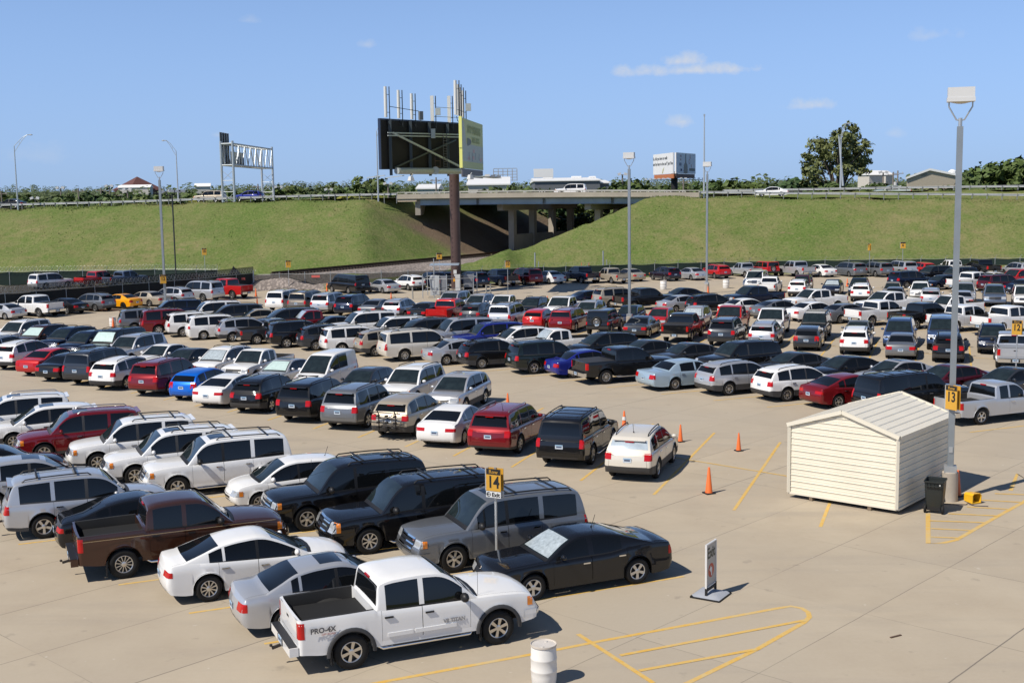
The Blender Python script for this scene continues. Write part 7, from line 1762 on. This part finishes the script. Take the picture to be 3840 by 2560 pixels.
for px, yt, Y, k, lab in ((4, 716, 250, 'arm', 'wooden utility pole at the extreme left above the highway'), (132, 745, 240, 'lamp', 'short yard light low behind the left guardrail'), (227, 706, 260, 'lamp', 'tall yard light with twin heads behind the left guardrail'), (293, 706, 245, 'tr', 'wooden pole with grey transformers left of the left lamp'), (378, 704, 255, 'arm', 'wooden utility pole with crossarm right of the transformer pole'),
                            (410, 699, 262, 'lamp', 'high twin yard light above the dark trees at left'), (478, 713, 238, 'lamp', 'bright twin yard light low near the left light pole'), (625, 718, 262, 'lamp', 'small twin yard light right of the left light pole'), (772, 716, 262, 'arm', 'small utility pole just left of the gantry'), (824, 720, 255, 'lamp', 'small yard light beside the gantry legs'), (967, 690, 270, 'arm', 'utility pole seen through the gantry'),
                            (1045, 703, 262, 'lamp', 'yard light right of the gantry'), (1233, 712, 255, 'lamp', 'little yard light among trees between gantry and billboard'), (1455, 690, 238, 'lamp', 'bright yard light left of the billboard legs'), (1635, 665, 240, 'arm', 'pale utility post behind the billboard base'), (2334, 655, 235, 'lamp', 'yard light between the grey warehouse and middle light pole'), (2563, 672, 240, 'arm', 'pole right under the white billboard'), (3312, 648, 245, 'lamp', 'yard light right of the big tree'), (3350, 645, 252, 'arm', 'utility pole left of the tan building'), (3367, 640, 255, 'tr', 'utility pole with white box by the tan building')):
    util(px, yt, Y, k, lab)

# ---------------------------------------------------------------- trees
def leafmat(name, c, var=.35):
    m = raw(name, .6); q = NT(m); g = q.n('ShaderNodeObjectInfo')
    tcn = q.n('ShaderNodeTexCoord'); ns = q.noise(tcn.outputs['Object'], .55, 4, .6)
    a = q.mix(q.rng(ns, .35, .65), tuple(x * .62 for x in c), tuple(min(1, x * 1.35) for x in c))
    b = q.mix(q.math('MULTIPLY', g.outputs['Random'], .6), a, (c[0] * 1.5 + .02, c[1] * 1.25 + .01, c[2] * 1.1))
    q.L(b, q.b.inputs['Base Color']); q.b.inputs['Specular IOR Level'].default_value = .3
    return m
LEAF = [leafmat('leaf_mid', (.070, .112, .032)), leafmat('leaf_dark', (.040, .078, .024)), leafmat('leaf_lime', (.150, .170, .026)), leafmat('leaf_pale', (.105, .140, .055))]
BARK = mat('bark', (.12, .095, .075), .9)
def crown_mesh(seed, lobes, n, size, name='crown', mi=0, hollow=.55):
    """lobes: (x, y, z, rx, rz); many leaf clumps on and in the lobes, with gaps"""
    r = random.Random(seed); vs = []; fs = []
    tot = sum(l[3]**2 for l in lobes)
    for lx, ly, lz, rx, rz in lobes:
        k = int(n * rx**2 / tot)
        # each lobe is broken into sprays
        sprays = [(r.uniform(0, 2 * pi), r.uniform(-.75, 1)) for _ in range(max(6, k // 26))]
        for _ in range(k):
            a, c = r.choice(sprays); a += r.gauss(0, .28); c = max(-1, min(1, c + r.gauss(0, .2)))
            s = sqrt(max(0, 1 - c * c)); rad = r.uniform(hollow, 1.04) * (1 + .12 * sin(3 * a + seed))
            p = Vector((lx + rx * rad * s * cos(a), ly + rx * rad * s * sin(a), lz + rz * rad * c))
            d = Vector((s * cos(a), s * sin(a), c * .8 + .5)) + Vector((r.gauss(0, .5), r.gauss(0, .5), r.gauss(0, .5))); d.normalize()
            u = d.orthogonal().normalized(); w = d.cross(u); t = r.uniform(0, 6.3); u, w = u * cos(t) + w * sin(t), w * cos(t) - u * sin(t)
            q = size * r.uniform(.55, 1.25); o = len(vs)
            vs += [p + u * q, p + w * q * .55 + u * q * .2, p - u * q * .8 + d * q * .15, p - w * q * .6 + d * q * .1]
            fs.append((o, o + 1, o + 2, o + 3))
    me = bpy.data.meshes.new(name); me.from_pydata([tuple(v) for v in vs], [], fs); me.materials.append(LEAF[mi]); me.update()
    return me
def lobes(seed, R, h0, h1, k):
    r = random.Random(seed); o = []
    for i in range(k):
        a = r.uniform(0, 2 * pi); d = R * sqrt(r.random()) * .75; t = r.random(); z = h0 + (h1 - h0) * t; sc = (1 - .55 * abs(t - .4)) * R * r.uniform(.34, .55)
        o.append((d * cos(a) * (1 - .4 * t), d * sin(a) * (1 - .4 * t), z, sc, sc * r.uniform(.65, .9)))
    return o
TREES = []
for sd, R, h0, h1, k, mi in ((1, 4.6, 4.5, 9.5, 13, 0), (2, 5.2, 4.0, 8.6, 15, 1), (3, 4.0, 4.5, 10.5, 12, 3), (4, 5.6, 4.2, 8.0, 15, 0), (5, 3.6, 3.4, 7.6, 10, 1), (6, 3.4, 1.6, 3.4, 11, 2)):
    lb = lobes(sd, R, h0, h1, k); cm = crown_mesh(sd, lb, 1700, .50, mi=mi)
    tk = MB().tube([(0, 0, -.6), (.1, 0, h0 * .55), (.2, .1, h0), (.1, .2, h0 + 2.2)], [.30, .24, .19, .08], 8)
    for q in lb[::2]: tk.tube([(.2, .1, h0 * .85), ((q[0] + .2) * .5, q[1] * .5, h0 * .5 + q[2] * .5), (q[0], q[1], q[2])], [.12, .08, .03], 5)
    TREES.append((tk.mesh('trunk', [BARK], 60), cm))
DESC = ['mid-green round-crowned', 'dark green dense', 'pale green tall', 'broad mid-green', 'dark green small', 'yellow-green low']
tcount = [0]
def tree(k, x, y, z, sc, sz, label, group='trees beyond the highway', rz=None):
    r = empty('tree' if k != 5 else 'shrub', (x, y, z), rz if rz is not None else (x * 7.3 + y * 1.7) % 6.28, label, 'tree' if k != 5 else 'shrub', group); r.scale = (sc, sc, sz)
    link('trunk', TREES[k][0], r); link('crown', TREES[k][1], r)
    return r
rnd = random.Random(11); cand = []
for row_y, stepx, hmin, hmax in ((236, 7.6, .70, .86), (262, 8.4, .78, 1.0), (300, 9.0, .88, 1.15), (350, 11, 1.0, 1.3)):
    x = -.46 * row_y
    while x < .47 * row_y:
        cand.append((x + rnd.uniform(-2.5, 2.5), row_y + rnd.uniform(-9, 9), rnd.uniform(hmin, hmax), rnd)); x += stepx * rnd.uniform(.75, 1.3)
zones = [(-.44, -.415, 'at the far left edge'), (-.415, -.33, 'left of the left light pole'), (-.33, -.26, 'left of the sign gantry'), (-.26, -.19, 'behind the sign gantry'), (-.19, -.10, 'between gantry and billboard'), (-.10, .0, 'behind the billboard'), (.0, .10, 'behind the bridge'), (.10, .20, 'around the white billboard'), (.20, .32, 'beside the big tree'), (.32, .5, 'at the right behind the highway')]
kept = []
for x, y, s, _ in cand:
    px = 1920 + x / y * F_PX
    if 1990 < px < 2290 and y < 330: s *= .60
    if 1760 < px < 1920 and y < 300: s *= .62
    if 3380 < px < 3640 and y < 320: s *= .55
    if 2430 < px < 2640 and y < 290: s *= .66
    if 3240 < px < 3400: s *= .8
    if 1960 < px < 2300 and y > 330: continue
    if px < 1250: s *= .90
    kept.append((x, y, s))
TOPS = [(-200, 704), (0, 702), (400, 696), (700, 690), (1000, 676), (1200, 668), (1450, 662), (1750, 676), (2000, 690), (2300, 668), (2700, 654), (2900, 652), (3250, 655), (3350, 655), (3420, 668), (3640, 660), (3900, 620)]
for x, y, s in kept:
    k = rnd.choice([0, 0, 1, 1, 2, 3, 3, 4]); zn = next((z[2] for z in zones if z[0] <= x / y < z[1]), 'beyond the highway')
    dist = 'nearer' if y < 250 else 'middle' if y < 285 else 'farther' if y < 330 else 'farthest'
    key = '%s tree in the %s row %s' % (DESC[k], dist, zn)
    yt = pch(TOPS, 1920 + x / y * F_PX) + rnd.uniform(-3, 26) + (10 if y < 250 else 0)
    if 3380 < 1920 + x / y * F_PX < 3650 and y < 310: yt = max(yt, 684)
    if 1990 < 1920 + x / y * F_PX < 2290: yt = max(yt, 706)
    zz = dep(1920 + x / y * F_PX, yt, y).z
    tree(k, x, y, 0, rnd.uniform(1.15, 1.5), zz / (11.6, 10.9, 12.4, 10.3, 9.3)[k], key)
# single trees that stand out
def tpx(k, px, ytop, Y, w, label, zscale=None, grp='trees beyond the highway'):
    p = dep(px, ytop, Y); top = {0: 11.6, 1: 10.9, 2: 12.4, 3: 10.3, 4: 9.3, 5: 4.9}[k]
    sz = p.z / top; tree(k, p.x, Y, 0, w, sz, label, grp)
tpx(0, 1392, 630, 246, 1.25, 'tall bright green tree left of the billboard, above its neighbours')
tpx(3, 1100, 668, 250, 1.3, 'broad green tree right of the gantry')
tpx(1, 1330, 660, 262, 1.3, 'dark round tree between gantry and billboard')
for i, (px, w) in enumerate(((1290, 1.5), (1340, 1.7), (1395, 1.5))): tpx(5, px, 700, 232, w, ('left', 'middle', 'right')[i] + ' of three yellow-green shrubs behind the guardrail left of the billboard')
tpx(5, 420, 722, 232, 1.6, 'yellow-green bush behind the guardrail left of the left light pole'); tpx(5, 700, 716, 232, 1.6, 'yellow-green bush just right of the left light pole')
for i, (px, yt, w) in enumerate(((1800, 690, 1.0), (1850, 676, 1.1), (1925, 660, 1.1), (1985, 668, 1.2), (2330, 655, 1.3), (2380, 640, 1.2), (2420, 668, 1.1), (2690, 650, 1.4), (2760, 638, 1.5), (2850, 650, 1.2))):
    tpx((1, 0, 3)[i % 3], px, yt, 236 + (i % 2) * 5, w, ['dark shrub right of the billboard pole', 'round shrub beside the cream building', 'green tree before the cream building', 'green tree left of the grey warehouse', 'green tree right of the grey warehouse', 'tall tree behind the middle light pole', 'shrubby tree left of the white billboard', 'tree just right of the white billboard', 'tall tree right of the farther light pole', 'tree left of the big tree'][i])
# the big cottonwood
bt = dep(3135, 700, 226); r = empty('tree', (bt.x, 226, 0), 0, 'tallest tree, open crowned, behind the highway on the right', 'tree', 'trees beyond the highway')
sc_ = 226 / F_PX; lb = []
for px, py, rp_ in ((3075, 545, 42), (3045, 600, 38), (3025, 640, 36), (3080, 600, 40), (3105, 560, 40), (3135, 520, 40), (3150, 565, 42), (3180, 495, 38), (3205, 530, 42), (3210, 580, 42), (3185, 610, 40), (3235, 555, 34), (3240, 600, 36), (3225, 635, 36), (3120, 620, 38), (3150, 650, 40), (3060, 655, 40)):
    p = dep(px, py, 226); lb.append((p.x - bt.x, rnd.uniform(-3.0, 3.0), p.z, rp_ * sc_ * 1.02, rp_ * sc_ * .86))
link('crown', crown_mesh(41, lb, 6500, .40, mi=3, hollow=.42), r)
tk = MB().tube([(0, 0, -.5), (.2, 0, 5), (.3, .2, 10), (.6, .2, 15)], [.65, .5, .38, .16], 10)
for q in lb: tk.tube([(.2, .1, 6 + (q[2] - 8) * .25), (q[0] * .5, q[1] * .5, q[2] * .78 + 1), (q[0], q[1], q[2])], [.24, .13, .04], 6)
tk.build('trunk', [BARK], r, sharp=60)
for i, (px, yt, w, lab) in enumerate(((2950, 640, 1.25, 'dark bushy tree at the left foot of the big tree'), (3010, 618, 1.5, 'dense dark tree left of the big tree trunk'), (3070, 632, 1.4, 'dense dark tree under the big tree crown'), (3190, 636, 1.4, 'dark tree right of the big tree trunk'), (3245, 640, 1.3, 'dark bushy tree at the right foot of the big tree'), (3110, 650, 1.3, 'dark low tree in front of the big tree trunk'))):
    tpx(1, px, yt, 219 + (i % 3) * 2, w, lab)
for i, (px, yt, w, Y, k) in enumerate(((3660, 600, 1.2, 236, 0), (3705, 578, 1.3, 232, 3), (3760, 572, 1.4, 238, 0), (3815, 560, 1.5, 228, 3), (3860, 548, 1.6, 226, 0), (3640, 650, 1.2, 222, 1), (3700, 650, 1.2, 220, 1), (3780, 655, 1.2, 218, 1), (3540, 665, 1.1, 222, 1), (3480, 676, 1.0, 222, 1), (3590, 668, 1.1, 221, 0), (3420, 690, .9, 222, 4))):
    tpx(k, px, yt, Y, w, ['pale tree at the left of the right-edge clump', 'second tree in the tall clump at right', 'tree in the middle of the tall right clump', 'tall tree near the right edge', 'tallest tree at the right edge', 'dark bush below the right clump, left', 'dark bush below the right clump, middle', 'dark bush below the right clump, right', 'dark bush before the white roof at right', 'dark bush before the tan building', 'green bush left of the nearest light pole top', 'small bush left of the tan building'][i])
# trees seen under the bridge
for i, (x, y, k, s, lab) in enumerate(((11.0, 214, 1, .75, 'bushy tree standing in the gap under the bridge'), (3.5, 222, 1, .9, 'dark tree behind the left piers under the bridge'), (16.5, 224, 0, 1.0, 'tree behind the right piers under the bridge'), (25.5, 221, 1, 1.1, 'dark tree beyond the right bridge abutment'), (-4, 226, 1, 1.1, 'dark tree beyond the left bridge slope'), (8, 232, 1, 1.2, 'far dark tree closing the view under the bridge'), (21, 231, 1, 1.2, 'far dark tree behind the right pier bent'), (-10, 232, 1, 1.2, 'far dark tree left under the bridge'), (14, 206, 0, .55, 'sunlit bush between the two pier bents'))):
    tree(k, x, y, .3, s * 1.2, s, lab)
# wooded hills on the horizon: one mass nobody could count
hb_ = crown_mesh.__call__ if False else None
r2 = random.Random(21); vs = []; fs = []
def hill_z(x, y): return 14 + 22 * sst(700, 2600, y) * (1 + .25 * sin(x * .004 + 1) + .15 * sin(x * .011)) * (1.15 if x < 0 else .75)
hx = [-1500 + 60 * i for i in range(51)]; hyv = [420, 480, 560, 680, 850, 1050, 1350, 1700, 2200, 2800, 3400]
gv = [(x, y, (hill_z(x, y) - 9) if y > 430 else 0) for y in hyv for x in hx]
gf = [(j * 51 + i, j * 51 + i + 1, (j + 1) * 51 + i + 1, (j + 1) * 51 + i) for j in range(10) for i in range(50)]
me = bpy.data.meshes.new('hills'); me.from_pydata(gv, [], gf); me.materials.append(mat('hill_green', (.045, .07, .028), .9, var=.3, vscale=.02)); me.polygons.foreach_set('use_smooth', [True] * len(gf)); me.update()
tag(link('hills', me), kind='structure')
for _ in range(2100):
    y = 425 * math.exp(r2.random() * 1.95); x = r2.uniform(-.5, .5) * y
    z0 = hill_z(x, y) - 9 if y > 430 else 1
    R = r2.uniform(3.4, 6.0) * (1 + y / 5000); hh = r2.uniform(1.2, 1.9)
    for q in range(46):
        a = r2.uniform(0, 6.3); b = r2.random(); e_ = sqrt(max(0, 1 - b * b)); c = Vector((x + R * e_ * cos(a), y + R * e_ * sin(a) * .6, z0 + R * (.1 + b * hh))); sz = R * r2.uniform(.10, .24); o = len(vs)
        d = Vector((cos(a) * e_ + r2.gauss(0, .4), sin(a) * e_ - .4, b + .3)).normalized(); u = d.orthogonal().normalized(); w = d.cross(u); t = r2.uniform(0, 6.3); u, w = u * cos(t) + w * sin(t), w * cos(t) - u * sin(t)
        vs += [c + u * sz, c + w * sz * .7 + u * sz * .3, c - u * sz * .8, c - w * sz * .8 - u * sz * .2]; fs.append((o, o + 1, o + 2, o + 3))
me = bpy.data.meshes.new('woods'); me.from_pydata([tuple(v) for v in vs], [], fs); me.materials.append(leafmat('leaf_far', (.052, .085, .036))); me.update()
tag(link('woods', me), kind='stuff', label='wooded hills along the horizon', cat='woods')
# scrub at the gravel bank
for i, (x, y, s, lab) in enumerate(((-9.2, 139.8, .42, 'small weed clump on the gravel left of the row 6 sign'), (-6.6, 141.0, .36, 'small weed clump on the gravel by the billboard pole'), (-12.5, 141.2, .30, 'low weeds at the foot of the gravel bank'))):
    tree(5, x, y, .1, s * .6, s * .6, lab, 'weeds by the gravel')

# ---------------------------------------------------------------- vehicles
ROOTS = {}
NEARJ = random.Random(2)
for k, x, y, h, col_, lod, o, rn, lab, cat in CARS:
    kw = opts(o); sc = (1 + NEARJ.uniform(-.015, .015), 1.0, 1 + NEARJ.uniform(-.02, .02))
    if lod < 3 and 'rim' not in kw: kw['rim'] = NEARJ.choice((5, 5, 6, 7, 10)) if SPEC.get(k, {}).get('rim') is None else None
    if 'raised' in lab: sc = (1.02, 1.02, 1.10)
    c = make_car(k, x, y, h + NEARJ.uniform(-.7, .7), col_, lab, cat, GROUPS[rn], min(lod, 2) if lod < 3 else 2, sc=sc, **kw)
    ROOTS[lab] = c
def find(s): return next(r for l, r in ROOTS.items() if s in l)
HW = [('sedan', 42, 765, 5.5, 10.6, 'black', 'dark sedan speeding along the highway at the left edge'), ('bsuv', 787, 737, 11.0, 10.6, 'tan', 'pale tan wagon on the highway left of the gantry'), ('cuv', 935, 732, 11.0, 10.6, 'blue', 'blue car on the highway under the gantry'),
      ('bsuv', 2140, 690, 24, 10.6, 'white', 'white SUV crossing the bridge'), ('sedan', 2893, 702, 5.0, 10.6, 'white', 'white sedan on the highway left of the big tree'), ('crew', 3345, 695, 22, 10.6, 'lightgreen', 'pale green pickup on the far lane at right')]
for k, px, py, off, zz, col_, lab in HW:
    # stand it on the carriageway at that bearing
    Y = 190.0
    for _ in range(20): Y = hy(dep(px, py, Y).x) + off
    x = dep(px, py, Y).x
    make_car(k, x, Y, 180 + math.degrees(math.atan(HS)) if k != 'x' else 0, col_, lab, {'crew': 'pickup truck', 'sedan': 'sedan', 'bsuv': 'SUV', 'cuv': 'crossover'}[k], 'vehicles on the highway', 2, z=road_z(x) + .04)
# --- what single cars carry
for lab_, c_ in (('nearest the camera beside', 'white'), ('dark brown crew cab', 'brown')):
    for ch in find(lab_).children:
        if ch.name.startswith('rear_bumper'): ch.material_slots[0].link = 'OBJECT'; ch.material_slots[0].material = MATS['paint_' + c_]

ti = find('nearest the camera beside')
TIN = mat('decal_grey', (.10, .10, .11), .4)
text('decal', 'PRO-4X', .165, TIN, ti, (-2.34, -1.022, 1.03), (pi / 2, 0, 0), ext=.002, bold=.006)
text('decal', 'OFF ROAD', .065, mat('decal_red', (.35, .03, .03), .4), ti, (-2.22, -1.022, .93), (pi / 2, 0, 0), ext=.002)
text('badge', 'V8 TITAN', .125, mat('badge_grey', (.30, .30, .31), .4), ti, (.75, -1.018, .80), (pi / 2, 0, 0), ext=.004, bold=.004)
for xw in (SPEC['crew']['xf'], SPEC['crew']['xr']):
    for s in (-1, 1):
        g = MB(); R0, R1 = .41 + .085, .41 + .20; vs = []
        for i in range(17):
            a = pi * (-.02 + 1.04 * i / 16)
            for rr, yy in ((R0, .985), (R0, 1.045), ((R0 + R1) / 2, 1.052), (R1 - .03, 1.02)): vs.append((xw + rr * cos(a), s * yy, .41 + rr * sin(a)))
        fs = [(i * 4 + j, (i + 1) * 4 + j, (i + 1) * 4 + j + 1, i * 4 + j + 1) for i in range(16) for j in range(3)]
        g.add(vs, [f if s < 0 else f[::-1] for f in fs], 0, True).build('wheel_arch_flare', [CLAD], ti, sharp=60)
        MB().box((xw - .46, s * .93, .36), (.03, .2, .34)).build('mud_flap', [RUB], ti)
for s in (-1, 1):
    MB().box((.30, s * 1.012, .68), (1.0, .02, .09)).build('door_moulding', [MATS['paint_white']], ti); MB().box((-.55, s * 1.012, .68), (.6, .02, .09)).build('door_moulding', [MATS['paint_white']], ti)
MB().bar((-2.95, -.0, .50), (-3.28, .0, .42), .06, .06).lathe([(0, .0), (.035, .02), (.035, .06), (0, .08)], (-3.30, 0, .45), 10).build('tow_hitch', [mat('hitch_steel', (.06, .05, .045), .6, .5)], ti)
MB().tube([(1.42, -.80, 1.22), (1.42, -.80, 1.78)], .005, 4).build('antenna', [TRIM], ti)
MB().box((-2.885, 0, 1.06), (.012, .42, .40)).build('tailgate_trim', [CLAD], ti)
vs = []; fs = []
for s in (-1, 1):   # wheel tubs in the bed
    g = MB()
    pts_ = [(-1.70 + .5 * cos(pi * i / 10), .78 + .30 * sin(pi * i / 10)) for i in range(11)]
    g.prism(pts_[::-1], .60, .90, 0, lambda x, z, y: (x, s * y, z)); g.build('wheel_tub', [LINER], ti)
tag(MB().tube([(-1.55, -.5, .0), (-1.4, -.42, .05), (-1.32, -.5, .1), (-1.4, -.6, .04), (-1.5, -.55, .12)], .02, 6).build('strap', [mat('strap_blue', (.12, .30, .40), .5)], None, (ti.location.x, ti.location.y, .80), ti.rotation_euler.z), 'blue strap lying in the bed of the white pickup', 'strap')
tu = find('dark brown crew cab'); 
MB().bar((-2.95, 0, .46), (-3.25, 0, .40), .06).lathe([(0, 0), (.035, .02), (.035, .06), (0, .08)], (-3.28, 0, .42), 10).build('tow_hitch', [MATS['hitch_steel']], tu)
for s in (-1, 1):
    MB().box((-.1, s * 1.016, 1.15), (5.3, .006, .014)).build('pinstripe', [mat('pin_gold', (.45, .33, .18), .4)], tu); MB().box((-2.16, s * .93, .34), (.03, .22, .40)).build('mud_flap', [RUB], tu)
ls = MB(); r4 = random.Random(4)
for i in range(26):
    x, y = r4.uniform(-1.9, -1.2), r4.uniform(-.7, .5); ls.box((x, y, .80 + r4.uniform(0, .12)), (.34, .16, .08), 0, r4.uniform(0, 3))
tag(ls.build('rag_heap', [mat('rag_tan', (.22, .18, .14), .9)], None, (tu.location.x, tu.location.y, 0), tu.rotation_euler.z), 'dull tan heap of rags in the bed of the brown pickup', 'rag heap')
gc = find('roof rack and tow hitch'); MB().bar((-2.45, 0, .48), (-2.85, 0, .46), .06).box((-2.9, 0, .5), (.10, .10, .16)).build('tow_hitch', [MATS['hitch_steel']], gc)
bkx = find('bicycle rack')
g = MB(); X0 = -2.42
g.bar((-2.3, 0, .42), (X0 - .25, 0, .42), .06)
for y in (-.45, .35): g.tube([(X0 - .1, y, .45), (X0 - .12, y, 1.15), (X0 - .25, y, 1.32)], .025, 6)
for z, w in ((.55, 1.3), (.75, 1.5), (.95, 1.1), (1.2, 1.4)): g.tube([(X0 - .15, -w / 2, z), (X0 - .22, w / 2, z + .05)], .025, 6)
for y in (-.5, -.1, .3):
    for z in (.62, .82, 1.1): g.box((X0 - .28, y, z), (.18, .10, .07))
g.tube([(X0 - .2, -.6, 1.25), (X0 - .3, 0, .95), (X0 - .2, .6, 1.2)], .02, 6)
ro = empty('bicycle_rack', bkx.location, bkx.rotation_euler.z, 'black folded bicycle rack hanging on the tan crossover', 'bicycle rack'); g.build('rack_frame', [TRIM], ro)
for lab in ('grey full-size SUV with rear spoiler', 'bright red crew cab'): pass
MB().tube([(1.0, -.7, 1.1), (.95, -.7, 1.9)], .006, 4).build('antenna', [TRIM], find('black full-size SUV with roof bars'))
for lab, p in (('black sedan with crumpled', (-.55, .0, 1.47)), ('low white car with roof antenna', (-1.2, 0, 1.46)), ('dark red SUV with silver roof rails next', (-1.6, -.3, 1.78)), ('pearl white crossover', (-1.4, 0, 1.66))):
    MB().tube([p, (p[0] - .12, p[1], p[2] + .34)], .008, 5).lathe([(.03, 0), (.02, .04), (0, .05)], p, 8).build('antenna', [TRIM], find(lab))
# reflective rear shade of the pearl crossover and the white roof of the boxy off-roader
pc = find('pearl white crossover')
for ch in pc.children:
    if ch.name.startswith('rear_window'):
        ch.material_slots[0].link = 'OBJECT'; ch.material_slots[0].material = mat('rear_sunshade', (.50, .58, .64), .12, .2, 1.0, .5, .25, 3.0)
fj = find('white-topped black boxy')
MB().box((-.85, 0, 1.865), (2.2, 1.34, .05)).build('roof_panel', [MATS['paint_white']], fj)
